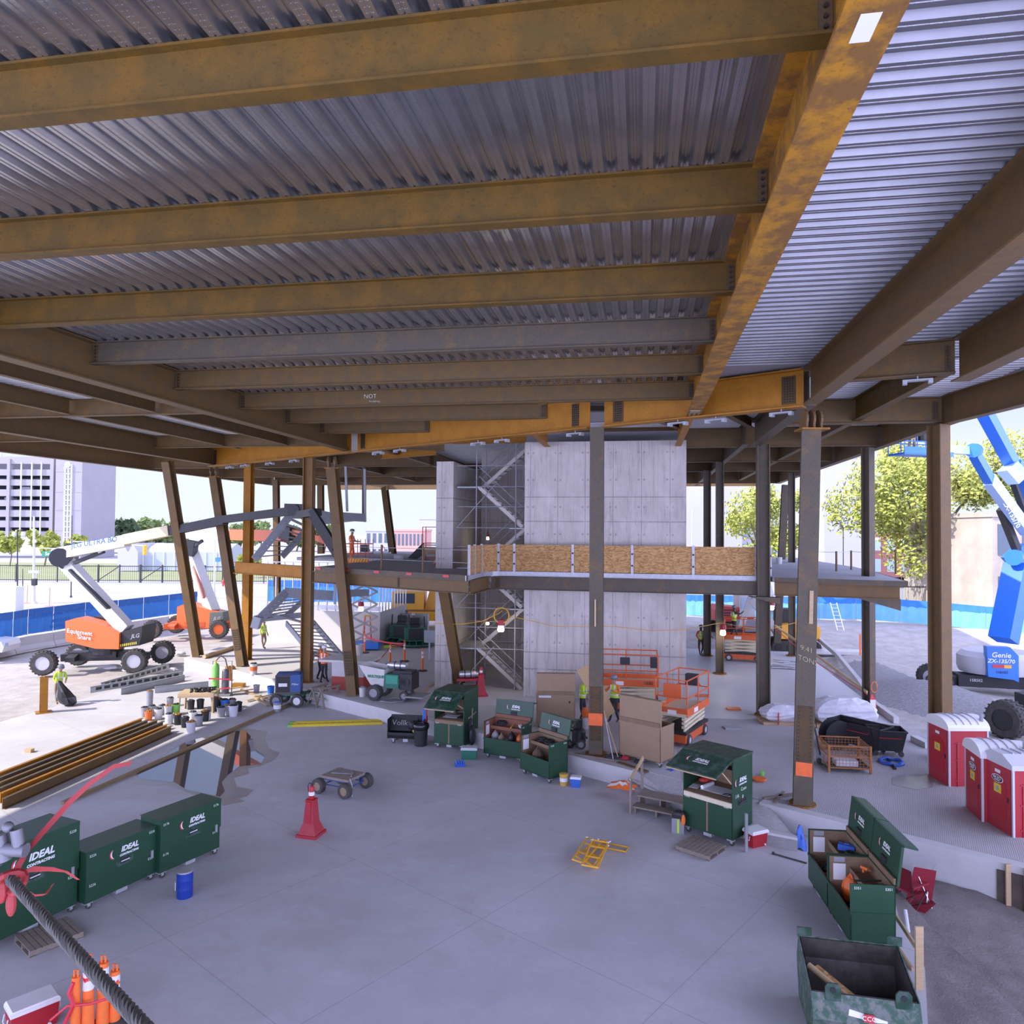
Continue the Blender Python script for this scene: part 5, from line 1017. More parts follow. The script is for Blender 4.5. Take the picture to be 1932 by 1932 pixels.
wb(D(552, 1003, 45.2), D(610, 1018, 43), .28, .34, 'jib_arm', ORANGE); wb(D(605, 1016, 43), D(645, 1030, 41.5), .3, .4, 'jib_arm', LIFT_O)
# basket of it on the deck
def basket(t, P, rz, L_, W_, H, m, mt_name='work_platform', stripe=True):
    b = MB(); b.at(P, rz); b.box(-L_/2, L_/2, -W_/2, W_/2, 0, .08); o = b.build(mt_name, m, t, world=True)
    b = MB(); b.at(P, rz); b.box(-L_/2, L_/2, -W_/2-.02, -W_/2, .05, .32); b.build('toe_board', m, t, world=True)
    for z in (.55, 1.1):
        b = MB(); b.at(P, rz); b.tube([(-L_/2, -W_/2, z), (L_/2, -W_/2, z), (L_/2, W_/2, z), (-L_/2, W_/2, z)], .024, 6, True); b.build('rail', m, t, world=True)
    for x in (-L_/2, -L_/6, L_/6, L_/2):
        for y in (-W_/2, W_/2): b = MB(); b.at(P, rz); b.cyl((x, y, .05), (x, y, H), .022, 6); b.build('rail_post', m, t, world=True)
    b = MB(); b.at(P, rz); b.box(L_*.1, L_*.4, -W_*.3, W_*.2, .65, 1.05); b.build('control_box', BLACK, t, world=True)
    if stripe:
        b = MB(); b.at(P, rz)
        for k in range(8): x = -L_/2+.1+k*L_/8.6; b.add([(x, -W_/2-.025, .1), (x+.09, -W_/2-.025, .1), (x+.15, -W_/2-.025, .28), (x+.06, -W_/2-.025, .28)], [(0, 1, 2, 3)])
        b.build('hazard_stripe', LADDER_Y, t, world=True)
BKT = D(677, 1063, 41.5)
basket(t, BKT, -.1, 1.35, .9, 1.35, LIFT_O)
# blue boom lift at right
P3 = G(1872, 1315, -.95)
t = thing('boom_lift', 'blue boom lift at the right edge with pale grey counterweight', 'boom lift', P3, -.25)
b = MB(); b.box(-1.7, 1.7, -.5, .5, .55, 1.15); b.build('chassis', BLACK, t); text('15B5II2', .2, DECALW, t, face_m((-.9, -.52, .9), (1, 0, 0), (0, 0, 1)))
b = MB(); b.ext([(-2.6, -.3, .6), (-.6, -.3, .5), (-.6, -.3, 1.1), (-2.6, -.3, .95)], (0, .6, 0)); b.ext([(2.4, -.3, .6), (.6, -.3, .5), (.6, -.3, 1.1), (2.4, -.3, .95)], (0, .6, 0)); b.build('axle_beam', BLACK, t)
for x, y in ((-2.7, -.9), (2.35, -1.2), (-2.5, 1.5), (2.5, 1.6)): wheel(t, (x, y, .66), .66, .5, GLITE, axis=(.15, 1, 0))
b = MB(); b.lathe([(1.75, 1.25), (1.85, 1.5), (1.85, 2.1), (1.6, 2.35)], 26, (.35, .35, 0), 1, .85); b.build('counterweight', GLITE, t, smooth=True)
b = MB(); b.ext([(-.6, -1.3, 1.25), (.55, -1.3, 1.15), (.75, -1.3, 1.05), (.75, -1.3, 2.35), (.4, -1.3, 2.75), (-.65, -1.3, 2.75)], (0, .5, 0)); b.build('front_cover', BLUE, t)
for s_, z, q in (('Genie', 2.35, .36), ('ZX-135/70', 2.05, .27)): text(s_, q, DECALW, t, face_m((-.03, -1.32, z), (1, 0, 0), (0, 0, 1)), shear=.15, font_offset=.006)
text('15B5II2', .18, DARK, t, face_m((0, -1.32, 1.5), (1, 0, 0), (0, 0, 1))); b = MB(); b.box(-.42, .1, -1.33, -1.3, 1.72, 1.88); b.mt(1).box(.1, .42, -1.33, -1.3, 1.72, 1.88); b.build('maker_plate', [DECALR, CRANE_Y], t)
wb(D(1893, 1208, 36.6), D(1921, 1068, 37.4), 1.0, .95, 'tower_boom', BLUE)
b = MB(); b.cyl(D(1912, 1052, 36.7), D(1938, 1052, 38.2), .4, 12); b.bar(D(1905, 1062, 37.4), D(1935, 1035, 37.4), .7, .7); b.build('tower_joint', BLUE, t, world=True)
wb(D(1922, 1046, 37.2), D(1888, 960, 36.5), .3, .34, 'lower_link', DARK); wb(D(1936, 1000, 36.8), D(1866, 905, 34.5), .4, .62, 'upper_boom', mat('pale_lift_blue', (.45, .62, .85), .4)); wb(D(1868, 908, 34.6), D(1838, 855, 33.2), .36, .5, 'upper_boom', BLUE)
text('Genie ZX-135/70', .36, DECALW, t, TM[t.name].inverted() @ face_m(D(1900, 955, 35.2), (.75, .3, -1), (.9, 0, .7)), font_offset=.006)
wb(D(1960, 960, 38), D(1912, 878, 36), .6, .7, 'main_boom', BLUE); wb(D(1918, 890, 36.3), D(1853, 770, 33.5), .5, .6, 'main_boom', BLUE); wb(D(1908, 900, 35.9), D(1932, 965, 37), .25, .25, 'lift_cylinder', DARK)
b = MB(); b.bar(D(1900, 880, 35.6), D(1922, 905, 35.6), .8, .7); b.build('boom_collar', mat('pale_lift_blue', (.45, .62, .85), .4), t, world=True)
b = MB(); b.cyl(D(1836, 850, 32.7), D(1840, 850, 33.7), .32, 12); b.build('knuckle', BLUE, t, world=True)
wb(D(1836, 851, 33.2), D(1795, 848, 32.2), .28, .36, 'jib_arm', mat('pale_lift_blue', (.45, .62, .85), .4)); wb(D(1795, 858, 32.2), D(1745, 858, 31.4), .2, .2, 'jib_arm', BLUE)
Pb = D(1727, 860, 31.2); basket(t, Pb, .25, 1.9, .9, 1.1, BLUE, stripe=False)
# part of another machine: wheel and black axle at the right edge
t = thing('rough_terrain_forklift', 'big treaded wheel and black axle of a machine at the right edge, behind the toilets', 'machine', G(1900, 1392, -.8), 0)
wheel(t, (0, 0, .75), .78, .62, DARK, axis=(.9, .42, 0)); b = MB(); b.bar((.2, .1, .8), (2.8, .9, .9), .5, .45); b.box(1.8, 4, .2, 2.2, .8, 1.4); b.build('axle_housing', BLACK, t); wheel(t, (2.6, -1., .75), .78, .62, DARK, axis=(.9, .42, 0))
# excavators
def excavator(label, P, rz, bodym, cabm, arm=True, arm_m=None):
    t = thing('excavator', label, 'excavator', P, rz)
    for s_ in (-1, 1):
        b = MB(); n = 14; r = .42; pr = [(1.2+r*math.cos(a), .42+r*math.sin(a)) for a in [(-PI/2+PI*i/6) for i in range(7)]]+[(-1.2+r*math.cos(a), .42+r*math.sin(a)) for a in [(PI/2+PI*i/6) for i in range(7)]]
        b.ext([(x, s_*.95-.25, z) for x, z in pr], (0, .5, 0)); b.build('track', RUBBER, t)
        b = MB()
        for x in (-1.2, -.4, .4, 1.2): b.cyl((x, s_*.95-.28, .42), (x, s_*.95+.28, .42), .26, 12)
        b.build('rollers', DARK, t)
    b = MB(); b.ext([(-1.5, -1.05, .95), (1.1, -1.05, .95), (1.3, -1.05, 1.3), (1.1, -1.05, 1.9), (-1.2, -1.05, 2.1), (-1.6, -1.05, 1.6)], (0, 2.1, 0)); b.build('body', bodym, t)
    b = MB(); b.box(.1, 1.3, -1.08, .1, 1.3, 2.9); b.build('cab', cabm, t); b = MB(); b.box(.2, 1.2, -1.1, -1.07, 1.9, 2.75); b.box(1.28, 1.32, -.98, 0, 1.5, 2.75); b.build('cab_glass', GLASSL, t)
    b = MB(); b.box(-1.62, -1.2, -.7, .7, 1.1, 1.8); b.build('counterweight', bodym, t)
    b = MB()
    for z in (1.4, 1.6, 1.8): b.box(-1.3, -.4, -1.07, -1.05, z-.05, z+.05)
    b.build('grille', DARK, t)
    if arm:
        am = arm_m or bodym; b = MB(); b.bar((1.2, .4, 1.5), (2.9, .4, 3.6), .35, .5); b.build('boom', am, t); b = MB(); b.bar((2.9, .4, 3.7), (3.6, .4, 1.6), .3, .4); b.build('stick', am, t); b = MB(); b.ext([(3.4, -.1, 1.7), (3.9, -.1, 1.4), (4., -.1, .8), (3.3, -.1, .7)], (0, 1, 0)); b.build('bucket', DARK, t)
        b = MB(); b.cyl((1.6, .4, 1.4), (2.3, .4, 2.6), .09, 8); b.cyl((2.2, .4, 3.4), (3., .4, 3.9), .09, 8); b.build('cylinder', ALU, t)
    return t
q = excavator('small red excavator with raised blade beyond the slim columns', D(1382, 1188, 56), .1, DECALR, OFFW, True, OFFW); q.location.z = -.1; TM[q.name] = Matrix.Translation(q.location)
q = excavator('yellow excavator with dark cab beside the far slab edge', D(1496, 1216, 52), 3.0, CRANE_Y, DARK, True, OFFW); q.location.z = -.8
t = thing('wheel_loader_bucket', 'grey earth bucket lying between the red excavator and the column', 'bucket', D(1418, 1196, 52)); b = MB(); b.ext([(-.9, 0, 0), (.9, 0, 0), (1.1, 0, .9), (-.8, 0, .9), (-1.1, 0, .5)], (0, 1.2, 0)); b.build('shell', GREYPL, t); b = MB(); b.box(-.9, .9, -.05, 0, 0, .15); b.build('lip', DARK, t)
# scissor lifts
def scissor(label, P, rz, L_=2.3, W_=1.15, zp=1.0, H=1.1, fold=True, gate=True):
    t = thing('scissor_lift', label, 'scissor lift', P, rz)
    b = MB(); b.box(-L_/2, L_/2, -W_/2+.05, W_/2-.05, .14, .42); b.build('chassis', LIFT_O, t); b = MB(); b.box(-L_/2-.02, L_/2+.02, -W_/2+.02, W_/2-.02, .42, .52); b.build('chassis_top', BLACK, t)
    for sx in (-1, 1):
        for sy in (-1, 1): wheel(t, (sx*L_*.36, sy*(W_/2-.05), .2), .2, .13, GLITE, False, (0, 1, 0), n=16)
    b = MB(); z = .52; n = 4; dz = (zp-.06-z)/n
    for i in range(n):
        for sy in (-1, 1):
            y = sy*(W_/2-.14); b.bar((-L_*.46, y, z+dz*i+.04), (L_*.46, y, z+dz*(i+1)), .05, .09); b.bar((L_*.46, y-.06*sy, z+dz*i+.04), (-L_*.46, y-.06*sy, z+dz*(i+1)), .05, .09)
    b.build('scissor_arms', CREAM, t)
    b = MB(); b.box(-L_/2, L_/2, -W_/2, W_/2, zp-.12, zp); b.build('platform', CREAM, t); b = MB(); b.box(-L_/2-.02, L_/2+.02, -W_/2-.02, -W_/2, zp-.1, zp+.18); b.box(-L_/2-.02, L_/2+.02, W_/2, W_/2+.02, zp-.1, zp+.18); b.box(-L_/2-.02, -L_/2, -W_/2, W_/2, zp, zp+.18); b.build('toe_board', LIFT_O, t)
    for z in (zp+.55, zp+H): b = MB(); b.tube([(-L_/2, -W_/2, z), (L_/2, -W_/2, z), (L_/2, W_/2, z), (-L_/2, W_/2, z)], .026, 6, True); b.build('rail', LIFT_O, t)
    for x in (-L_/2, 0, L_/2):
        for y in (-W_/2, W_/2): b = MB(); b.cyl((x, y, zp), (x, y, zp+H), .024, 6); b.build('rail_post', LIFT_O, t)
    b = MB(); b.box(L_/2-.3, L_/2-.02, -.22, .22, zp+.6, zp+1.0); b.build('control_box', BLACK, t); b = MB(); b.box(-L_/2+.02, -L_/2+.06, -.35, .3, zp+.5, zp+1.); b.build('manual_box', LIFT_O, t); b = MB(); b.box(-L_/2-.03, -L_/2-.02, -.2, .12, zp-.05, zp+.1); b.box(-.5, -.1, -W_/2-.03, -W_/2-.02, zp-.06, zp+.1); b.build('sticker', DECALW, t)
    return t
scissor('orange scissor lift with hoop rails between the tan box and the slab edge', G(1288, 1392, 0), 1.0, 2.35, 1.15, 1.15, 1.15)
q = scissor('larger orange scissor lift against the core behind the middle column', G(1185, 1352, 0)+Vector((.1, 1.2, 0)), -.15, 2.6, 1.3, 1.2, 1.2)
b = MB(); b.box(-.25, .15, -.75, -.69, 2.0, 2.3); b.build('battery_pack', BLACK, q); text('1680', .2, BLACK, q, face_m((.9, -.675, 1.25), (1, 0, 0), (0, 0, 1)))
SL3 = G(1403, 1246, 0)
scissor('small orange scissor lift carrying a worker right of the core', SL3, -.35, 2.2, 1.1, 1.35, 1.1)
b = MB(); q = D(693, 1190, 47); t = thing('scissor_lift', 'raised scissor lift arms in front of the white stud wall board', 'scissor lift', (q.x, 46.4, 0))
b = MB(); b.box(-.9, .9, -.5, .5, .1, .5); b.build('chassis', BLUE, t)
for i in range(5): b = MB(); z0 = .5+i*.78; b.bar((-.8, -.4, z0), (.8, -.4, z0+.78), .07, .12); b.bar((.8, -.36, z0), (-.8, -.36, z0+.78), .07, .12); b.build('scissor_arm', GREYPL, t)
b = MB(); b.box(-1, 1, -.5, .5, 4.4, 4.5); b.build('platform', GREYPL, t)
# concrete power buggy
t = thing('concrete_buggy', 'concrete power buggy with white hopper and green engine cover', 'buggy', G(738, 1318, 0), -.28)
b = MB(); b.add([(-1.35, -.5, 1.5), (-.1, -.5, 1.35), (-.1, .5, 1.35), (-1.35, .5, 1.5), (-.85, -.32, .62), (-.2, -.35, .6), (-.2, .35, .6), (-.85, .32, .62)], [(0, 4, 5, 1), (1, 5, 6, 2), (2, 6, 7, 3), (3, 7, 4, 0), (4, 7, 6, 5)]); o = b.build('hopper', OFFW, t)
text('MULTIQUIP', .16, mat('dark_green', (.02, .2, .1), .6), t, face_m((-.52, -.455, 1.02), (1, 0, 0), (0, .12, 1)), font_offset=.006)
b = MB(); b.box(-.12, .55, -.45, .45, .55, 1.15); b.build('engine_cover', TEAL, t); b = MB(); b.box(-.05, .5, -.46, -.45, .75, 1.1); b.build('grille', mat('green_stripe', (.05, .3, .2), .6), t)
b = MB(); b.box(.55, 1.15, -.4, .4, .5, 1.2); b.box(.2, 1.1, -.3, .3, 1.15, 1.3); b.build('engine', BLACK, t)
for x in (.62, .75, .9): b = MB(); b.cyl((x, -.43, .85), (x, -.38, .85), .16, 10); b.build('pulley', DARK, t)
for y in (-.58, -.38, .38, .58): wheel(t, (-.55, y, .34), .34, .18, GREYPL, False, (0, 1, 0))
for y in (-.3, .3): wheel(t, (.75, y, .22), .22, .14, GREYPL, False, (0, 1, 0))
b = MB(); b.box(.8, 1.7, -.5, .5, .2, .26); b.build('step_plate', GREYPL, t)
def keg(P, rz, label, m=ALU):
    t = thing('gas_cylinder', label, 'gas cylinder', P, rz); b = MB(); b.M = Matrix.Rotation(PI/2, 4, 'Y')
    b.lathe([(.02, -.42), (.15, -.38), (.17, -.3), (.17, .3), (.15, .38), (.02, .4)], 14); b.build('tank', m, t, smooth=True)
    b = MB(); b.M = Matrix.Rotation(PI/2, 4, 'Y'); b.lathe([(.12, .38), (.13, .5), (.11, .5), (.10, .38)], 12); b.build('collar', m, t); b = MB(); b.M = Matrix.Rotation(PI/2, 4, 'Y'); b.lathe([(.178, -.16), (.178, -.12)], 14); b.lathe([(.178, .12), (.178, .16)], 14); b.build('strap', DARK, t); return t
keg(TM['concrete_buggy'] @ Vector((.35, 0, 1.48)), -.28+PI, 'silver propane cylinder lying on top of the concrete buggy')
keg(G(882, 1302, 0)+Vector((0, 0, .75)), .15, 'silver propane cylinder lying beside the extinguisher stand behind the green desk box')
t = thing('cylinder_cart', 'dark cart below the silver cylinder behind the green desk box', 'cart', G(882, 1302, 0), .15); b = MB(); b.box(-.5, .5, -.2, .2, .45, .56); b.box(-.5, .5, -.2, .2, .1, .2); b.build('tray', RED_D, t); b = MB()
for x in (-.45, .45):
    for y in (-.18, .18): b.cyl((x, y, 0), (x, y, .5), .03, 6)
b.build('legs', DARK, t)
safety_cone(G(897, 1312, 0)+Vector((.25, 0, 0)), .2, 'red safety stand before the stair tower, behind the green desk box', .95)
# trowel machines
for i, (x, y, lb) in enumerate(((757, 1212, 'green ride-on trowel machine left of its twin'), (783, 1218, 'green ride-on trowel machine with ring guard, nearer the pier'))):
    t = thing('trowel_machine', lb, 'trowel machine', G(x, y, 0), .2*i)
    b = MB(); b.lathe([(1.2, .1), (1.25, .12), (1.25, .18), (1.2, .2)], 28); b.lathe([(1.0, .4), (1.03, .43), (1.0, .46)], 24); b.build('guard_ring', TEAL, t)
    b = MB()
    for k in range(16): a = 2*PI*k/16; b.cyl((1.2*math.cos(a), 1.2*math.sin(a), .15), (.98*math.cos(a), .98*math.sin(a), .43), .02, 5)
    b.build('guard_spokes', TEAL, t); b = MB(); b.box(-.7, .7, -.5, .5, .35, 1.2); b.build('frame', TEAL, t); b = MB(); b.box(-.45, .45, -.56, -.48, .4, 1.15); b.build('radiator', BLACK, t)
    b = MB(); b.box(-.3, .3, -.1, .4, 1.2, 1.35); b.box(-.3, .3, .3, .42, 1.3, 1.75); b.build('seat', BLACK, t)
    for s_ in (-.6, .6): b = MB(); b.cyl((s_, -.3, 1.1), (s_*.9, -.35, 1.9), .04, 6); b.build('control_lever', BLACK, t)
# white pickup corner at the left edge
t = thing('pickup_truck', 'white pickup truck front cut off by the left edge', 'truck', G(-20, 1242, -.75), .1)
b = MB(); b.ext([(-3, -.95, .55), (1.25, -.95, .5), (1.35, -.95, .85), (1.2, -.95, 1.15), (.1, -.95, 1.28), (-.6, -.95, 1.85), (-3, -.95, 1.9)], (0, 1.9, 0)); b.build('body', WHITE, t); b = MB(); b.cyl((.55, -.97, .42), (.55, -.93, .42), .52, 20); b.build('wheel_arch', BLACK, t)
wheel(t, (.55, -.85, .42), .43, .28, GLITE, False, (0, 1, 0)); wheel(t, (-2.4, -.85, .42), .43, .28, GLITE, False, (0, 1, 0)); b = MB(); b.box(1.15, 1.37, -.9, -.5, .85, 1.05); b.build('headlight', GLASSL, t)
# ================================================================= job boxes
def logo(t, M, s=1.):
    b = MB(); b.M = M
    def cres(r, w_, ox, k):
        n = 12; b.mt(k); vs = []
        for i in range(n+1): a = PI*.62+(PI*.85)*i/n; vs.append((ox+r*math.cos(a), r*math.sin(a), .004+.001*k))
        for i in range(n+1): a = PI*.62+(PI*.85)*(n-i)/n; e = w_*math.sin(PI*(n-i)/n); vs.append((ox+(r-e)*math.cos(a), (r-e)*math.sin(a), .004+.001*k))
        b.add(vs, [(i, i+1, 2*n-i, 2*n+1-i) for i in range(n)])
    cres(.115*s, .035*s, -.30*s, 0); cres(.10*s, .03*s, -.288*s, 1)
    b.build('logo_crescent', [DECALR, DECALW], t)
    text('IDEAL', .155*s, DECALW, t, M @ Matrix.Translation((.06*s, .035*s, .004)), 'logo_lettering', .25, .001, font_offset=.006*s)
    text('CONTRACTING', .062*s, DECALW, t, M @ Matrix.Translation((.05*s, -.085*s, .004)), 'logo_lettering', .2, .001, font_offset=.003*s)
def casters(t, w_, d_, h=.16):
    for x in (.1, w_-.1):
        for y in (.1, d_-.1):
            b = MB(); b.box(x-.09, x+.09, y-.06, y+.06, h-.03, h).mt(1); b.cyl((x+.03, y-.02, .07), (x+.03, y+.02, .07), .07, 12); b.mt(0).box(x-.01, x+.05, y-.03, y-.02, .06, h).box(x-.01, x+.05, y+.02, y+.03, .06, h); b.build('caster', [GALV_D, RUBBER], t)
    b = MB(); b.box(w_*.42, w_*.58, .02, d_-.02, .08, h); b.build('skid', GALV_D, t)
def chalkno(t, no, pts, yw=-.006, s=.075):
    for x, z in pts: text(no, s, CHALK, t, face_m((x, yw, z), (1, 0, 0), (0, 0, 1)), 'chalk_number', 0, .0008)
def seat_(a, c, z):
    A = G(a[0], a[1], z); C = G(c[0], c[1], z); return A, yaw(A, C), (C-A).length
def closed_box(label, a, c, H, dep, no, z=FLZ, w_=None, ls=1., split=.42):
    A, rz, L_ = seat_(a, c, z); w_ = w_ or L_+.2; o = A-Vector((math.cos(rz), math.sin(rz), 0))*.1
    t = thing('job_box', label, 'job box', o, rz); h = .16
    b = MB(); b.box(0, w_, .015, dep, h, h+H*split); b.build('lower_body', GREEN, t); b = MB(); b.box(0, w_, .06, dep, h+H*split, h+H*.985); b.build('upper_body', GREEN, t)
    b = MB(); b.box(-.012, w_+.012, -.012, .05, h+H*split+.01, h+H*.96); b.ext([(-.015, -.014, h+H*.96), (-.015, dep+.01, h+H*.985), (-.015, dep+.01, h+H), (-.015, -.014, h+H)], (w_+.03, 0, 0)); o2 = b.build('lid', GREEN, t)
    b = MB(); zc = h+H*(split+.14); x = w_*.52; b.box(x-.2, x+.2, -.014, -.012, zc-.1, zc+.1); b.mt(1).box(x-.1, x+.1, -.017, -.013, zc-.05, zc+.05); b.mt(2).cyl((x-.1, -.03, zc), (x+.1, -.03, zc), .014, 8); b.build('handle', [GREEN_W, BLACK, ALU], o2)
    logo(t, face_m((w_*.55, -.014, h+H*.76), (1, 0, 0), (0, 0, 1)), ls); casters(t, w_, dep)
    chalkno(t, no, [(.13, h+H*.9), (w_-.14, h+H*.9), (.13, h+H*.33), (w_-.16, h+H*.36)], -.016)
    b = MB(); b.box(w_-.16, w_-.1, -.03, -.012, h+H*split-.06, h+H*split+.1); b.build('padlock', ALU, t)
    return t
closed_box('tall dark green job box cut off by the left edge of the photo', (-30, 1806), (137, 1724), 1.72, .95, '5220', ls=1.25)
_A = G(137, 1724, FLZ); _o = [o for o in bpy.data.objects if o.name == 'job_box'][0]
closed_box('low green job box numbered 5226, in the middle of the left row', (170, 1718), (287, 1663), 1.08, .72, '5226')
closed_box('green job box numbered 5176, farthest right of the left row', (309, 1659), (408, 1614), 1.2, .72, '5176')
# desk boxes with raised flap
def desk_box(label, a, rz, w_, dep, H, no, flap_drop, z=FLZ, right_marks=False):
    A = G(a[0], a[1], z); t = thing('desk_box', label, 'job box', A-Vector((math.cos(rz), math.sin(rz), 0))*.08, rz); h = .17; s0, s1 = h+H*.45, h+H
    b = MB(); b.box(0, w_, .02, dep, h, s0); b.build('lower_cabinet', GREEN, t)
    for i in (0, 1): b = MB(); x0, x1 = (.03, w_/2-.03) if i == 0 else (w_/2+.03, w_-.03); b.box(x0, x1, -.005, .02, h+.04, s0-.1); b.build('door', GREEN, t)
    b = MB(); b.box(w_/2-.028, w_/2+.028, .0, .03, h+.04, s0-.1); b.build('door_gap', BOXIN, t)
    b = MB(); b.box(0, .03, .02, dep, s0, s1); b.box(w_-.03, w_, .02, dep, s0, s1); b.box(0, w_, dep-.03, dep, s0, s1); b.build('side_panels', GREEN, t)
    b = MB(); b.box(-.015, w_+.015, -.0, dep+.015, s1, s1+.04); b.build('top', GREEN_W, t)
    b = MB(); b.box(.03, w_-.03, .0, .05, s0-.1, s0+.02); b.build('front_rail', CREAM if right_marks else BOXIN, t)
    b = MB(); b.ext([(.03, .03, s0), (.03, dep-.03, s0+.12), (.03, dep-.03, s0+.15), (.03, .03, s0+.03)], (w_-.06, 0, 0)); b.box(.03, w_-.03, dep-.06, dep-.03, s0, s1); b.box(.03, w_-.03, dep*.6, dep-.03, s0+.62, s0+.65); b.build('desk_and_lining', BOXIN, t)
    q = .8; b = MB(); b.ext([(0, .0, s1+.03), (0, -q, s1-flap_drop), (0, -q, s1-flap_drop-.04), (0, .0, s1-.02)], (w_, 0, 0)); o = b.build('flap', GREEN_W, t); b = MB(); b.bar((.02, -q, s1-flap_drop-.045), (w_-.02, -q, s1-flap_drop-.045), .04, .03); b.build('flap_edge', WOOD, o)
    n = Vector((0, -q, -flap_drop)).normalized(); logo(t, face_m((w_*.5, -q*.45, s1-flap_drop*.45+.035), (1, 0, 0), -n), .95)
    for x in (.06, w_-.06): b = MB(); b.bar((x, .05, s0+.5), (x, -q*.6, s1-flap_drop*.6-.03), .03, .02); b.build('flap_strut', PINE, t)
    casters(t, w_, dep); chalkno(t, no, [(.14, h+H*.40), (w_-.18, h+H*.40)], -.008)
    rnd = random.Random(len(label)); up = (0, dep-.06, .12)
    return t, s0
def sheet_on(t, x, y, z, w_, l_, rot, m, name, label, th=.004):
    P = TM[t.name] @ Vector((x, y, z)); o = MB().box(-w_/2, w_/2, -l_/2, l_/2, 0, th).build(name, m, loc=P, rz=t.rotation_euler[2]+rot); o.rotation_euler[0] = .0; return tag(o, label, 'papers')
t, s0 = desk_box('green desk box with raised flap and plans at right, beside the wooden steps', (1293, 1570), -.785, 1.46, 1.05, 2.02, '5282', .24, right_marks=True)
def roll(t, x, y, z, L_, r, rz, label):
    P = TM[t.name] @ Vector((x, y, z)); b = MB(); b.cyl((-L_/2, 0, r), (L_/2, 0, r), r, 10); tag(b.build('rolled_plan', PAPER, loc=P, rz=t.rotation_euler[2]+rz), label, 'papers')
def slope(y, s0, dep): return s0+.045+.12*(y-.03)/(dep-.06)
sheet_on(t, .85, .42, slope(.65, s0, 1.05), .85, .52, .05, PAPER, 'plan_sheet', 'large white plan sheet on the desk of the right green desk box'); roll(t, .5, .42, slope(.7, s0, 1.05), .5, .05, 1.5, 'rolled plan at the left of the right desk')
sheet_on(t, .2, .3, slope(.5, s0, 1.05), .25, .35, .2, PAPER, 'paper_pad', 'small paper pad at the left end of the right desk')
P = TM[t.name] @ Vector((.28, .65, s0+.15)); b = MB(); b.sphere((0, 0, .06), .16, .12, .07); b.sphere((.14, .05, .05), .1, .09, .06); tag(b.build('red_gloves', DECALR, loc=P), 'red gloves on the desk of the right green desk box', 'gloves')
P = TM[t.name] @ Vector((1.15, .25, s0+.09)); b = MB(); b.tube([(-.1, 0, .02), (-.02, .06, .03), (.08, .05, .02), (.1, -.04, .03), (0, -.06, .02)], .025, 6, True); tag(b.build('safety_glasses', BLACK, loc=P), 'dark safety glasses on the right desk plans', 'glasses')
b = MB(); b.M = None; b.box(1.462, 1.475, .3, .7, 1.0, 1.12); b.box(1.475, 1.5, .33, .67, 1.05, 1.08); b.build('side_handle', DARK, t)
M = face_m((1.478, .45, 1.6), (0, 1, 0), (0, 0, 1)); logo(t, M, .9)
for s_, y, z in (('Conn', .55, 1.38), ('116', .2, 1.25), ('8', .5, 1.18)): text(s_, .13, CHALK, t, face_m((1.478, y, z), (0, 1, 0), (0, 0, 1)), 'chalk_writing', 0, .0008)
t, s0 = desk_box('green desk box with raised flap behind the trash can, papers inside', (822, 1411), -.38, 1.22, 1.25, 1.9, '5210', .42)
sheet_on(t, .55, .35, slope(.6, s0, 1.25), .55, .45, .1, PAPER, 'plan_sheet', 'white plan sheets on the desk of the left desk box'); sheet_on(t, .3, .75, slope(.95, s0, 1.25), .4, .4, .4, PAPER, 'plan_sheet', 'folded white papers deep in the left desk box'); sheet_on(t, .95, .35, slope(.6, s0, 1.25), .22, .3, -.2, BLACK, 'clipboard', 'black clipboard on the desk of the left desk box', .012); sheet_on(t, .8, .95, slope(1.15, s0, 1.25), .5, .3, -.1, PAPER, 'plan_sheet', 'upright white paper at the back of the left desk box')
P = TM[t.name] @ Vector((1.30, .3, 0)); tt = thing('tool_harness', 'dark harness and pick hung at the right side of the left desk box', 'harness', P, t.rotation_euler[2]); b = MB(); b.tube([(.05, 0, .1), (.06, .1, .5), (.05, -.05, .9), (.06, .05, 1.15), (.05, .12, .8), (.06, .2, .3)], .06, 7); b.sphere((.1, .05, .5), .12, .17, .35); b.build('straps', BLACK, tt); b = MB(); b.cyl((.08, .05, .9), (.1, .05, 1.5), .02, 6); b.bar((.09, -.25, 1.2), (.1, .35, 1.3), .03, .03); b.build('pick', WOOD_G, tt)
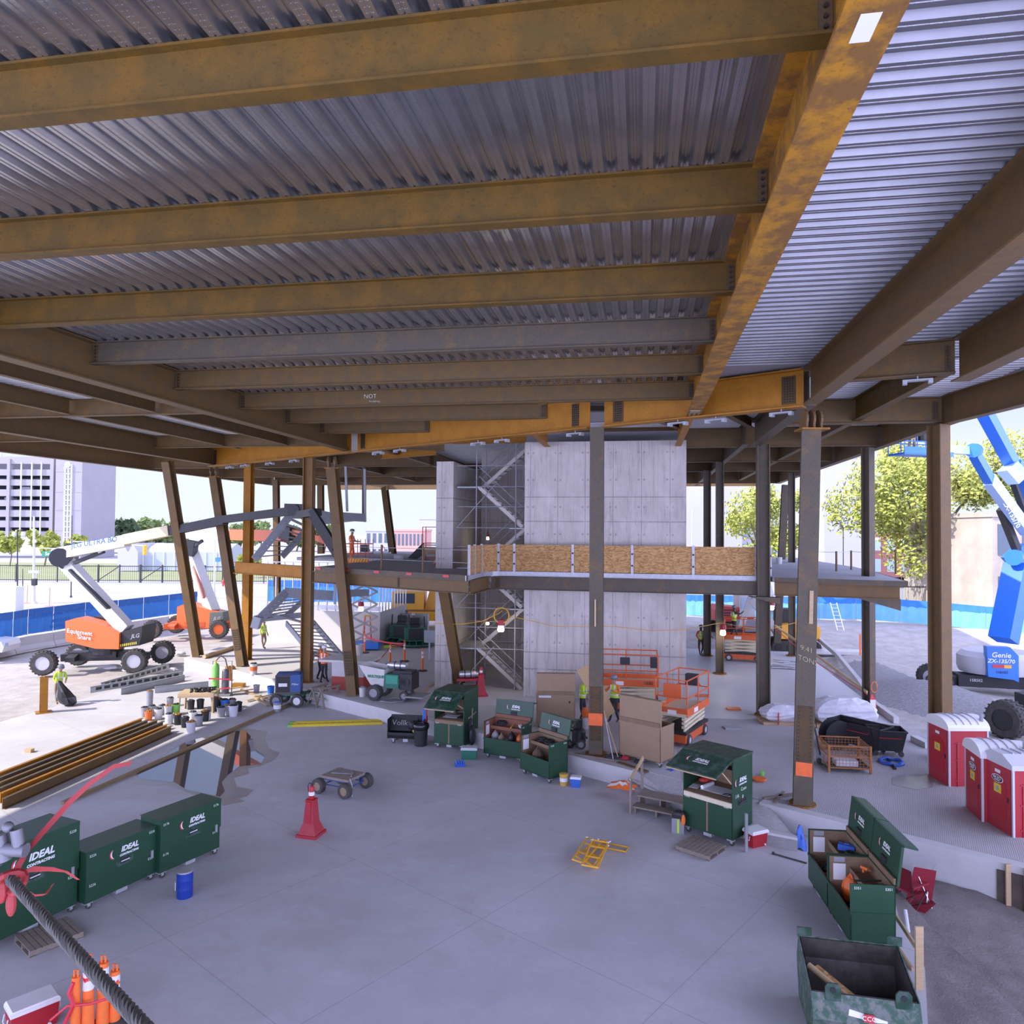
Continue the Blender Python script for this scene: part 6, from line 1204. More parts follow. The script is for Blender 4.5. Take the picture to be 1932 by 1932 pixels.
# open chests
def open_box(label, a, rz, w_, dep, H, no, z, m=GREEN, inm=BOXIN, front=.5, lid_h=.62, tan_back=False, lid_tilt=.12, marks=True):
    A = G(a[0], a[1], z); o = A-Vector((math.cos(rz), math.sin(rz), 0))*.08; t = thing('open_job_box', label, 'job box', o, rz); h = .16
    b = MB(); b.box(0, w_, 0, dep, h, h+.03); b.box(0, w_, 0, .025, h, h+H*front); b.box(0, .025, 0, dep, h, h+H); b.box(w_-.025, w_, 0, dep, h, h+H); b.box(0, w_, dep-.025, dep, h, h+H)
    b.box(-.008, w_+.008, -.008, dep+.008, h+H*front-.035, h+H*front) if False else None
    b.build('body', m, t)
    b = MB(); e = .028; b.box(e, w_-e, e, dep-e, h+.03, h+.05); b.box(e, e+.01, e, dep-e, h+.05, h+H-.02); b.box(w_-e-.01, w_-e, e, dep-e, h+.05, h+H-.02); b.box(e, w_-e, dep-e-.01, dep-e, h+.05, h+H-.02); b.box(e, w_-e, e, e+.01, h+.05, h+H*front-.02); b.build('lining', inm, t)
    b = MB(); b.box(.05, w_-.05, dep*.5, dep*.53, h+H*.72, h+H*.80); b.box(.05, w_-.05, dep*.5, dep-.04, h+H*.70, h+H*.72); b.build('tool_tray', inm, t)
    b = MB(); b.box(-.012, w_+.012, -.012, 0, h+H*front-.06, h+H*front+.0); b.box(w_, w_+.012, 0, dep, h+H*front-.05, h+H*front); b.build('rim_rail', m, t)
    ty = lid_tilt; b = MB(); b.ext([(0, dep+.02, h+H-.02), (0, dep+.07, h+H-.02), (0, dep+.07+ty, h+H+lid_h), (0, dep+.02+ty, h+H+lid_h)], (w_, 0, 0)); b.ext([(0, dep+.02+ty, h+H+lid_h-.04), (0, dep+.02+ty+.3, h+H+lid_h-.1), (0, dep+.02+ty+.3, h+H+lid_h-.06), (0, dep+.02+ty, h+H+lid_h)], (w_, 0, 0)); lo = b.build('lid', m, t)
    b = MB(); b.box(.04, w_-.04, dep-.02, dep+.02, h+H-.02, h+H+.12); b.build('lid_lining', inm, t)
    if not tan_back:
        M = face_m((w_*.52, dep+.012+ty*.55, h+H+lid_h*.62), (1, 0, 0), (0, ty, lid_h)); logo(t, M, .8)
        b = MB(); zc = h+H+lid_h*.3; b.box(w_/2-.12, w_/2+.12, dep-.01+ty*.3, dep+.03+ty*.3, zc-.06, zc+.06); b.build('handle', BLACK, lo)
    casters(t, w_, dep)
    if marks:
        for y in (.1, dep-.16): text(no, .07, CHALK, t, face_m((w_+.002, y+.04, h+H*.93), (0, 1, 0), (0, 0, 1)), 'chalk_number', 0, .0008)
        b = MB(); b.box(.039, .042, dep*.12, dep*.42, h+H*.55, h+H*.85); b.build('paper_sheet', PAPER, t); b = MB(); b.box(.039, .042, dep*.14, dep*.4, h+H*.88, h+H*.97); b.build('maker_plate', GREYP, t)
    return t, h, H
def gear(t, w_, dep, h, H, specs):
    """tools in a chest: (name, x, y, z, kind, size, material, label)"""
    for nm, x, y, z, kind, s_, m, lb in specs:
        P = TM[t.name] @ Vector((x, y, z)); b = MB()
        if kind == 'coil': b.tube([(s_*math.cos(a), s_*math.sin(a), .04+.015*math.sin(3*a)) for a in frange(0, 6.2, .4)], s_*.22, 6, True); b.tube([(s_*.8*math.cos(a), s_*.8*math.sin(a), .1) for a in frange(0, 6.2, .4)], s_*.2, 6, True)
        elif kind == 'bag': b.sphere((0, 0, s_*.8), s_*.7, s_*.5, s_, 10, 7); b.tube([(-s_*.3, 0, s_*1.5), (0, 0, s_*2.), (s_*.3, 0, s_*1.5)], s_*.1, 5)
        elif kind == 'case': b.box(-s_, s_, -s_*.5, s_*.5, 0, s_*.7).box(-s_*.3, s_*.3, -s_*.06, s_*.06, s_*.7, s_*.85)
        elif kind == 'bar': b.cyl((-s_, -.02, .03), (s_, .06, .05), .02, 7); b.bar((s_*.8, .03, .05), (s_, .06, .05), .07, .06)
        elif kind == 'drill': b.cyl((-s_*.6, 0, s_*.7), (s_*.6, 0, s_*.7), s_*.28, 8); b.bar((-s_*.2, 0, 0), (-s_*.2, 0, s_*.7), s_*.3, s_*.3); b.cyl((s_*.6, 0, s_*.7), (s_*1.1, 0, s_*.7), s_*.08, 6)
        tag(b.build(nm, m, loc=P, rz=t.rotation_euler[2]+x*2), lb, nm.replace('_', ' '))
t, h, H = open_box('open green job box left of centre, bags hung inside, reddish lining', (916, 1430), -.48, 1.5, .8, 1.12, '5224', FLZ, inm=mat('box_red_lining', (.26, .10, .055), .7, 0, (.2, .08, .05), 4, .6))
gear(t, 1.5, .8, h, H, [('tool_bag', .25, .4, h+.35, 'bag', .2, GREYPL, 'grey tool bag hung at the left in the red-lined open box'), ('tool_bag', .55, .3, h+.3, 'bag', .2, KHAKI, 'khaki tool bag hung in the red-lined open box'), ('tool_bag', .9, .42, h+.3, 'bag', .25, BLACK, 'black backpack hung in the red-lined open box'), ('tool_bag', 1.2, .42, h+.3, 'bag', .22, LIFT_O, 'orange-red bag hung at the right in the red-lined open box'), ('hose_coil', .4, .62, h+H*.82, 'coil', .16, DARK, 'dark hose coil on the tray of the red-lined open box'), ('spirit_level', .85, .62, h+H*.8, 'bar', .3, LADDER_Y, 'yellow level on the tray of the red-lined open box'), ('paper_box', 1.15, .64, h+H*.8, 'case', .12, PAPER, 'white papers on the tray of the red-lined open box')])
t, h, H = open_box('open green job box right of centre with logo lid, beside the yellow bucket', (984, 1460), -.88, 1.42, .82, 1.1, '5290', FLZ)
gear(t, 1.42, .82, h, H, [('tool_case', .35, .32, h+.1, 'case', .24, DARK, 'dark tool case in the logo-lid open box'), ('folding_chair', .55, .3, h+.2, 'bag', .3, BROWNP, 'brown folded seat standing in the logo-lid open box'), ('tool_case', .95, .3, h+.08, 'case', .26, BROWNP, 'brown tool case in the logo-lid open box'), ('cable_coil', .4, .62, h+H*.8, 'coil', .13, DARK, 'dark cable coil on the left of the logo-lid tray'), ('cable_coil', .75, .62, h+H*.8, 'coil', .15, BLACK, 'black cable coil in the middle of the logo-lid tray'), ('power_drill', 1.1, .62, h+H*.8, 'drill', .12, DARK, 'dark drill on the right of the logo-lid tray')])
A1 = G(1527, 1673, FLZ); A2 = G(1603, 1792, FLZ); rzR = yaw(A1, A2); LL = (A2-A1).length
for i in (0, 1):
    P = A1.lerp(A2, .0 if i == 0 else .53); px = pj_ = None
    d_ = (P-Vector((0, 0, CZ))); a_ = d_.dot(RT); b_ = d_.dot(UP); c_ = d_.dot(FW); pxy = (966+F*a_/c_, 966-F*b_/c_)
    t, h, H = open_box(['farther open green job box of the right pair, blue tool on its tray', 'nearer open green job box of the right pair, numbered 5351'][i], pxy, rzR, 1.32, .84, 1.12, '5351', FLZ, front=.52, lid_h=.78, lid_tilt=.1)
    if i == 0: gear(t, 1.32, .84, h, H, [('tool_case', .55, .66, h+H*.8, 'case', .17, CLOTHB, 'blue tool case on the tray of the farther right box'), ('power_drill', .3, .62, h+H*.8, 'drill', .1, DARK, 'dark drill on the tray of the farther right box'), ('cable_coil', .95, .62, h+H*.8, 'coil', .13, DARK, 'dark cable coil on the tray of the farther right box'), ('hand_saw', .8, .35, h+H*.4, 'bar', .3, ORANGE, 'orange handled bar inside the farther right box'), ('tool_bag', .45, .28, h+.06, 'bag', .26, BLACK, 'black bag at the bottom of the farther right box')])
    else: gear(t, 1.32, .84, h, H, [('power_drill', .3, .64, h+H*.8, 'drill', .13, ORANGE, 'orange drill on the tray of the nearer right box'), ('pry_bar', .75, .62, h+H*.8, 'bar', .35, DARK, 'dark pry bar on the tray of the nearer right box'), ('tool_case', 1.05, .66, h+H*.8, 'case', .13, BROWNP, 'brown case on the tray of the nearer right box'), ('tool_bag', .3, .36, h+.3, 'bag', .28, ORANGE, 'orange bag hung inside the nearer right box'), ('cable_coil', .6, .3, h+.06, 'coil', .2, BLACK, 'black cable coil at the bottom of the nearer right box'), ('work_gloves', 1.05, .25, h+.06, 'bag', .16, KHAKI, 'tan gloves at the bottom of the nearer right box')])
open_box('tan job box seen from behind, lid up, right of the middle column', (1172, 1432), -.73, 1.55, .85, 1.12, '', 0, TAN, BOXIN, front=1., lid_h=.85, tan_back=True, lid_tilt=.0, marks=False)
open_box('tan job box seen from behind with raised lid, left of the plywood carriers', (1016, 1374), -.04, 1.46, .8, 1.12, '', 0, TAN, BOXIN, front=1., lid_h=.82, tan_back=True, lid_tilt=0, marks=False)
for nm in ('open_job_box.004', 'open_job_box.005'):
    o = bpy.data.objects[nm]; w_ = 1.55 if nm.endswith('4') else 1.46
    for ch in o.children:
        if ch.name.startswith('lid') and 'lining' not in ch.name: ch.location = (0, -.85 if nm.endswith('4') else -.80, 0)
        if ch.name.startswith('lid_lining'): ch.location = (0, -.85 if nm.endswith('4') else -.80, 0)
o = bpy.data.objects['open_job_box.005']; b = MB(); b.box(.08, .55, -.012, -.004, 1.16, 1.25); b.build('sticker', PAPER, o); b = MB(); b.cyl((1.25, -.012, 1.0), (1.25, 0, 1.0), .04, 10); b.build('keyhole', BLACK, o)
b = MB(); b.lathe([(.1, 0), (.1, .22)], 10); tag(b.build('spray_can_box', DECALW, loc=TM['open_job_box.005'] @ Vector((.95, .5, 1.3))), 'white carton with orange nozzle seen above the logo lid', 'carton')
# black gang box with chalk name
t = thing('gang_box', 'small black open gang box with Vollkan chalked on it, beside the trash can', 'job box', G(735, 1403, FLZ), -.12)
b = MB(); b.box(-.1, 1.3, 0, .65, .2, .32); b.box(-.1, -.07, 0, .65, .2, .9); b.box(-.1, 1.3, .58, .62, .2, .95); b.box(-.1, 1.3, 0, .03, .2, .42); b.box(1.27, 1.3, 0, .65, .2, .9); b.build('body', BLACK, t); b = MB(); b.ext([(-.1, .3, .42), (-.1, .58, .92), (-.1, .6, .90), (-.1, .32, .40)], (1.05, 0, 0)); b.build('lid', DARK, t)
text('Vollkan', .3, CHALK, t, face_m((.42, .42, .68), (1, 0, 0), (0, .5, .87)), 'chalk_writing', 0, .001, font_offset=-.006)
casters(t, 1.2, .6, .2); b = MB(); b.at((1.0, .25, .36)); b.sphere((0, 0, .1), .2, .15, .14); q = b.build('contents', LADDER_Y, t); b = MB(); b.sphere((.85, .3, .62), .22, .18, .2); b.build('cables', BLACK, t)
# ================================================================= loose things on the near floor
def pallet(label, P, rz, L_=1.2, W_=1.0, n=8, name='pallet'):
    t = thing(name, label, 'pallet', P, rz)
    for y in (-W_/2+.05, 0, W_/2-.05): b = MB(); b.box(-L_/2, L_/2, y-.02, y+.02, .015, .105); b.build('stringer', WOOD_G, t)
    for i in range(n): x = -L_/2+.05+(L_-.1)*i/(n-1); b = MB(); b.box(x-.045, x+.045, -W_/2, W_/2, .105, .125); b.build('deck_board', WOOD_G, t)
    for x in (-L_/2+.05, 0, L_/2-.05): b = MB(); b.box(x-.05, x+.05, -W_/2, W_/2, 0, .015); b.build('bottom_board', WOOD_G, t)
    return t
def box_px(a, c, e, z):           # three top corners -> centre, yaw, length, width
    A, C, E = G(*a, z), G(*c, z), G(*e, z); return A+(C-A)/2+(E-C)/2, yaw(A, C), (C-A).length, (E-C).length
c, rz, l_, w_ = box_px((27, 1765), (57, 1797), (158, 1757), FLZ+.12); c.z = FLZ; pallet('grey wooden pallet on the floor before the tall job box at left', c, rz+PI/2, w_, l_, 9)
c, rz, l_, w_ = box_px((1276, 1596), (1340, 1617), (1368, 1594), FLZ+.12); c.z = FLZ; pallet('grey wooden pallet before the right green desk box', c, rz, l_, w_, 8)
def cooler(label, P, rz, L_, W_, H, m, lidm, handle=True):
    t = thing('cooler', label, 'cooler', P, rz); k = .03
    b = MB(); b.ext([(-L_/2+k, -W_/2+k, 0), (L_/2-k, -W_/2+k, 0), (L_/2, -W_/2, H*.8), (-L_/2, -W_/2, H*.8)], (0, W_-k, 0)); b.build('tub', m, t)
    b = MB(); b.box(-L_/2-.012, L_/2+.012, -W_/2-.012, W_/2+.012, H*.8, H*.92); b.ext([(-L_/2-.012, -W_/2, H*.92), (L_/2+.012, -W_/2, H*.92), (L_/2-.02, -W_/2, H), (-L_/2+.02, -W_/2, H)], (0, W_, 0)); b.build('lid', lidm, t)
    if handle:
        for s_ in (-1, 1): b = MB(); x = s_*(L_/2+.02); b.tube([(x, -W_*.25, H*.7), (x+s_*.02, -W_*.25, H*.45), (x+s_*.02, W_*.25, H*.45), (x, W_*.25, H*.7)], .012, 5); b.build('handle', lidm, t)
        b = MB(); b.cyl((L_*.3, -W_/2-.01, H*.12), (L_*.3, -W_/2+.03, H*.12), .025, 8); b.build('drain_plug', lidm, t)
    return t
A, C = G(20, 1925, FLZ+.33), G(113, 1888, FLZ+.33); c = (A+C)/2; c.z = FLZ; rz = yaw(A, C); cooler('red cooler with white lid at the bottom left corner of the photo', c+Vector((-.12, .1, 0)), rz, (C-A).length*.98, .42, .46, RED, WHITE)
cooler('red cooler with white lid beside the right green desk box', G(1429, 1600, FLZ)+Vector((.02, .2, 0)), .45, .52, .36, .42, RED, WHITE)
cooler('small blue and white cooler beside the yellow bucket', G(1087, 1487, FLZ)+Vector((0, .14, 0)), -.2, .32, .25, .33, CLOTHB, WHITE, False)
cooler('dark green tinted cooler with grey lid before the left desk box', G(885, 1434, FLZ)+Vector((0, .16, 0)), -.05, .56, .34, .42, TEAL, GLITE, False)
t = thing('lunch_box', 'grey lunch cooler stuffed with dark and orange clothes beside the right desk box', 'cooler', G(1279, 1573, FLZ), -.2); b = MB(); b.box(-.16, .16, -.02, .26, 0, .4); b.build('tub', GREYPL, t); b = MB(); b.box(-.02, .03, -.03, -.02, .02, .38); b.build('strap', LIME, t); b = MB(); b.sphere((.02, .1, .46), .18, .14, .14); b.sphere((.12, .02, .42), .08, .08, .16); b.mt(1).sphere((.14, -.03, .38), .06, .05, .15); b.build('clothes', [BLACK, HIVIS_O], t)
t = thing('bottle_pack', 'shrink-wrapped blue pack of bottles on the open floor', 'bottle pack', G(868, 1447, FLZ), .1)
for i in range(4):
    for j in range(3):
        b = MB(); b.lathe([(.035, 0), (.036, .13), (.015, .18), (.015, .2)], 8, (-.12+.08*i, .02+.08*j, 0)); b.build('bottle', CLOTHB, t)
b = MB(); b.box(-.17, .17, -.03, .23, .02, .1); b.build('wrap', mat('blue_film', (.03, .10, .5), .25), t)
def drum(label, P, r, h, m, lidm, band=True, name='drum'):
    t = thing(name, label, 'drum', P); b = MB(); b.lathe([(r*.98, 0), (r, .02), (r, h*.3), (r*1.015, h*.32), (r, h*.34), (r, h*.66), (r*1.015, h*.68), (r, h*.7), (r, h)], 24); b.build('shell', m, t, smooth=True)
    b = MB(); b.lathe([(r*1.03, h-.02), (r*1.03, h+.015), (r*.97, h+.015)], 24); b.build('rim', ALU, t); b = MB(); b.lathe([(r*.96, h), (r*.96, h+.006)], 24); b.build('lid', lidm, t)
    b = MB(); b.box(-.07, .06, -.05, .05, h+.006, h+.009); b.build('paper_label', PAPER, t); b = MB(); b.box(-r*1.005, -r*.93, -.1, .05, h*.3, h*.62); b.build('side_label', PAPER, t); return t
drum('blue drum with clamped lid on the floor by the left job boxes', G(343, 1697, FLZ)+Vector((0, .14, 0)), .17, .56, BLUE_D, BLUE_D)
def bucket(label, P, m, r=.145, h=.37, fill=None, group=None, handle=True, lid=False, band=None):
    t = thing('bucket', label, 'bucket', P, random.uniform(0, 6), group)
    b = MB(); b.lathe([(r*.84, 0), (r, h), (r*1.06, h), (r*1.06, h-.04), (r*.99, h-.05), (r*.95, h-.06), (r*.93, h), (r*.8, .05)] if not lid else [(r*.84, 0), (r, h-.03), (r*1.05, h-.03), (r*1.05, h), (r*.9, h+.01)], 16); b.build('pail', m, t, smooth=True)
    if handle: b = MB(); b.tube([(r*1.02*math.cos(a), .04*math.sin(a)-.02, h-.03-.14*math.sin(a)) for a in frange(0, 3.2, .35)], .006, 4); b.build('handle', ALU, t)
    if fill is not None and not lid:
        b = MB()
        for i in range(6): a = i*1.1; b.sphere((r*.45*math.cos(a), r*.45*math.sin(a), h+.005*i-.02), r*.4, r*.4, r*.35, 6, 5)
        b.build('contents', fill, t)
    if band: b = MB(); b.lathe([(r*.925, h*.35), (r*.965, h*.75)], 16, cap=False); b.build('paper_label', band, t)
    return t
bucket('yellow paint bucket with dark lid beside the small blue cooler', G(1064, 1483, FLZ)+Vector((0, .1, 0)), mat('ochre_pail', (.55, .36, .07), .5), .14, .36, lid=True, band=PAPER)
bucket('white bucket with orange label at the foot of the leaning column at left', G(477, 1273, 0)+Vector((0, .1, 0)), OFFW, .2, .55, DARK, band=ORANGE)
bucket('blue bucket near the debris left of the welder cart', G(511, 1311, FLZ), BLUE, .17, .42); bucket('grey bucket among debris left of the blue one', G(484, 1306, FLZ), GREYPL, .15, .36)
bucket('white bucket at the foot of the leaning column behind the sawhorses', G(684, 1314, 0), OFFW, .16, .4, GREYPL); bucket('tall white barrel with a blue lid behind the leaning column', G(677, 1242, 0), OFFW, .25, .8, None, handle=False); bucket('dark grey bucket standing under the welder cart front', G(523, 1343, FLZ), GREYPL, .17, .42, CLOTHB, band=PAPER)
# trash can
t = thing('trash_can', 'black lined trash can between the gang box and the left desk box', 'trash can', G(792, 1410, FLZ)+Vector((0, .25, 0))); b = MB(); b.lathe([(.22, 0), (.28, .72), (.3, .72), (.3, .76)], 20); b.build('barrel', GREYPL if False else BLACK, t, smooth=True); b = MB(); b.lathe([(.285, .6), (.31, .66), (.325, .74), (.30, .80), (.27, .79), (.2, .6)], 18); b.build('liner_bag', mat('bag_black', (.012, .012, .014), .25), t, smooth=True); b = MB()
for x, m_ in ((-.02, 0), (.03, 0), (.08, 1)): b.mt(m_).cyl((x+.05, .4, .1), (x+.08, .36, 1.25), .035, 8)
b.build('cutters', [BLUE, DECALR], t)
# flat wheeled cart
t = thing('flat_cart', 'low cart with four fat tyres and a worn wooden deck on the open floor', 'cart', G(643, 1497, FLZ)+Vector((.0, .25, 0)), -.45)
b = MB(); b.box(-.52, .52, -.42, .42, .44, .50)
for i in range(5): b.box(-.52, .52, -.42+.17*i+.005, -.42+.17*(i+1)-.005, .50, .512)
b.build('deck', WOOD_G, t); b = MB(); b.bar((-.35, -.1, .53), (.3, .12, .53), .12, .02); b.bar((.1, .3, .525), (.4, -.1, .525), .05, .02); b.build('deck_litter', GREYPL, t)
b = MB()
for x in (-.45, .45): b.box(x-.02, x+.02, -.4, .4, .40, .44); b.cyl((x, -.5, .23), (x, .5, .23), .02, 6)
for y in (-.38, .38): b.box(-.5, .5, y-.02, y+.02, .40, .44); b.bar((-.45, y, .25), (.45, y, .25), .03, .03)
for x in (-.45, .45):
    for y in (-.38, .38): b.bar((x, y, .42), (x, y, .23), .03, .03)
b.build('frame', mat('cart_blue', (.03, .09, .28), .5), t)
for x, y in ((-.5, -.52), (.5, -.52), (-.5, .52), (.5, .52)): wheel(t, (x, y, .23), .235, .2, KHAKI, False, (0, 1, 0), n=20)
b = MB(); b.tube([(.5, -.3, .52), (.6, -.32, .35), (.62, -.34, .02)], .015, 5); b.build('tow_strap', GLITE, t)
# stack of yellow folding frames
t = thing('folding_frame_stack', 'stack of yellow folded stand frames lying on the floor', 'frame stack', G(1122, 1612, FLZ), 0)
def frm(pts, nm='frame'): b = MB(); b.tube(pts, .022, 6, True); b.build(nm, YELLOW, t)
base_ = [((1098, 1632), (1128, 1637), (1147, 1590), (1117, 1585)), ((1080, 1622), (1100, 1628), (1135, 1588), (1107, 1580)), ((1086, 1615), (1118, 1634), (1150, 1588), (1128, 1584)), ((1108, 1624), (1122, 1639), (1147, 1596), (1134, 1588)), ((1133, 1598), (1142, 1590), (1186, 1599), (1181, 1607))]
for i, q in enumerate(base_):
    z = FLZ+.03+.055*(4-i) if i < 4 else FLZ+.04
    pts = [TM[t.name].inverted() @ G(x, y, z) for x, y in q]; frm(pts)
    if i < 4: [MB().cyl(pts[0].lerp(pts[3], q_), pts[1].lerp(pts[2], q_), .02, 6).build('cross_bar', YELLOW, t) for q_ in (.35, .75)]; [MB().sphere(q_, .04).build('hinge', ALU, t) for q_ in pts[2:]]
# ladder lying on the floor
A, C = G(548, 1371, FLZ), G(722, 1366, FLZ); t = thing('extension_ladder', 'yellow fibreglass extension ladder lying on the floor by the kerb', 'ladder', A, yaw(A, C)); n = (C-A).length
for y in (-.06, .06, .34, .46): b = MB(); b.box(.05 if abs(y) > .1 else 0, n, y-.02, y+.02, 0, .09); b.build('rail', LADDER_Y, t)
for i in range(13): b = MB(); x = .25+i*(n-.4)/12; b.cyl((x, -.06, .05), (x, .46, .05), .018, 6); b.build('rung', ALU, t)
b = MB(); b.box(-.1, .05, -.1, .08, 0, .1); b.box(-.1, .05, .3, .5, 0, .1); b.build('foot', CYLG, t)
# welder on its cart
t = thing('welder_cart', 'engine welder on a green four-wheeled cart in the sunlight', 'cart', G(547, 1330, FLZ), -.05)
b = MB(); b.box(-.65, .75, -.4, .4, .5, .56); b.bar((.75, 0, .55), (1.4, .1, .5), .05, .05); b.build('bed', TEAL, t)
for x, y in ((-.45, -.5), (.5, -.5), (-.45, .5), (.75, .45)): wheel(t, (x, y, .3), .3, .16, WHITE if x > 0 else GREYPL, False, (0, 1, 0))
b = MB(); b.cyl((-.45, -.45, .3), (-.45, .45, .3), .03, 6); b.cyl((.6, -.45, .3), (.6, .45, .3), .03, 6)
for x in (-.45, .55): b.box(x-.03, x+.03, -.3, .3, .3, .52)
b.build('axle', TEAL, t); w2 = thing('engine_welder', 'dark engine welder with a blue side standing on the green cart', 'welder', TM[t.name] @ Vector((-.05, 0, .56)), .12)
b = MB(); b.box(-.55, .55, -.38, .38, 0, .85); b.build('case', mat('welder_brown', (.10, .085, .07), .6), w2); b = MB(); b.box(.12, .56, -.39, .39, .1, .88); b.build('blue_side', mat('welder_blue', (.04, .10, .28), .5), w2); b = MB(); b.box(-.5, .5, -.3, .3, .85, .92); b.build('top_cover', NAVY, w2); b = MB(); b.box(-.5, .1, -.385, -.38, .1, .8); b.mt(1).box(-.4, -.02, -.39, -.385, .35, .5); b.build('panel', [DARK, DECALW], w2)
text('Miller', .13, DECALW, w2, face_m((.33, -.392, .45), (1, 0, 0), (0, 0, 1)))
# sawhorses
for i, (x, y) in enumerate(((596, 1334), (616, 1336))):
    t = thing('sawhorse', ['left of two wooden sawhorses before the kerb', 'right of two wooden sawhorses before the kerb'][i], 'sawhorse', G(x+2, y, FLZ)+Vector((0, .35, 0)), 1.1-.3*i)
    b = MB(); b.box(-.55, .55, -.045, .045, .82, .9); b.build('top_beam', WOOD_G, t)
    for sx in (-.42, .42):
        for sy in (-1, 1): b = MB(); b.bar((sx, 0, .84), (sx*1.1, sy*.32, 0), .08, .035); b.build('leg', WOOD_G, t)
        b = MB(); b.bar((sx*1.05, -.17, .4), (sx*1.05, .17, .4), .035, .08); b.build('brace', WOOD_G, t)
# wooden steps
A, C = G(1196, 1535, FLZ), G(1262, 1547, FLZ); t = thing('wooden_steps', 'grey wooden two-step stair with a handrail up to the gravel ramp', 'steps', A, yaw(A, C)-.05); n = 1.35
for i in (0, 1):
    b = MB(); b.box(-.05, n, .36*i-.02, .36*i+.36 if i == 0 else .36+.55, .21*(i+1)-.04, .21*(i+1)); b.build('tread', WOOD_G, t)
for x in (0, .62, n-.06): b = MB(); b.box(x, x+.04, .04, .85, 0, .17); b.box(x, x+.04, .4, .85, .17, .38); b.build('carriage', WOOD_G, t)
[MB().box(-.1, -.05, y_, y_+.08, 0, h_).build('newel', WOOD_G, t) for y_, h_ in ((-.1, 1.), (.85, 1.2))]; b = MB(); b.bar((-.075, -.1, .95), (-.075, .98, 1.32), .05, .1); b.build('handrail', PINE, t)
# cloths and tarp
def cloth(name, label, cat, P, s_, m, seed, flat=.4, m2=None):
    rnd = random.Random(seed); b = MB(); n = 9
    vs = [(s_[0]*(i/n-.5)*(1+.2*rnd.random()), s_[1]*(j/n-.5)*(1+.2*rnd.random()), max(0, s_[2]*(1-((i/n-.5)**2+(j/n-.5)**2)*3.4)*rnd.uniform(.35, 1))+.004) for j in range(n+1) for i in range(n+1)]
    b.add(vs, [(j*(n+1)+i, j*(n+1)+i+1, (j+1)*(n+1)+i+1, (j+1)*(n+1)+i) for j in range(n) for i in range(n)])
    if m2: b.m = [1 if (k//n) in (2, 6) else 0 for k in range(n*n)]
    o = b.build(name, [m, m2] if m2 else m, loc=P, rz=rnd.uniform(-.5, .5), smooth=True); return tag(o, label, cat)
cloth('safety_jacket', 'orange safety jacket with silver strips thrown over the ramp kerb', 'jacket', G(1174, 1484, -.26), (.75, .55, .22), HIVIS_O, 3, m2=REFL)
cloth('blue_tarp', 'crumpled blue tarp on the gravel behind the tan box', 'tarp', G(1266, 1462, -.15), (.75, .5, .25), CLOTHB, 5); cloth('blue_bag', 'blue plastic sheet bundle leaning at the end of the low kerb', 'bag', G(1513, 1604, FLZ)+Vector((0, .15, 0)), (.32, .35, .62), CLOTHB, 6)
b = MB(); b.lathe([(.22, 0), (.2, .02), (.03, .03)], 18); b.lathe([(.12, -.14), (.16, 0)], 14); tag(b.build('pipe_cover', ORANGE, loc=G(1433, 1479, -.1)+Vector((0, 0, .16))), 'round orange pipe cover on the gravel by the right desk box', 'cover')
b = MB(); b.lathe([(.06, 0), (.06, .16)], 10); tag(b.build('pipe_stub', CYLG, loc=G(1438, 1464, -.02)), 'short green pipe stub behind the orange pipe cover', 'pipe')
A, C = G(1459, 1612, FLZ), G(1522, 1630, FLZ); b = MB(); b.cyl(A+Vector((0, 0, .02)), C+Vector((0, 0, .02)), .018, 7); b.sphere(A+Vector((0, 0, .03)), .04); tag(b.build('pry_bar', DARK), 'long dark steel bar lying left of the open right boxes', 'bar')
b = MB(); b.box(-.035, .035, -.035, .035, 0, .95); tag(b.build('metal_channel', ALU, loc=G(1408, 1607, FLZ)), 'upright aluminium channel between the right desk box and red cooler', 'channel')
for i, (a, c, w_) in enumerate((((1440, 1508), (1500, 1500), .1), ((1462, 1518), (1478, 1496), .08), ((1085, 1424), (1160, 1436), .1))): b = MB(); b.bar(G(*a, 0)+Vector((0, 0, .03)), G(*c, 0)+Vector((0, 0, .03)), w_, .05); tag(b.build('lumber_offcut', WOOD_G), ['grey timber offcut on the slab left of the pin column', 'crossed timber offcut left of the pin column foot', 'timber strip lying on the kerb before the middle column'][i], 'lumber')
# vacuum, plywood, brooms
t = thing('shop_vacuum', 'black shop vacuum with coiled hose left of the middle column', 'vacuum', G(1092, 1410, 0), .2); b = MB(); b.lathe([(.2, .12), (.24, .2), (.24, .55), (.2, .62), (.12, .68)], 16); b.box(-.1, .1, -.1, .1, .68, .95); b.build('tank', BLACK, t); wheel(t, (.0, -.26, .17), .17, .06, GREYPL, False, (.2, 1, 0)); wheel(t, (.0, .26, .17), .17, .06, GREYPL, False, (.2, 1, 0))
b = MB(); b.tube([(-.1, -.1, .5)]+[(-.15+.22*math.cos(a), -.05+.1*math.sin(2*a), .75+.2*math.sin(a)) for a in frange(0, 12, .5)]+[(.3, 0, .3)], .035, 7); b.build('hose', BLACK, t)
drum('orange bucket vacuum with white base behind the shop vacuum', G(1107, 1380, 0)+Vector((.1, .5, 0)), .22, .42, OFFW, ORANGE, name='bucket_vacuum'); b = MB(); b.lathe([(.24, 0), (.25, .2), (.18, .3)], 16); tag(b.build('vacuum_head', ORANGE, loc=G(1107, 1380, 0)+Vector((.1, .5, .44))), 'orange motor head on top of the bucket vacuum', 'vacuum head')
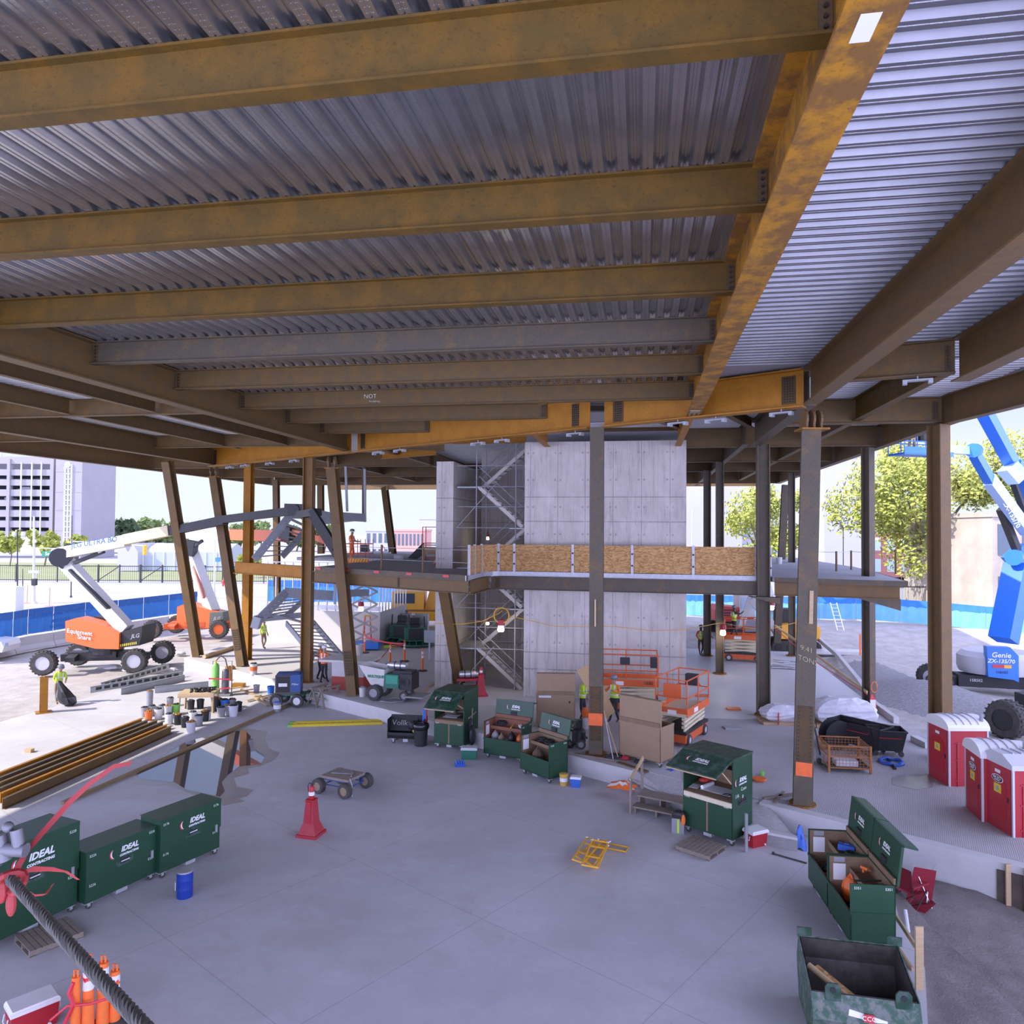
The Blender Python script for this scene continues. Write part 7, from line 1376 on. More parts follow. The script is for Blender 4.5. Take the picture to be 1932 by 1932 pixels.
cord([G(1062, 1400, .05), G(1070, 1412, .05), G(1082, 1405, .05), G(1075, 1396, .05), G(1066, 1404, .06), G(1080, 1410, .06)], .04, BLACK, 'black hose coil on the slab left of the shop vacuum', 'hose', 'hose_coil')
a = [D(1088, 1266, 26.8), D(1116, 1250, 26.6), D(1161, 1343, 26.2), D(1141, 1358, 26.3)]; b = MB(); b.ext(a, (0, .03, 0)); tag(b.build('plywood_sheet', mat('pale_osb', (.55, .38, .20), .8, 0, (.42, .26, .12), 30, .9)), 'loose plywood sheet carried tilted behind the middle column by two workers', 'plywood sheet')
for i, (x, x2, y2) in enumerate(((1141, 1166, 1428), (1142, 1157, 1432))): t = thing('push_broom', ['push broom leaning on the middle column, pale handle', 'push broom leaning on the middle column, metal handle'][i], 'broom', G(x2, y2, 0), 0); I = TM[t.name].inverted(); b = MB(); b.cyl(I @ G(x2, y2, .1), I @ (W(-1.25, vd(-1.5)+.05*i, 1.45)), .016, 6); b.build('handle', PINE if i == 0 else GLITE, t); b = MB(); b.box(-.25, .25, -.04, .04, .02, .12); b.build('brush', DARK, t)
# slab edge clutter before the tan box
for i, (x, y, m_) in enumerate(((1180, 1434, RED_D), (1205, 1440, BLACK), (1150, 1432, DARK))): b = MB(); b.sphere((0, 0, .06), .16, .1, .07); b.box(-.1, .1, -.05, .05, .05, .14); tag(b.build('hand_tool', m_, loc=G(x, y, 0)), ['dusty red hand tool on the slab edge before the tan box', 'black power tool under the tan box', 'dark grinder at the broom heads'][i], 'tool')
A, C = G(1166, 1440, 0), G(1222, 1458, 0); b = MB(); b.bar(A+Vector((0, 0, .03)), C+Vector((0, 0, .03)), .12, .05); tag(b.build('steel_angle', STEEL), 'rusty steel angle along the slab edge before the tan box', 'steel angle')
# red marks painted on kerbs
for i, (u, k) in enumerate(((-14.7, 0), (-12.6, 0), (-8.9, 0), (-.9, 0), (4.7, 1), (9.1, 1))):
    p_ = W(u, vd(u)-.868); q = W(u+.45, vd(u+.45)-.868); b = MB(); b.bar(p_+Vector((0, 0, -.07)), q+Vector((0, 0, -.07)), .006, .08); tag(b.build('trim_mark', DECALR), kind='structure')
# camp chair, bin, timber on the right
t = thing('camp_chair', 'maroon folding camp chair on the dirt behind the open right boxes', 'chair', G(1716, 1715, -.95), .5); fr_ = DARK
b = MB()
for sy in (-.25, .25): b.cyl((-.27, sy, 0), (.25, sy, .46), .012, 5); b.cyl((.27, sy, 0), (-.25, sy, .46), .012, 5); b.cyl((-.25, sy, .4), (-.33, sy, 1.0), .012, 5)
for sx in (-.25, .25): b.cyl((sx, -.27, 0), (sx, .25, .46), .012, 5); b.cyl((sx, .27, 0), (sx, -.25, .46), .012, 5)
b.build('frame', fr_, t); b = MB(); b.add([(-.25, -.25, .45), (.25, -.25, .43), (.25, .25, .43), (-.25, .25, .45), (0, 0, .37)], [(0, 1, 4), (1, 2, 4), (2, 3, 4), (3, 0, 4)]); b.build('seat', CANVAS, t); b = MB(); b.add([(-.26, -.25, .5), (-.26, .25, .5), (-.35, .25, 1.02), (-.35, -.25, 1.02)], [(0, 1, 2, 3)]); b.build('backrest', CANVAS, t); b = MB(); b.box(-.3, .25, -.3, -.25, .62, .65); b.box(-.3, .25, .25, .3, .62, .65); b.build('armrest', CANVAS, t)
t = thing('camp_chair', 'toppled maroon camp chair canvas beside the white pipe on the dirt', 'chair', G(1735, 1722, -1.0), -.4); b = MB(); b.add([(-.3, 0, .1), (.25, .05, .3), (.35, .1, .95), (-.1, 0, 1.0)], [(0, 1, 2, 3)]); b.add([(-.3, -.05, .1), (.0, -.25, .02), (.3, -.2, .35), (.25, .05, .3)], [(0, 1, 2, 3)]); b.build('canvas', CANVAS, t); b = MB(); b.cyl((-.3, 0, .0), (.35, .12, 1.1), .012, 5); b.cyl((.3, 0, 0), (-.1, .05, 1.0), .012, 5); b.cyl((.1, -.2, 0), (.2, .2, .7), .012, 5); b.build('frame', ALU, t)
# steel mud bin at the bottom right
A = G(1525, 1893, FLZ); C = G(1738, 1945, FLZ); rz = -.2; t = thing('material_bin', 'green steel dump bin with lifting lugs at the bottom right, dirty inside', 'bin', G(1640, 1962, FLZ)+Vector((.0, .45, 0)), rz)
L2, H = .80, .95; pr = [(-.62, 0.05), (-.75, .45), (-.42, .88), (.62, .72), (.62, .05)]
pr = [(-.55, .02), (-.70, .38), (-.55, .72), (.55, 1.02), (.72, .6), (.5, .02)]
b = MB(); vs = [(x, y, z) for x in (-L2, L2) for y, z in pr]; n = len(pr)
fs = [(0, 1, n+1, n), (1, 2, n+2, n+1), (3, 4, n+4, n+3), (4, 5, n+5, n+4), (0, n, n+5, 5)]
b.add(vs, fs); b.add([(x, y*.97, z) for x in (-L2+.0, L2-.0) for y, z in pr], [tuple(range(n)), tuple(range(2*n-1, n-1, -1))]); o = b.build('shell', [mat('bin_green', (.03, .085, .05), .6, 0, (.16, .17, .15), 7, .9, 0, None, None, 1, None, .45, .6)], t)
sm = o.modifiers.new('thick', 'SOLIDIFY'); sm.thickness = .02; sm.offset = 0
b = MB(); k = .97; vs = [(x*k, y*.93, z*.97+.02) for x in (-L2, L2) for y, z in pr]; b.add(vs, [f[::-1] for f in fs]+[tuple(range(n-1, -1, -1)), tuple(range(n, 2*n))]); b.build('inner_lining', mat('bin_inside', (.085, .075, .065), .7, .2, (.035, .03, .026), 4, .9), t)
for x in (-.48, .56):
    b = MB(); b.ext([(x-.12, -.6, .62), (x+.12, -.6, .62), (x+.12, -.6, .84), (x+.07, -.6, .9), (x-.07, -.6, .9), (x-.12, -.6, .84)], (0, .03, 0)); b.build('lifting_lug', GREEN_W, t); b = MB(); b.cyl((x, -.61, .8), (x, -.56, .8), .045, 10); b.build('lug_hole', BLACK, t)
for x in (-.7, .75): b = MB(); b.ext([(x-.12, .56, 1.0), (x+.12, .56, 1.0), (x+.12, .56, 1.15), (x-.12, .56, 1.15)], (0, .03, 0)); b.build('lifting_lug', GREEN_W, t)
b = MB(); b.ext([(-.25, -.63, .56), (.3, -.67, .46), (.28, -.71, .3), (.1, -.72, .26), (-.3, -.71, .32)], (0, -.01, 0)); b.build('sticker', PAPER, t); b = MB(); b.box(-.05, .1, -.70, -.685, .42, .54); b.build('red_emblem', DECALR, t)
text('CCC', .1, DECALW, t, face_m((.025, -.705, .48), (1, 0, 0), (0, 0, 1))); text('COMMERCIAL', .06, DECALR, t, face_m((.0, -.73, .34), (1, 0, 0), (0, .15, 1)))
o = TM[t.name]; b = MB(); b.cyl((-.68, .3, .66), (-.02, -.40, .45), .05, 10); tag(b.build('cardboard_tube', PINE, loc=o @ Vector((0, 0, 0)), rz=rz), 'cardboard tube lying inside the green dump bin', 'tube'); b = MB(); b.bar((-.55, .36, .62), (.15, -.38, .40), .1, .03); tag(b.build('plywood_strip', OSB, loc=o @ Vector((0, 0, 0)), rz=rz), 'plywood strip lying inside the green dump bin', 'lumber')
P0 = G(1735, 1905, -.9); b = MB(); b.box(-.07, .07, -.02, .02, 0, 1.45); tag(b.build('timber_stake', WOOD, loc=P0), 'pale timber stake standing right of the dump bin', 'stake')
b = MB(); b.bar(G(1690, 1728, FLZ+.25), G(1737, 1800, FLZ+.35), .04, .1); tag(b.build('timber_rail', PINE), 'upper pale board running from the right boxes to the stake', 'board'); b = MB(); b.bar(G(1688, 1780, FLZ+.02), G(1722, 1830, FLZ+.02), .04, .09); tag(b.build('timber_rail', WOOD), 'lower board on the ground between right boxes and stake', 'board')
A = G(1718, 1792, -.95); C = D(1707, 1716, A.y+.35); b = MB(); b.cyl((0, 0, 0), C-A, .045, 10); tag(b.build('plastic_pipe', GLITE, loc=A), 'white plastic pipe leaning beside the maroon chairs', 'pipe')
for i, (x, y0, y1) in enumerate(((1896, 1715, 1624), (1931, 1722, 1632))): A = online(x, W(8, vd(8)-.97), W(15, vd(15)-.97)); A.z = -1.25; h_ = 1.3; b = MB(); b.box(-.055, .055, -.02, .02, 0, h_); tag(b.build('timber_stake', WOOD, loc=A), ['pale timber stake against the retaining wall at right', 'pale timber stake at the right photo edge'][i], 'stake')
b = MB(); b.box(0, 2.2, -.02, .02, 0, 1.05); A = online(1875, W(8, vd(8)-.9), W(15, vd(15)-.9)); A.z = -1.2; tag(b.build('form_panel', mat('dark_form_wood', (.12, .09, .07), .8, 0, (.06, .045, .035), 3, .8), loc=A, rz=yaw(W(11.6, vd(11.6)), W(13, vd(13)))), 'dark plywood form panel against the right end of the retaining wall', 'form panel')
# ================================================================= portable toilets
def toilet(label, a, rz, logo_=True, roof='round'):
    t = thing('portable_toilet', label, 'portable toilet', a, rz); w_, d_, h = 1.12, 1.18, 1.88
    b = MB(); b.box(-.03, w_+.03, -.03, d_+.03, 0, .1); b.build('base_skid', GREYPL, t)
    b = MB(); b.box(.02, w_-.02, .03, d_, .1, h); b.build('cabin', RED, t)
    for x in (0, w_-.05):
        for y in (0, d_-.03): b = MB(); b.box(x, x+.05, y, y+.05, .1, h); b.build('corner_post', GLITE, t)
    n = 10; b = MB(); pr = [(.09, .14), (w_-.09, .14)]+[(w_/2+(w_/2-.09)*math.cos(PI*i/n), h-.12+.26*math.sin(PI*i/n)) for i in range(n+1)]; b.ext([(x, .0, z) for x, z in pr], (0, .03, 0)); dr = b.build('door', RED_D, t)
    b = MB(); b.box(w_-.2, w_-.16, -.02, .0, .98, 1.1); b.build('latch', DARK, dr)
    b = MB(); pr2 = [(.2, .5), (w_-.22, .5)]+[(w_/2+(w_/2-.21)*math.cos(PI*i/n), 1.25+.3*math.sin(PI*i/n)) for i in range(n+1)]; b.ext([(x, -.012, z) for x, z in pr2], (0, .012, 0)); b.build('door_panel', RED, dr)
    b = MB(); b.box(w_*.38, w_*.62, -.02, -.012, 1.12, 1.34); b.mt(1).cyl((w_/2, -.022, 1.23), (w_/2, -.02, 1.23), .06, 12); b.build('sign', [LADDER_Y, GREYP], dr); b = MB(); b.box(w_*.42, w_*.6, -.02, -.012, 1.62, 1.7); b.build('number_plate', PAPER, dr)
    if logo_:
        b = MB(); b.at((w_/2, -.014, 1.47)); b.ext([(.22*math.cos(a_), 0, .1*math.sin(a_)) for a_ in frange(0, 6.28, .35)], (0, -.006, 0)); b.mt(1).ext([(.2*math.cos(a_), -.006, .085*math.sin(a_)) for a_ in frange(0, 6.28, .35)], (0, -.004, 0)); b.build('emblem', [DECALW, BLACK], dr); text('RICK\'S', .1, DECALW, dr, face_m((w_/2, -.026, 1.49), (1, 0, 0), (0, 0, 1))); text('PORTABLES', .04, DECALW, dr, face_m((w_/2, -.026, 1.43), (1, 0, 0), (0, 0, 1)))
    b = MB()
    for z in (.35, .95, 1.45): b.box(w_-.02, w_-.005, .2, d_-.2, z, z+.04); b.box(.005, .02, .2, d_-.2, z, z+.04)
    b.box(w_-.02, w_+.005, .25, .29, .2, 1.5); b.box(w_-.02, w_+.005, d_-.3, d_-.26, .2, 1.5); b.build('side_ribs', RED_D, t)
    b = MB()
    if roof == 'round': pr3 = [(-.04, h-.04), (-.04, h+.05)]+[(w_/2-(w_/2+.02)*math.cos(PI*i/n), h+.05+.25*math.sin(PI*i/n)) for i in range(1, n)]+[(w_+.04, h+.05), (w_+.04, h-.04)]
    else: pr3 = [(-.04, h-.04), (-.04, h+.08), (w_*.3, h+.27), (w_*.7, h+.27), (w_+.04, h+.08), (w_+.04, h-.04)]
    b.ext([(x, -.04, z) for x, z in pr3], (0, d_+.08, 0))
    rf = b.build('roof', WHITE if roof == 'round' else GLITE, t); b = MB()
    for k in range(4): y = .25+k*.22; b.tube([(x, y, z+.012) for x, z in pr3[2:-2]], .018, 5)
    b.build('roof_rib', GLITE, rf); b = MB(); b.cyl((w_-.15, d_-.1, h+.1), (w_-.15, d_-.1, h+.42), .055, 10); b.build('vent_pipe', GREYPL, t)
    return t
# near corner (front right) pixel of each
def toi(label, fl_, fr__, **k):
    A = G(*fl_, -.2); C = G(*fr__, -.2); rz = yaw(A, C); toilet(label, C-Vector((math.cos(rz), math.sin(rz), 0))*1.12, rz, **k)
toi('red portable toilet with white ribbed roof, farthest of the three', (1755, 1476), (1791, 1497), logo_=False); toi('red portable toilet with grey rounded roof, middle of the three', (1819, 1533), (1853, 1565), roof='round'); toi('red portable toilet with angled roof, nearest of the three', (1858, 1562), (1912, 1596), roof='angled')
# tubs, basket and wrapped bundles
def tub(label, P, rz, L_=1.7, W_=.8, H=.85):
    t = thing('wheeled_tub', label, 'tub cart', P, rz); b = MB(); k = .12; b.add([(-L_/2+k, -W_/2+k, .18), (L_/2-k, -W_/2+k, .18), (L_/2-k, W_/2-k, .18), (-L_/2+k, W_/2-k, .18), (-L_/2, -W_/2, H), (L_/2, -W_/2, H), (L_/2, W_/2, H), (-L_/2, W_/2, H)], [(0, 3, 2, 1), (0, 1, 5, 4), (1, 2, 6, 5), (2, 3, 7, 6), (3, 0, 4, 7)]); b.build('tub', BLACK, t)
    b = MB(); b.tube([(-L_/2, -W_/2, H), (L_/2, -W_/2, H), (L_/2, W_/2, H), (-L_/2, W_/2, H)], .035, 6, True); b.build('rim', BLACK, t); b = MB(); b.tube([(-L_*.3, -W_/2-.03, H-.15), (-L_*.3, -W_/2-.07, H-.2), (L_*.3, -W_/2-.07, H-.2), (L_*.3, -W_/2-.03, H-.15)], .015, 5); b.build('handle', RED, t)
    for x in (-L_*.36, L_*.36):
        for y in (-.25, .25): b = MB(); b.cyl((x, y-.03, .09), (x, y+.03, .09), .09, 10); b.box(x-.04, x+.04, y-.04, y+.04, .1, .2); b.build('caster', RUBBER, t)
    return t
tub('long black wheeled tub before the white wrapped bundle', G(1630, 1418, 0)+Vector((.0, .3, 0)), -.95, 1.9, .85, .9); tub('shorter black wheeled tub with red handles, right of the long one', G(1672, 1426, 0)+Vector((.1, .2, 0)), -.2, 1.1, .8, .85)
t = thing('wire_basket', 'rusty wire mesh basket on short legs before the black tubs', 'basket', G(1598, 1452, 0)+Vector((0, .2, 0)), -.12); L2, W2 = .62, .55
mat('rusty_orange', (.38, .17, .06), .8, 0, (.25, .11, .04), 6, .7)
for x in (-L2, L2):
    for y in (-W2, W2): MB().box(x-.03, x+.03, y-.03, y+.03, 0, .85).build('corner_post', MATS['rusty_orange'], t)
for z in (.15, .5, .82): b = MB(); b.tube([(-L2, -W2, z), (L2, -W2, z), (L2, W2, z), (-L2, W2, z)], .025, 4, True); b.build('band', MATS['rusty_orange'], t)
b = MB()
for i in range(13):
    x = -L2+2*L2*i/12; b.cyl((x, -W2, .15), (x, -W2, .8), .006, 4); b.cyl((x, W2, .15), (x, W2, .8), .006, 4); y = -W2+2*W2*i/12; b.cyl((-L2, y, .15), (-L2, y, .8), .006, 4); b.cyl((L2, y, .15), (L2, y, .8), .006, 4)
for i in range(7): z = .2+.09*i; b.tube([(-L2, -W2, z), (L2, -W2, z), (L2, W2, z), (-L2, W2, z)], .006, 4, True)
b.build('mesh', MATS['rusty_orange'], t); b = MB(); b.box(-L2, L2, -W2, W2, .13, .15); b.build('floor_plate', DARK, t); b = MB(); b.box(-.35, .3, -.4, .1, .15, .33); tag(b.build('white_bag', FILM, loc=TM[t.name] @ Vector((0, 0, 0)), rz=-.12), 'white bag lying in the rusty wire basket', 'bag')
t = thing('pallet_jack', 'grey pallet jack with its forks pointing at the wire basket', 'pallet jack', G(1553, 1442, 0), .2); b = MB(); b.box(0, 1.1, -.25, -.1, .08, .14); b.box(0, 1.1, .1, .25, .08, .14); b.box(-.1, .05, -.25, .25, .08, .4); b.build('forks', GREYPL, t); b = MB(); b.cyl((-.1, 0, .3), (-.3, 0, 1.2), .025, 6); b.tube([(-.3, -.1, 1.2), (-.33, -.12, 1.35), (-.33, .12, 1.35), (-.3, .1, 1.2)], .018, 5); b.build('handle', BLACK, t); b = MB(); b.cyl((-.1, -.06, .1), (-.1, .06, .1), .1, 12); b.build('wheel', RUBBER, t)
b = MB(); b.M = Matrix.Rotation(PI/2, 4, 'X'); b.lathe([(.5, -.22), (.5, -.19), (.22, -.19), (.22, .19), (.5, .19), (.5, .22)], 24); tag(b.build('cable_drum', BLACK, loc=G(1588, 1420, 0)+Vector((0, .5, .5)), rz=.2), 'black cable drum standing behind the wire basket', 'cable drum')
def wrapped(label, P, rz, L_, W_, H, seed):
    t = thing('wrapped_bundle', label, 'bundle', P, rz); rnd = random.Random(seed); b = MB(); b.box(-L_/2, L_/2, -W_/2, W_/2, 0, .1); b.build('skid', WOOD, t); b = MB(); n, m_ = 16, 10; vs = []
    for j in range(m_+1):
        for i in range(n): a = 2*PI*i/n; k = math.sin(PI*min(.97, .12+.88*j/m_))**.35; e = 1/max(abs(math.cos(a)), abs(math.sin(a)))**.6; vs.append((L_/2*math.cos(a)*e*k*rnd.uniform(.93, 1.05), W_/2*math.sin(a)*e*k*rnd.uniform(.93, 1.05), .1+H*j/m_*rnd.uniform(.95, 1.03)))
    b.add(vs, [(j*n+i, j*n+(i+1) % n, (j+1)*n+(i+1) % n, (j+1)*n+i) for j in range(m_) for i in range(n)]+[tuple(range(m_*n, m_*n+n))]); b.build('plastic_wrap', FILM, t, smooth=False); return t
t = wrapped('white plastic wrapped bundle left of the pin column', G(1479, 1369, 0)+Vector((.2, .5, 0)), -.05, 1.9, 1.0, .62, 2); b = MB(); b.box(-.4, -.37, -.56, -.5, .05, .5); b.box(.3, .33, -.56, -.5, .05, .4); b.build('red_strap', DECALR, t)
wrapped('larger white plastic wrapped bundle behind the black tubs', G(1598, 1374, 0)+Vector((.1, .6, 0)), -.1, 2.5, 1.4, .95, 4)
b = MB(); b.tube([G(1682, 1437, .05)+Vector((.34*math.cos(a), .34*math.sin(a), .03*math.sin(5*a))) for a in frange(0, 6.2, .3)], .06, 6, True); tag(b.build('hose_coil', CLOTHB), 'blue hose coil lying on the ramp right of the tubs', 'hose'); b = MB(); b.cyl(G(1676, 1433, .04), G(1689, 1450, .04), .045, 8); tag(b.build('pipe_offcut', BLACK), 'short black pipe lying beside the blue hose coil', 'pipe')
# ================================================================= sunlit yard at left
le = [(-8, 1478), (-6, 1487), (-4, 1496), (-2, 1506), (0, 1516), (4, 1527)]; re_ = [(267, 1369), (278, 1372), (296, 1372), (307, 1375), (314, 1381), (322, 1384)]
for i in range(6):
    A, C = G(*le[i], FLZ), G(*re_[i], FLZ); n = (C-A).length; b = MB(); b.box(0, n, -.012, .012, .0, .32); b.box(0, n, -.1, .0, .30, .32); b.box(0, n, -.1, 0, 0, .02); b.mt(1)
    for z in (.1, .2): b.cyl((n-.12, -.016, z), (n-.12, .016, z), .022, 6)
    tag(b.build('steel_channel', [[STEEL_ORANGE, STEEL_GREY, STEEL_BROWN, STEEL_GREY, STEEL_ORANGE, STEEL_BROWN][i], BLACK], loc=A, rz=yaw(A, C)), 'long steel channel on the sunlit floor at left, %s from the front' % ['sixth and farthest', 'fifth', 'fourth', 'third', 'second', 'first'][i], 'steel channel', 'steel channels stacked at left')
A, C = G(118, 1518, FLZ), G(548, 1330, FLZ); b = MB(); b.box(0, (C-A).length, -.06, .06, 0, .09); tag(b.build('timber_edge', mat('brown_timber', (.30, .21, .10), .8, 0, (.22, .15, .07), 3, .7), loc=A, rz=yaw(A, C)), 'long brown timber along the puddle, from the channels to the welder cart', 'timber')
for i, (a, c, k) in enumerate((((170, 1308), (345, 1277), 1), ((190, 1300), (318, 1263), 1), ((228, 1311), (348, 1284), 0), ((292, 1308), (393, 1297), 0))):
    A, C = G(*a, FLZ), G(*c, FLZ); n = (C-A).length; t = thing('stair_stringer', ['front perforated grey stringer lying behind the buckets at left', 'rear perforated grey stringer lying near the boom lift wheel', 'plain grey channel lying beside the perforated stringers', 'short pale grey channel lying above the bucket cluster'][i], 'stringer', A, yaw(A, C)); b = MB(); b.box(0, n, -.02, .02, 0, .3); b.box(0, n, -.02, .12, .28, .3); b.build('web', GREYP, t)
    if k:
        for j in range(11): b = MB(); x = .4+j*(n-.8)/10; b.box(x-.14, x+.14, -.03, -.02, .1, .24); b.build('slot', BLACK, t)
for i, (x, y0, y1, lb) in enumerate(((82, 1344, 1278, 'short rusty steel stub standing beside the worker with the bag'), (437, 1282, 1257, 'small rusty steel stub behind the gas cylinders'))): A = G(x, y0, FLZ); h_ = (y0-y1)*A.y/F; b = MB(); b.ibeam((0, 0, 0), (0, 0, h_), .32, .3, .03, .025, (0, 1, 0)); b.box(-.3, .3, -.3, .3, 0, .03); tag(b.build('steel_stub', STEEL_ORANGE, loc=A, rz=.6), lb, 'steel post')
rnd = random.Random(11)
for i, (x, y, s_) in enumerate(((214, 1262, .5), (262, 1255, .55), (300, 1262, .3), (240, 1268, .28), (285, 1268, .25), (325, 1266, .3), (340, 1236, .4))): b = MB(); b.sphere((0, 0, .1), s_, s_*.7, s_*.35, 7, 5); b.v = [(p[0]*rnd.uniform(.8, 1.2), p[1]*rnd.uniform(.8, 1.2), max(0, p[2])) for p in b.v]; tag(b.build('concrete_rubble', CON_CURB, loc=G(x, y, -.78)), 'lump of broken concrete by the front boom lift wheels', 'rubble', 'concrete rubble by the boom lift')
# table and the bucket cluster
A = G(368, 1345, FLZ); t = thing('work_table', 'makeshift timber work table heaped with fittings among the buckets', 'table', A+Vector((0, .4, 0)), .12); b = MB(); b.box(-.75, .75, -.5, .5, .78, .86); b.build('top', PINE, t); b = MB(); b.box(-.75, .75, -.52, -.48, .68, .78); b.box(-.75, .75, .48, .52, .68, .78); b.build('apron', WOOD, t)
for x in (-.68, .68):
    for y in (-.42, .42): b = MB(); b.bar((x, y, .8), (x*1.05, y*1.05, 0), .09, .06); b.build('leg', WOOD, t)
o = TM[t.name]; b = MB()
for k in range(45): x, y = rnd.uniform(-.35, .6), rnd.uniform(-.35, .4); b.at((x, y, .86), rnd.uniform(0, 6)); b.box(-rnd.uniform(.03, .1), .06, -.02, .02, 0, rnd.uniform(.03, .12))
b.M = None; tag(b.build('bolt_heap', DARK, loc=o @ Vector((0, 0, 0)), rz=.12), 'heap of dark bolts and clips on the work table', 'bolts', kind='stuff')
for i, (x, y, z, m_, lb) in enumerate(((-.1, .35, .9, LADDER_Y, 'yellow level lying at the back of the work table'), (.3, .3, .95, DARK, 'dark bar lying at the back of the work table'))): b = MB(); b.bar((-.3, 0, 0), (.35, .05, .02), .05, .05); tag(b.build('bar_tool', m_, loc=o @ Vector((x, y, z-.02)), rz=.2), lb, 'tool')
bk = [(280, 1359, ORANGE, .16, .38, 'orange bucket at the left front of the bucket cluster'), (273, 1352, GREYPL, .16, .4, 'grey bucket just behind the orange bucket'), (286, 1350, GREYPL, .16, .42, 'grey bucket right behind the orange bucket'), (282, 1335, GREYPL, .15, .75, 'tall stack of grey buckets at the back left of the cluster'), (299, 1356, OFFW, .17, .42, 'pale grey bucket of scraps left of the green bucket'), (306, 1348, GREYPL, .15, .4, 'dark bucket behind the scrap bucket'), (317, 1350, GLITE, .16, .42, 'pale bucket beside the green bucket'), (321, 1332, GREYPL, .15, .38, 'bucket with a green label at the back of the cluster'), (331, 1347, CYLG, .17, .42, 'bright green bucket left of the table'), (335, 1367, BLACK, .15, .42, 'black bucket with rusty fittings before the table'), (319, 1366, WHITE, .17, .42, 'white bucket in front of the green bucket'), (349, 1372, BLACK, .16, .4, 'dark bucket before the left table leg'), (360, 1382, GLITE, .18, .42, 'light grey bucket at the very front of the cluster'), (364, 1362, WHITE, .17, .42, 'white bucket of rusty bolts before the table'), (375, 1369, GREYPL, .17, .42, 'grey bucket with tools before the table centre'), (387, 1360, BLACK, .16, .42, 'black bucket at the right front of the table'), (392, 1358, OFFW, .13, .35, 'small white bucket right of the black one'), (417, 1352, GREYPL, .18, .4, 'grey bucket with an orange rim right of the table'), (428, 1348, GLITE, .16, .4, 'pale bucket behind the grey one at right'), (440, 1351, FILM, .2, .46, 'white plastic lined bucket at the right end of the cluster'), (450, 1342, BLACK, .15, .4, 'black bucket at the far right of the cluster'), (405, 1342, BLACK, .16, .6, 'tall black bucket by the right table leg'), (424, 1338, BLUE, .17, .42, 'blue bucket behind the right buckets'), (438, 1336, GREYPL, .17, .4, 'grey bucket below the black gas cylinder'), (412, 1336, BLACK, .17, .42, 'black bucket below the green gas cylinder'), (360, 1338, BLACK, .16, .38, 'black bucket under the table, left one'), (378, 1336, BLACK, .16, .38, 'black bucket under the table, right one')]
for i, (x, y, m_, r_, h_, lb) in enumerate(bk): bucket(lb, G(x, y, FLZ), m_, r_, h_, DARK if i % 3 else STEEL_ORANGE, 'buckets round the work table', handle=i % 2 == 0)
t = thing('cylinder_cart', 'cart holding a green and a dark gas cylinder behind the bucket cluster', 'cart', G(416, 1312, FLZ), .1); b = MB(); b.box(-.5, .5, -.25, .25, .02, .1); b.tube([(-.45, .25, .1), (-.45, .25, 1.6), (.45, .25, 1.6), (.45, .25, .1)], .025, 5); b.build('frame', GREYPL, t)
b = MB(); b.bar((-.5, -.2, .85), (.5, -.2, .8), .02, .06); b.bar((-.5, -.2, .3), (.5, -.2, .4), .02, .06); b.build('red_strap', REDTAPE, t)
for x, m_, h_, lb in ((-.24, CYLG, 1.55, 'bright green gas cylinder standing on the cart behind the buckets'), (.22, mat('dark_cylinder', (.10, .10, .11), .4), 1.25, 'dark grey gas cylinder standing on the cart behind the buckets')):
    g = thing('gas_cylinder', lb, 'gas cylinder', TM[t.name] @ Vector((x, 0, .1))); b = MB(); b.lathe([(.17, 0), (.17, h_*.82), (.15, h_*.88), (.06, h_*.94)], 14); b.build('tank', m_, g, smooth=True); b = MB(); b.cyl((0, 0, h_*.93), (0, 0, h_*1.03), .035, 8); b.box(-.05, .05, -.02, .02, h_, h_+.03); b.build('valve', YELLOW, g)
cord([TM[t.name] @ Vector(p_) for p_ in ((-.2, 0, 1.7), (0, 0, 1.9), (.2, 0, 1.75), (.35, -.05, 1.2), (.3, 0, .6))], .03, BROWNP, 'brown gas hose looped between the two cylinders', 'hose', 'gas_hose')
for i, (x, y, x2, y2) in enumerate(((455, 1300, 500, 1320), (465, 1322, 520, 1308), (480, 1316, 505, 1330), (440, 1306, 478, 1300), (500, 1318, 512, 1322), (470, 1310, 492, 1312), (430, 1300, 455, 1296))): b = MB(); b.bar(G(x, y, FLZ+.05+.02*i), G(x2, y2, FLZ+.05+.02*i), .14, .04); tag(b.build('lumber_offcut', WOOD if i % 2 else PINE), 'timber offcut in the scattered heap left of the welder cart', 'lumber', 'timber offcuts left of the welder')
b = MB(); b.box(-.3, .3, -.2, .2, 0, .18); tag(b.build('steel_block', STEEL_ORANGE, loc=G(450, 1296, FLZ)), 'rusty steel block on timber behind the offcuts', 'steel block'); b = MB(); b.box(-.12, .12, -.1, .1, 0, .12); tag(b.build('brick', PINE, loc=G(55, 1419, FLZ)), 'small tan block alone on the bright floor at left', 'block'); b = MB(); b.cyl(G(385, 1239, .12), G(470, 1212, .12), .12, 8); tag(b.build('pipe', PINE), 'pale pipe lying between the two leaning columns at left', 'pipe')
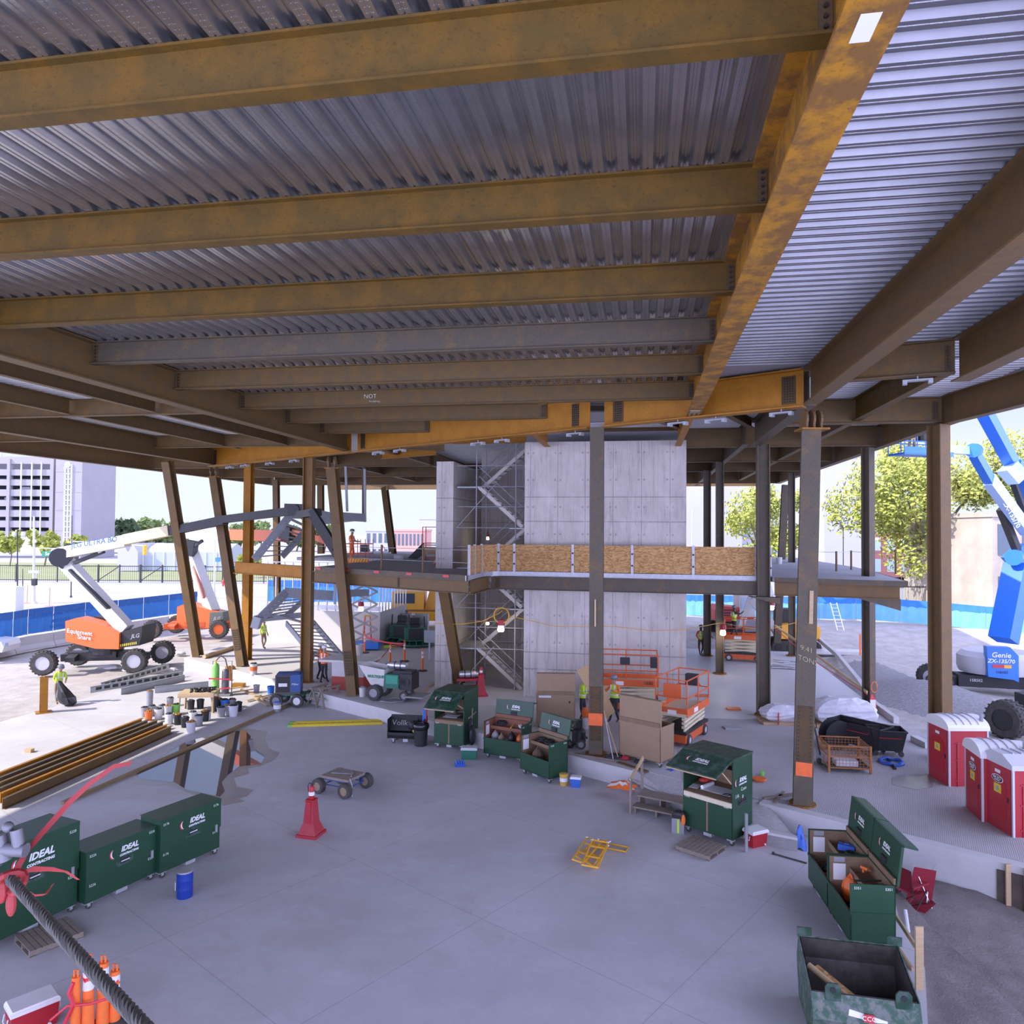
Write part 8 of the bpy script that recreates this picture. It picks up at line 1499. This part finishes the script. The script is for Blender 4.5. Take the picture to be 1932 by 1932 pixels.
# stepladder, posts and tape on the slab
t = thing('step_ladder', 'orange step ladder standing against the white stud wall board', 'ladder', G(692, 1222, 0), .1); 
for sx in (-1, 1):
    b = MB(); b.bar((sx*.3, -.1, 0), (sx*.16, .3, 1.95), .07, .04); b.build('rail', ORANGE, t); b = MB(); b.bar((sx*.27, .75, 0), (sx*.14, .35, 1.95), .05, .03); b.build('rear_rail', ORANGE, t); b = MB(); b.box(sx*.3-.06, sx*.3+.06, -.16, -.04, 0, .2); b.build('foot', YELLOW, t)
b = MB(); b.box(-.2, .2, .24, .42, 1.93, 2.0); b.build('top_cap', YELLOW, t)
for k in range(6): f = .12+k*.145; b = MB(); b.box(-.28+.13*f, .28-.13*f, -.1+.4*f-.04, -.1+.4*f+.05, 1.95*f, 1.95*f+.03); b.build('step', ALU, t)
def delin(label, P, h=1.1, tape=True, bands=True, r=.06):
    t = thing('delineator_post', label, 'post', P); b = MB(); b.lathe([(.26, 0), (.27, .04), (.1, .07)], 16); b.build('base', RUBBER, t); b = MB(); b.lathe([(r*1.15, .06), (r, h*.5), (r*.85, h)], 14); b.build('post', HIVIS_O, t, smooth=True)
    b = MB(); b.tube([(-.03, 0, h), (-.03, 0, h+.1), (.03, 0, h+.1), (.03, 0, h)], .016, 6); b.build('grip', HIVIS_O, t)
    if bands:
        for z in (h*.62, h*.8): b = MB(); b.lathe([(r*.99, z), (r*.94, z+h*.13)], 14); b.build('reflective_band', REFL, t)
    return t
dl = [(688, 1232), (763, 1248), (736, 1254), (797, 1266), (686, 1292)]; nm = ['orange delineator post with tape before the step ladder', 'orange delineator post before the trowel machines', 'orange delineator post behind the concrete buggy', 'orange delineator post left of the concrete pier', 'orange delineator post beside the leaning column and buggy']; dp = []
for (x, y), n_ in zip(dl, nm): P_ = G(x, y, 0); dp.append(P_); delin(n_, P_)
def tape(a, c, sag, label, z=1.0): b = MB(); pts = [a.lerp(c, k/8)+Vector((0, 0, z-sag*4*(k/8)*(1-k/8))) for k in range(9)]; b.add([q for p_ in pts for q in (p_-Vector((0, 0, .04)), p_+Vector((0, 0, .04)))], [(2*k, 2*k+2, 2*k+3, 2*k+1) for k in range(8)]); tag(b.build('barrier_tape', REDTAPE), label, 'tape')
tape(dp[0], dp[1], .12, 'red barrier tape strung before the trowel machines'); tape(dp[4], dp[2], .3, 'sagging red barrier tape behind the concrete buggy'); tape(dp[2], dp[1], .05, 'red barrier tape from the buggy post to the trowel post')
b = MB(); b.box(-.3, .3, -.1, .1, 0, .12); tag(b.build('tool_case', ORANGE, loc=G(706, 1221, 0)), 'orange-red flat case on the floor right of the step ladder', 'case'); b = MB(); b.box(-.35, .35, -.06, .06, 0, .15); tag(b.build('grass_trimmer', LIME, loc=G(735, 1222, 0), rz=.3), 'lime green tool lying before the trowel machines', 'tool'); t = thing('electrical_panel', 'grey electrical box on a post left of the pier', 'panel', G(810, 1245, 0)); b = MB(); b.box(-.04, .04, -.04, .04, 0, 1.2); b.build('post', GALV_D, t); b = MB(); b.box(-.3, .3, -.12, .12, 1.0, 1.7); b.build('enclosure', GREYP, t)
b = MB(); b.tube([G(741, 1322, .04)+Vector((.5*math.cos(a)*(1+.2*math.sin(2*a)), .4*math.sin(a), .02*math.sin(5*a)+.02)) for a in frange(0, 12.4, .4)], .03, 5); tag(b.build('hose_coil', GREYPL), 'grey hose coiled on the slab in front of the concrete buggy', 'hose'); cord([G(x, y, .02) for x, y in ((772, 1290), (785, 1305), (778, 1318), (800, 1312), (808, 1296), (820, 1290))], .02, YELLOW, 'yellow hose snaking on the slab right of the buggy', 'hose', 'air_hose')
# pieces on the smooth slab and along the right slab edge
for i in range(9): x, y, r_ = 1470+rnd.uniform(0, 32), 1246+rnd.uniform(0, 16), rnd.uniform(-.9, .2); b = MB(); L2 = rnd.uniform(.4, .9); b.box(-L2, L2, -.06, .06, 0, .02).box(-L2, L2, -.06, -.05, 0, .06); tag(b.build('metal_offcut', ALU, loc=G(x, y, .004+.008*i), rz=r_), 'bright metal offcut in the heap on the smooth slab left of the pin column', 'metal offcut', 'bright metal offcuts on the smooth slab')
for i, (x, y) in enumerate(((1310, 1292), (1384, 1338), (1324, 1313))): b = MB(); b.box(-.28, .28, -.2, .2, 0, .05); tag(b.build('orange_board', ORANGE, loc=G(x, y, 0), rz=-.1), ['orange board on the slab right of the core corner', 'orange board nearest the grey fence column', 'orange board behind the orange scissor lift rail'][i], 'board')
b = MB(); b.box(-.3, .3, -.2, .2, 0, .05); tag(b.build('grey_board', GREYP, loc=G(1381, 1374, 0)), 'small grey board on the slab before the grey fence column', 'board')
pe = [(1540, 1205), (1580, 1240), (1620, 1290), (1650, 1335), (1692, 1366)]
for i in range(4): A, C = G(*pe[i], 0), G(*pe[i+1], 0); b = MB(); b.bar((0, 0, .13), ((C-A).length-.05, 0, .13), .2, .26); tag(b.build('edge_form', CON_CURB, loc=A, rz=yaw(A, C)), 'concrete kerb piece along the right slab edge, %s from the far end' % ['first', 'second', 'third', 'fourth'][i], 'kerb', 'kerb pieces along the right slab edge')
A, C = G(1724, 1398, 0), G(1752, 1412, 0); b = MB(); b.bar((0, 0, .1), ((C-A).length, 0, .1), .25, .2); tag(b.build('edge_form', CON_CURB, loc=A, rz=yaw(A, C)), 'short concrete kerb block left of the farthest portable toilet', 'kerb')
A, C = D(1462, 1180, 44), D(1636, 1306, 31.2); b = MB(); b.bar(A, C, .05, .12); tag(b.build('guard_rail', PINE), 'long pale timber guard rail sloping to the column with red ribbons', 'rail'); b = MB(); b.tube([A+Vector((0, 0, -.2)), A.lerp(C, .5)+Vector((0, 0, -.35)), C+Vector((0, 0, -.1))], .02, 5); tag(b.build('barrier_rope', REDTAPE), 'red rope hanging below the pale timber guard rail', 'rope')
t = thing('ribbon_bundle', 'bundle of red ribbons and a white tag tied to the outer grey column', 'ribbon', D(1640, 1308, 30.9)); b = MB()
for k in range(12): a = rnd.uniform(-1, 1); b.tube([(0, -.2, 0), (.12*a, -.25, -.2), (.2*a, -.24, -rnd.uniform(.4, .9))], .025, 4)
b.build('ribbons', REDTAPE, t); b = MB(); b.box(-.1, .12, -.3, -.29, -.5, -.2); b.build('tag', PAPER, t); b = MB(); b.tube([(.1+.12*math.cos(a), -.22, .3+.22*math.sin(a)) for a in frange(0, 6.2, .5)], .02, 5, True); b.build('loop', ORANGE, t)
b = MB(); A = G(1648, 1334, 0); b.cyl(A, A+Vector((-.15, 0, 1.5)), .035, 8); tag(b.build('plastic_pipe', GLITE), 'white pipe leaning beside the outer grey column', 'pipe'); b = MB(); A = G(1623, 1240, -.6); b.bar(A, A+Vector((0, 0, 1.5)), .1, .03); tag(b.build('survey_stake', HIVIS_O), 'orange-topped survey stake on the gravel', 'stake')
t = thing('straight_ladder', 'pale aluminium ladder leaning on the bank before the pale blue fence', 'ladder', G(1587, 1193, -.2)); b = MB()
for s_ in (-.25, .25): b.bar((s_, 0, 0), (s_-.25, .8, 2.2), .07, .04)
b.build('rails', ALU, t); b = MB()
for k in range(8): f = (k+.5)/8; b.cyl((-.25-.25*f, .8*f, 2.2*f), (.25-.25*f, .8*f, 2.2*f), .03, 5)
b.build('rungs', ALU, t); A = G(1500, 1240, -.3)
for i, (x, y, lb) in enumerate(((1580, 1232, 'pale slab of sheet goods lying on the dirt behind the pin column'), (1330, 1208, 'grey sheet stack on the dirt behind the standing worker'))): b = MB(); b.box(-1.7, 1.7, -.6, .6, 0, .18); tag(b.build('sheet_stack', OFFW, loc=G(x, y, -.6), rz=-.1), lb, 'sheets')
# ================================================================= foreground wire rope, ribbons and delineators
Ra, Rb = D(20, 1660, 1.75), D(300, 1968, 1.15); n = 60; t = thing('wire_rope', 'thick twisted wire rope crossing the bottom left corner, close to the camera', 'rope', Ra); b = MB(); d = (Rb-Ra).normalized(); a_ = d.orthogonal().normalized(); c_ = d.cross(a_)
for s_ in range(6): b.tube([(Rb-Ra)*(k/140)+(a_*math.cos(k*.42+s_*PI/3)+c_*math.sin(k*.42+s_*PI/3))*.0075 for k in range(141)], .0052, 6)
b.build('strands', mat('rope_steel', (.085, .08, .07), .6, .3), t); 
b = MB(); b.M = Matrix.Translation(D(14, 1600, 1.8)-Ra); b.cyl((-.03, 0, 0), (.045, 0, -.005), .017, 10); b.cyl((-.02, 0, .03), (-.005, 0, -.03), .016, 9); b.cyl((.02, 0, .045), (.03, 0, -.01), .014, 9); b.sphere((-.03, 0, -.03), .02); b.sphere((.0, .0, .05), .013); b.build('clamp', mat('clamp_steel', (.14, .14, .15), .5, .4), t, smooth=True); b = MB(); b.M = Matrix.Translation(D(22, 1665, 1.78)-Ra); b.tube([(.028*math.cos(q), .012*math.sin(2*q), .022*math.sin(q)) for q in frange(0, 6.2, .4)], .009, 6, True); b.sphere((-.025, 0, -.02), .018, .012, .03); b.sphere((.0, 0, -.05), .012, .01, .03); b.build('red_wrap', mat('wrap_red', (.25, .015, .015), .6), t)
def ribbon(name, label, pts, w_, Y): 
    b = MB(); P_ = [D(x, y, Y+.04*i) for i, (x, y) in enumerate(pts)]; m_ = len(P_); vs = []
    for i in range(m_):
        d = (P_[min(i+1, m_-1)]-P_[max(i-1, 0)]).normalized(); s_ = Vector((-d.z, .3*math.sin(i*1.3), d.x)).normalized()*w_*(1-.35*i/m_); vs += [P_[i]-s_, P_[i]+s_]
    b.add(vs, [(2*i, 2*i+2, 2*i+3, 2*i+1) for i in range(m_-1)]); tag(b.build(name, mat('ribbon_red', (.30, .03, .03), .6), smooth=True), label, 'ribbon')
ribbon('red_ribbon', 'red ribbon of the wire rope fluttering up over the tall job box', [(25, 1650), (55, 1600), (90, 1560), (130, 1515), (170, 1478), (215, 1446), (248, 1440)], .008, 1.78); ribbon('red_ribbon', 'red ribbon of the wire rope blown right across the tall job box', [(28, 1655), (60, 1640), (95, 1640), (125, 1645), (148, 1660)], .008, 1.78); ribbon('red_ribbon', 'short red ribbon tail below the knot of the wire rope', [(30, 1668), (60, 1690), (85, 1688), (100, 1668)], .007, 1.76)
dq = [(166, 1.14), (186, 1.05), (201, .85)]
for i, (x, h_) in enumerate(dq): P_ = D(x, 1900, 12.+.0*i); P_.z = FLZ; P_.y += .12*i; t = delin('striped orange delineator post at the bottom left, %s of three' % ['left and tallest', 'middle', 'right and shortest'][i], P_, h_, r=.085 if i < 2 else .08); b = MB(); b.tube([(-.02, -.02, h_*.93), (-.06, -.05, h_*.8), (0, -.1, h_*.76), (.08, -.04, h_*.84)], .02, 5); b.build('red_tape_knot', REDTAPE, t)
P_ = D(142, 1915, 11.9); P_.z = FLZ; t = delin('leaning orange post wrapped in red tape at the bottom left', P_, .95, bands=False, r=.07); b = MB(); b.tube([(0, -.07, .9), (-.05, -.1, .75), (.04, -.12, .6), (-.1, -.1, .3), (-.14, -.1, .05)], .03, 5); b.build('red_tape_knot', REDTAPE, t)
b = MB(); A, C = D(95, 1925, 11.7), D(200, 1885, 11.9); b.tube([A, A.lerp(C, .3)+Vector((0, 0, .12)), A.lerp(C, .7)+Vector((0, 0, .02)), C], .02, 5); tag(b.build('barrier_tape', REDTAPE), 'twisted red tape linking the striped posts at the bottom left', 'tape')
# ================================================================= people
def person(label, P, rz, shirt, vest, pants, hat, arms='down', bend=0., sc=1., skin=SKIN, step=.12, sleeves=None):
    """one skinned body; local -y is the facing direction"""
    t = thing('person', label, 'person', P, rz); V = []; E_ = []; R_ = []; K = []
    def add(p, r, k, par=None):
        V.append(Vector(p)*sc); R_.append(r*sc); K.append(k)
        if par is not None: E_.append((par, len(V)-1))
        return len(V)-1
    cb, sb = math.cos(bend), math.sin(bend)
    def up(x, y, z): return (x, y*cb-(z-.95)*sb, .95+(z-.95)*cb+y*sb) if bend else (x, y, z)
    pel = add((0, 0, .95), .135, 'p'); wa = add(up(0, 0, 1.12), .125, 's', pel); ch = add(up(0, .01, 1.34), .15, 's', wa); nk = add(up(0, 0, 1.5), .06, 'k', ch); hd = add(up(0, -.02, 1.6), .082, 'k', nk); ht = add(up(0, -.03, 1.7), .088, 'k', hd)
    hands = []
    for s_ in (-1, 1):
        sh = add(up(s_*.19, .01, 1.42), .068, 's', ch)
        if arms == 'down': el, wr = up(s_*.27, .03, 1.14), up(s_*.28, -.06, .90)
        elif arms == 'front': el, wr = up(s_*.27, -.1, 1.16), up(s_*.14, -.34, 1.15)
        elif arms == 'hold': el, wr = up(s_*.3, -.12, 1.18), up(s_*.2, -.36, 1.3)
        elif arms == 'up': el, wr = up(s_*.3, -.22, 1.36), up(s_*.22, -.45, 1.45)
        elif arms == 'side': el, wr = (up(-.3, 0, 1.18), up(-.22, -.15, 1.0)) if s_ < 0 else (up(.42, -.05, 1.25), up(.62, -.12, 1.12))
        e = add(el, .046, sleeves or 's', sh); w_ = add(wr, .032, sleeves or 'k', e); hands.append((Vector(el), Vector(wr), s_, w_))
        hp = add((.1, 0, .9) if s_ > 0 else (-.1, 0, .9), .095, 'p', pel); kn = add((s_*.11, -.03-step*.4*s_, .5), .062, 'p', hp); an = add((s_*.12, step*s_, .1), .045, 'p', kn); add((s_*.13, step*s_-.16, .04), .04, 'b', an)
    for el, wr, s_, w_ in hands:
        d = (wr-el).normalized(); sd = d.cross(Vector((0, 1, 0))); sd = sd.normalized() if sd.length > .1 else Vector((1, 0, 0)); pm = add(wr+d*.07, .034, 'k', w_)
        for k in range(4): q = wr+d*.09+sd*(.016*(k-1.5)); f = add(q+d*.035, .010, 'k', pm); add(q+d*(.06+.008*(k in (1, 2)))+Vector((0, -.01, -.012)), .0085, 'k', f)
        th = add(wr+d*.04+sd*.035*s_+Vector((0, -.02, 0)), .011, 'k', w_); add(wr+d*.07+sd*.05*s_+Vector((0, -.03, 0)), .009, 'k', th)
    me = bpy.data.meshes.new('body'); me.from_pydata(V, E_, []); o = bpy.data.objects.new('body', me); COL.objects.link(o)
    md = o.modifiers.new('skin', 'SKIN'); sv = me.skin_vertices[0].data
    for i, r in enumerate(R_): sv[i].radius = (r, r*.8 if K[i] in 'sp' and i < 3 else r); sv[i].use_root = i == 0
    sd_ = o.modifiers.new('sub', 'SUBSURF'); sd_.levels = 1; sd_.render_levels = 1
    dg = bpy.context.evaluated_depsgraph_get(); m2 = bpy.data.meshes.new_from_object(o.evaluated_get(dg)); o.modifiers.clear(); o.data = m2; bpy.data.meshes.remove(me)
    m2.materials.clear(); mm = [shirt, pants, skin, BOOT]
    for m in mm: m2.materials.append(m)
    ix = {'s': 0, 'p': 1, 'k': 2, 'b': 3}
    for f in m2.polygons:
        c = f.center; j = min(range(len(V)), key=lambda i: (V[i]-c).length-R_[i]); f.material_index = ix[K[j]]; f.use_smooth = True
    o.parent = t; TM[o.name] = TM[t.name]
    H = Matrix.Translation(Vector(up(0, -.02, 1.66))*sc) @ Matrix.Rotation(bend, 4, 'X') @ Matrix.Scale(sc, 4)
    b = MB(); b.M = H; b.lathe([(.145, .0), (.148, .012), (.122, .015), (.125, .06), (.10, .125), (.05, .15)], 16, (0, .0, .04), 1, 1.12); b.box(-.07, .07, -.19, -.12, .04, .052); b.build('helmet', hat, t, smooth=True)
    b = MB(); b.M = H; b.sphere((0, -.1, -.02), .014, .02, .02, 6, 4); b.mt(1)
    for s_ in (-1, 1): b.sphere((s_*.032, -.085, .0), .011, .008, .008, 6, 4)
    b.mt(2).box(-.022, .022, -.092, -.078, -.066, -.058); b.mt(0)
    for s_ in (-1, 1): b.sphere((s_*.088, 0, -.01), .012, .02, .03, 6, 4)
    b.build('face', [skin, BLACK, DECALR], t)
    if vest is not None:
        b = MB(); n_ = 14; vs = []
        for z, rx, ry in ((.96, .165, .135), (1.12, .155, .13), (1.3, .178, .145), (1.42, .165, .125), (1.47, .10, .09)):
            for i in range(n_): a = 2*PI*i/n_; vs.append(Vector(up(rx*math.cos(a), ry*math.sin(a)+.005, z))*sc)
        b.add(vs, [(j*n_+i, j*n_+(i+1) % n_, (j+1)*n_+(i+1) % n_, (j+1)*n_+i) for j in range(4) for i in range(n_)]); v = b.build('vest', vest, t, smooth=True)
        b = MB()
        for z, rx, ry in ((1.05, .163, .137), (1.22, .172, .143)):
            vs = [Vector(up(rx*math.cos(2*PI*i/n_), ry*math.sin(2*PI*i/n_)+.005, z+q))*sc for q in (0, .05) for i in range(n_)]; b.add(vs, [(i, (i+1) % n_, n_+(i+1) % n_, n_+i) for i in range(n_)])
        for s_ in (-1, 1): b.bar(Vector(up(s_*.09, .145, 1.2))*sc, Vector(up(s_*.09, .11, 1.46))*sc, .05*sc, .008); b.bar(Vector(up(s_*.09, -.145, 1.2))*sc, Vector(up(s_*.09, -.1, 1.46))*sc, .05*sc, .008)
        b.build('reflective_strips', REFL, v)
    return t
person('person in an orange vest half hidden behind the left brown column', G(600, 1284, 0)+Vector((.08, .15, 0)), 2.6, HIVIS_O, HIVIS_O, DENIM, HAT_W, 'front')
person('person in an orange shirt and vest seen from behind beside the brown column', G(611, 1289, 0), 2.9, HIVIS_O, HIVIS_O, DENIM, HAT_W, 'front', sleeves='s')
P = G(110, 1327, FLZ); t = person('person in a lime shirt bending with a black rubbish bag at left', P, .9, LIME, LIME, KHAKI, HAT_G, 'front', .28)
b = MB(); vs = []; rnd = random.Random(5)
for j, (z, r_) in enumerate(((1.2, .07), (1.0, .16), (.75, .3), (.5, .42), (.25, .40), (.12, .2))):
    for i in range(12): a = 2*PI*i/12; vs.append((r_*math.cos(a)*rnd.uniform(.8, 1.15)+.1*j, .75*r_*math.sin(a)*rnd.uniform(.8, 1.15), z))
b.add(vs, [(j*12+i, j*12+(i+1) % 12, (j+1)*12+(i+1) % 12, (j+1)*12+i) for j in range(5) for i in range(12)]+[tuple(range(60, 72))]); tag(b.build('rubbish_bag', mat('bag_grey', (.035, .035, .035), .3), loc=P+Vector((.28, -.42, -.1))), 'black rubbish bag held by the bending person in lime', 'bag')
person('person in lime standing far off on the bright slab left of the stair', G(497, 1224, 0), 1.2, LIME, LIME, KHAKI, HAT_W)
person('person in lime seen from behind by the trowel machines', G(779, 1208, 0), 3.0, LIME, LIME, DENIM, HAT_W, 'front'); person('person in dark blue beside the yellow crane wheel', G(762, 1206, 0)+Vector((0, 1.5, 0)), -1.2, NAVY, None, DENIM, HAT_G, 'front')
person('person in orange standing in the orange lift basket on the upper floor', BKT+Vector((-.42, .05, .08)), 1.4, HIVIS_O, HIVIS_O, HIVIS_O, HAT_G, 'front')
person('person in a lime jacket holding the left side of the tilted plywood', G(1100, 1366, 0)+Vector((0, .3, 0)), 1.2, LIME, LIME, DENIM, HAT_W, 'hold', .12); person('person with orange sleeves and lime vest holding the right side of the plywood', G(1156, 1366, 0)+Vector((.1, .3, 0)), -.7, HIVIS_O, LIME, DENIM, HAT_G, 'hold', sleeves='s')
person('person in red sleeves and lime vest standing by the far slim column', G(1322, 1236, 0), .3, DECALR, LIME, BROWNP, HAT_G, 'side', skin=SKIN_D, sleeves='s')
person('person in a lime and orange vest standing on the small scissor lift', SL3+Vector((-.55, .05, 1.35)), 2.0, DENIM, LIME, DENIM, HAT_G, 'up', skin=SKIN_D, sleeves='s')
person('person in light clothes standing in the blue lift basket', Pb+Vector((-.15, .0, .08)), 2.2, OFFW, None, KHAKI, HAT_W, 'up')
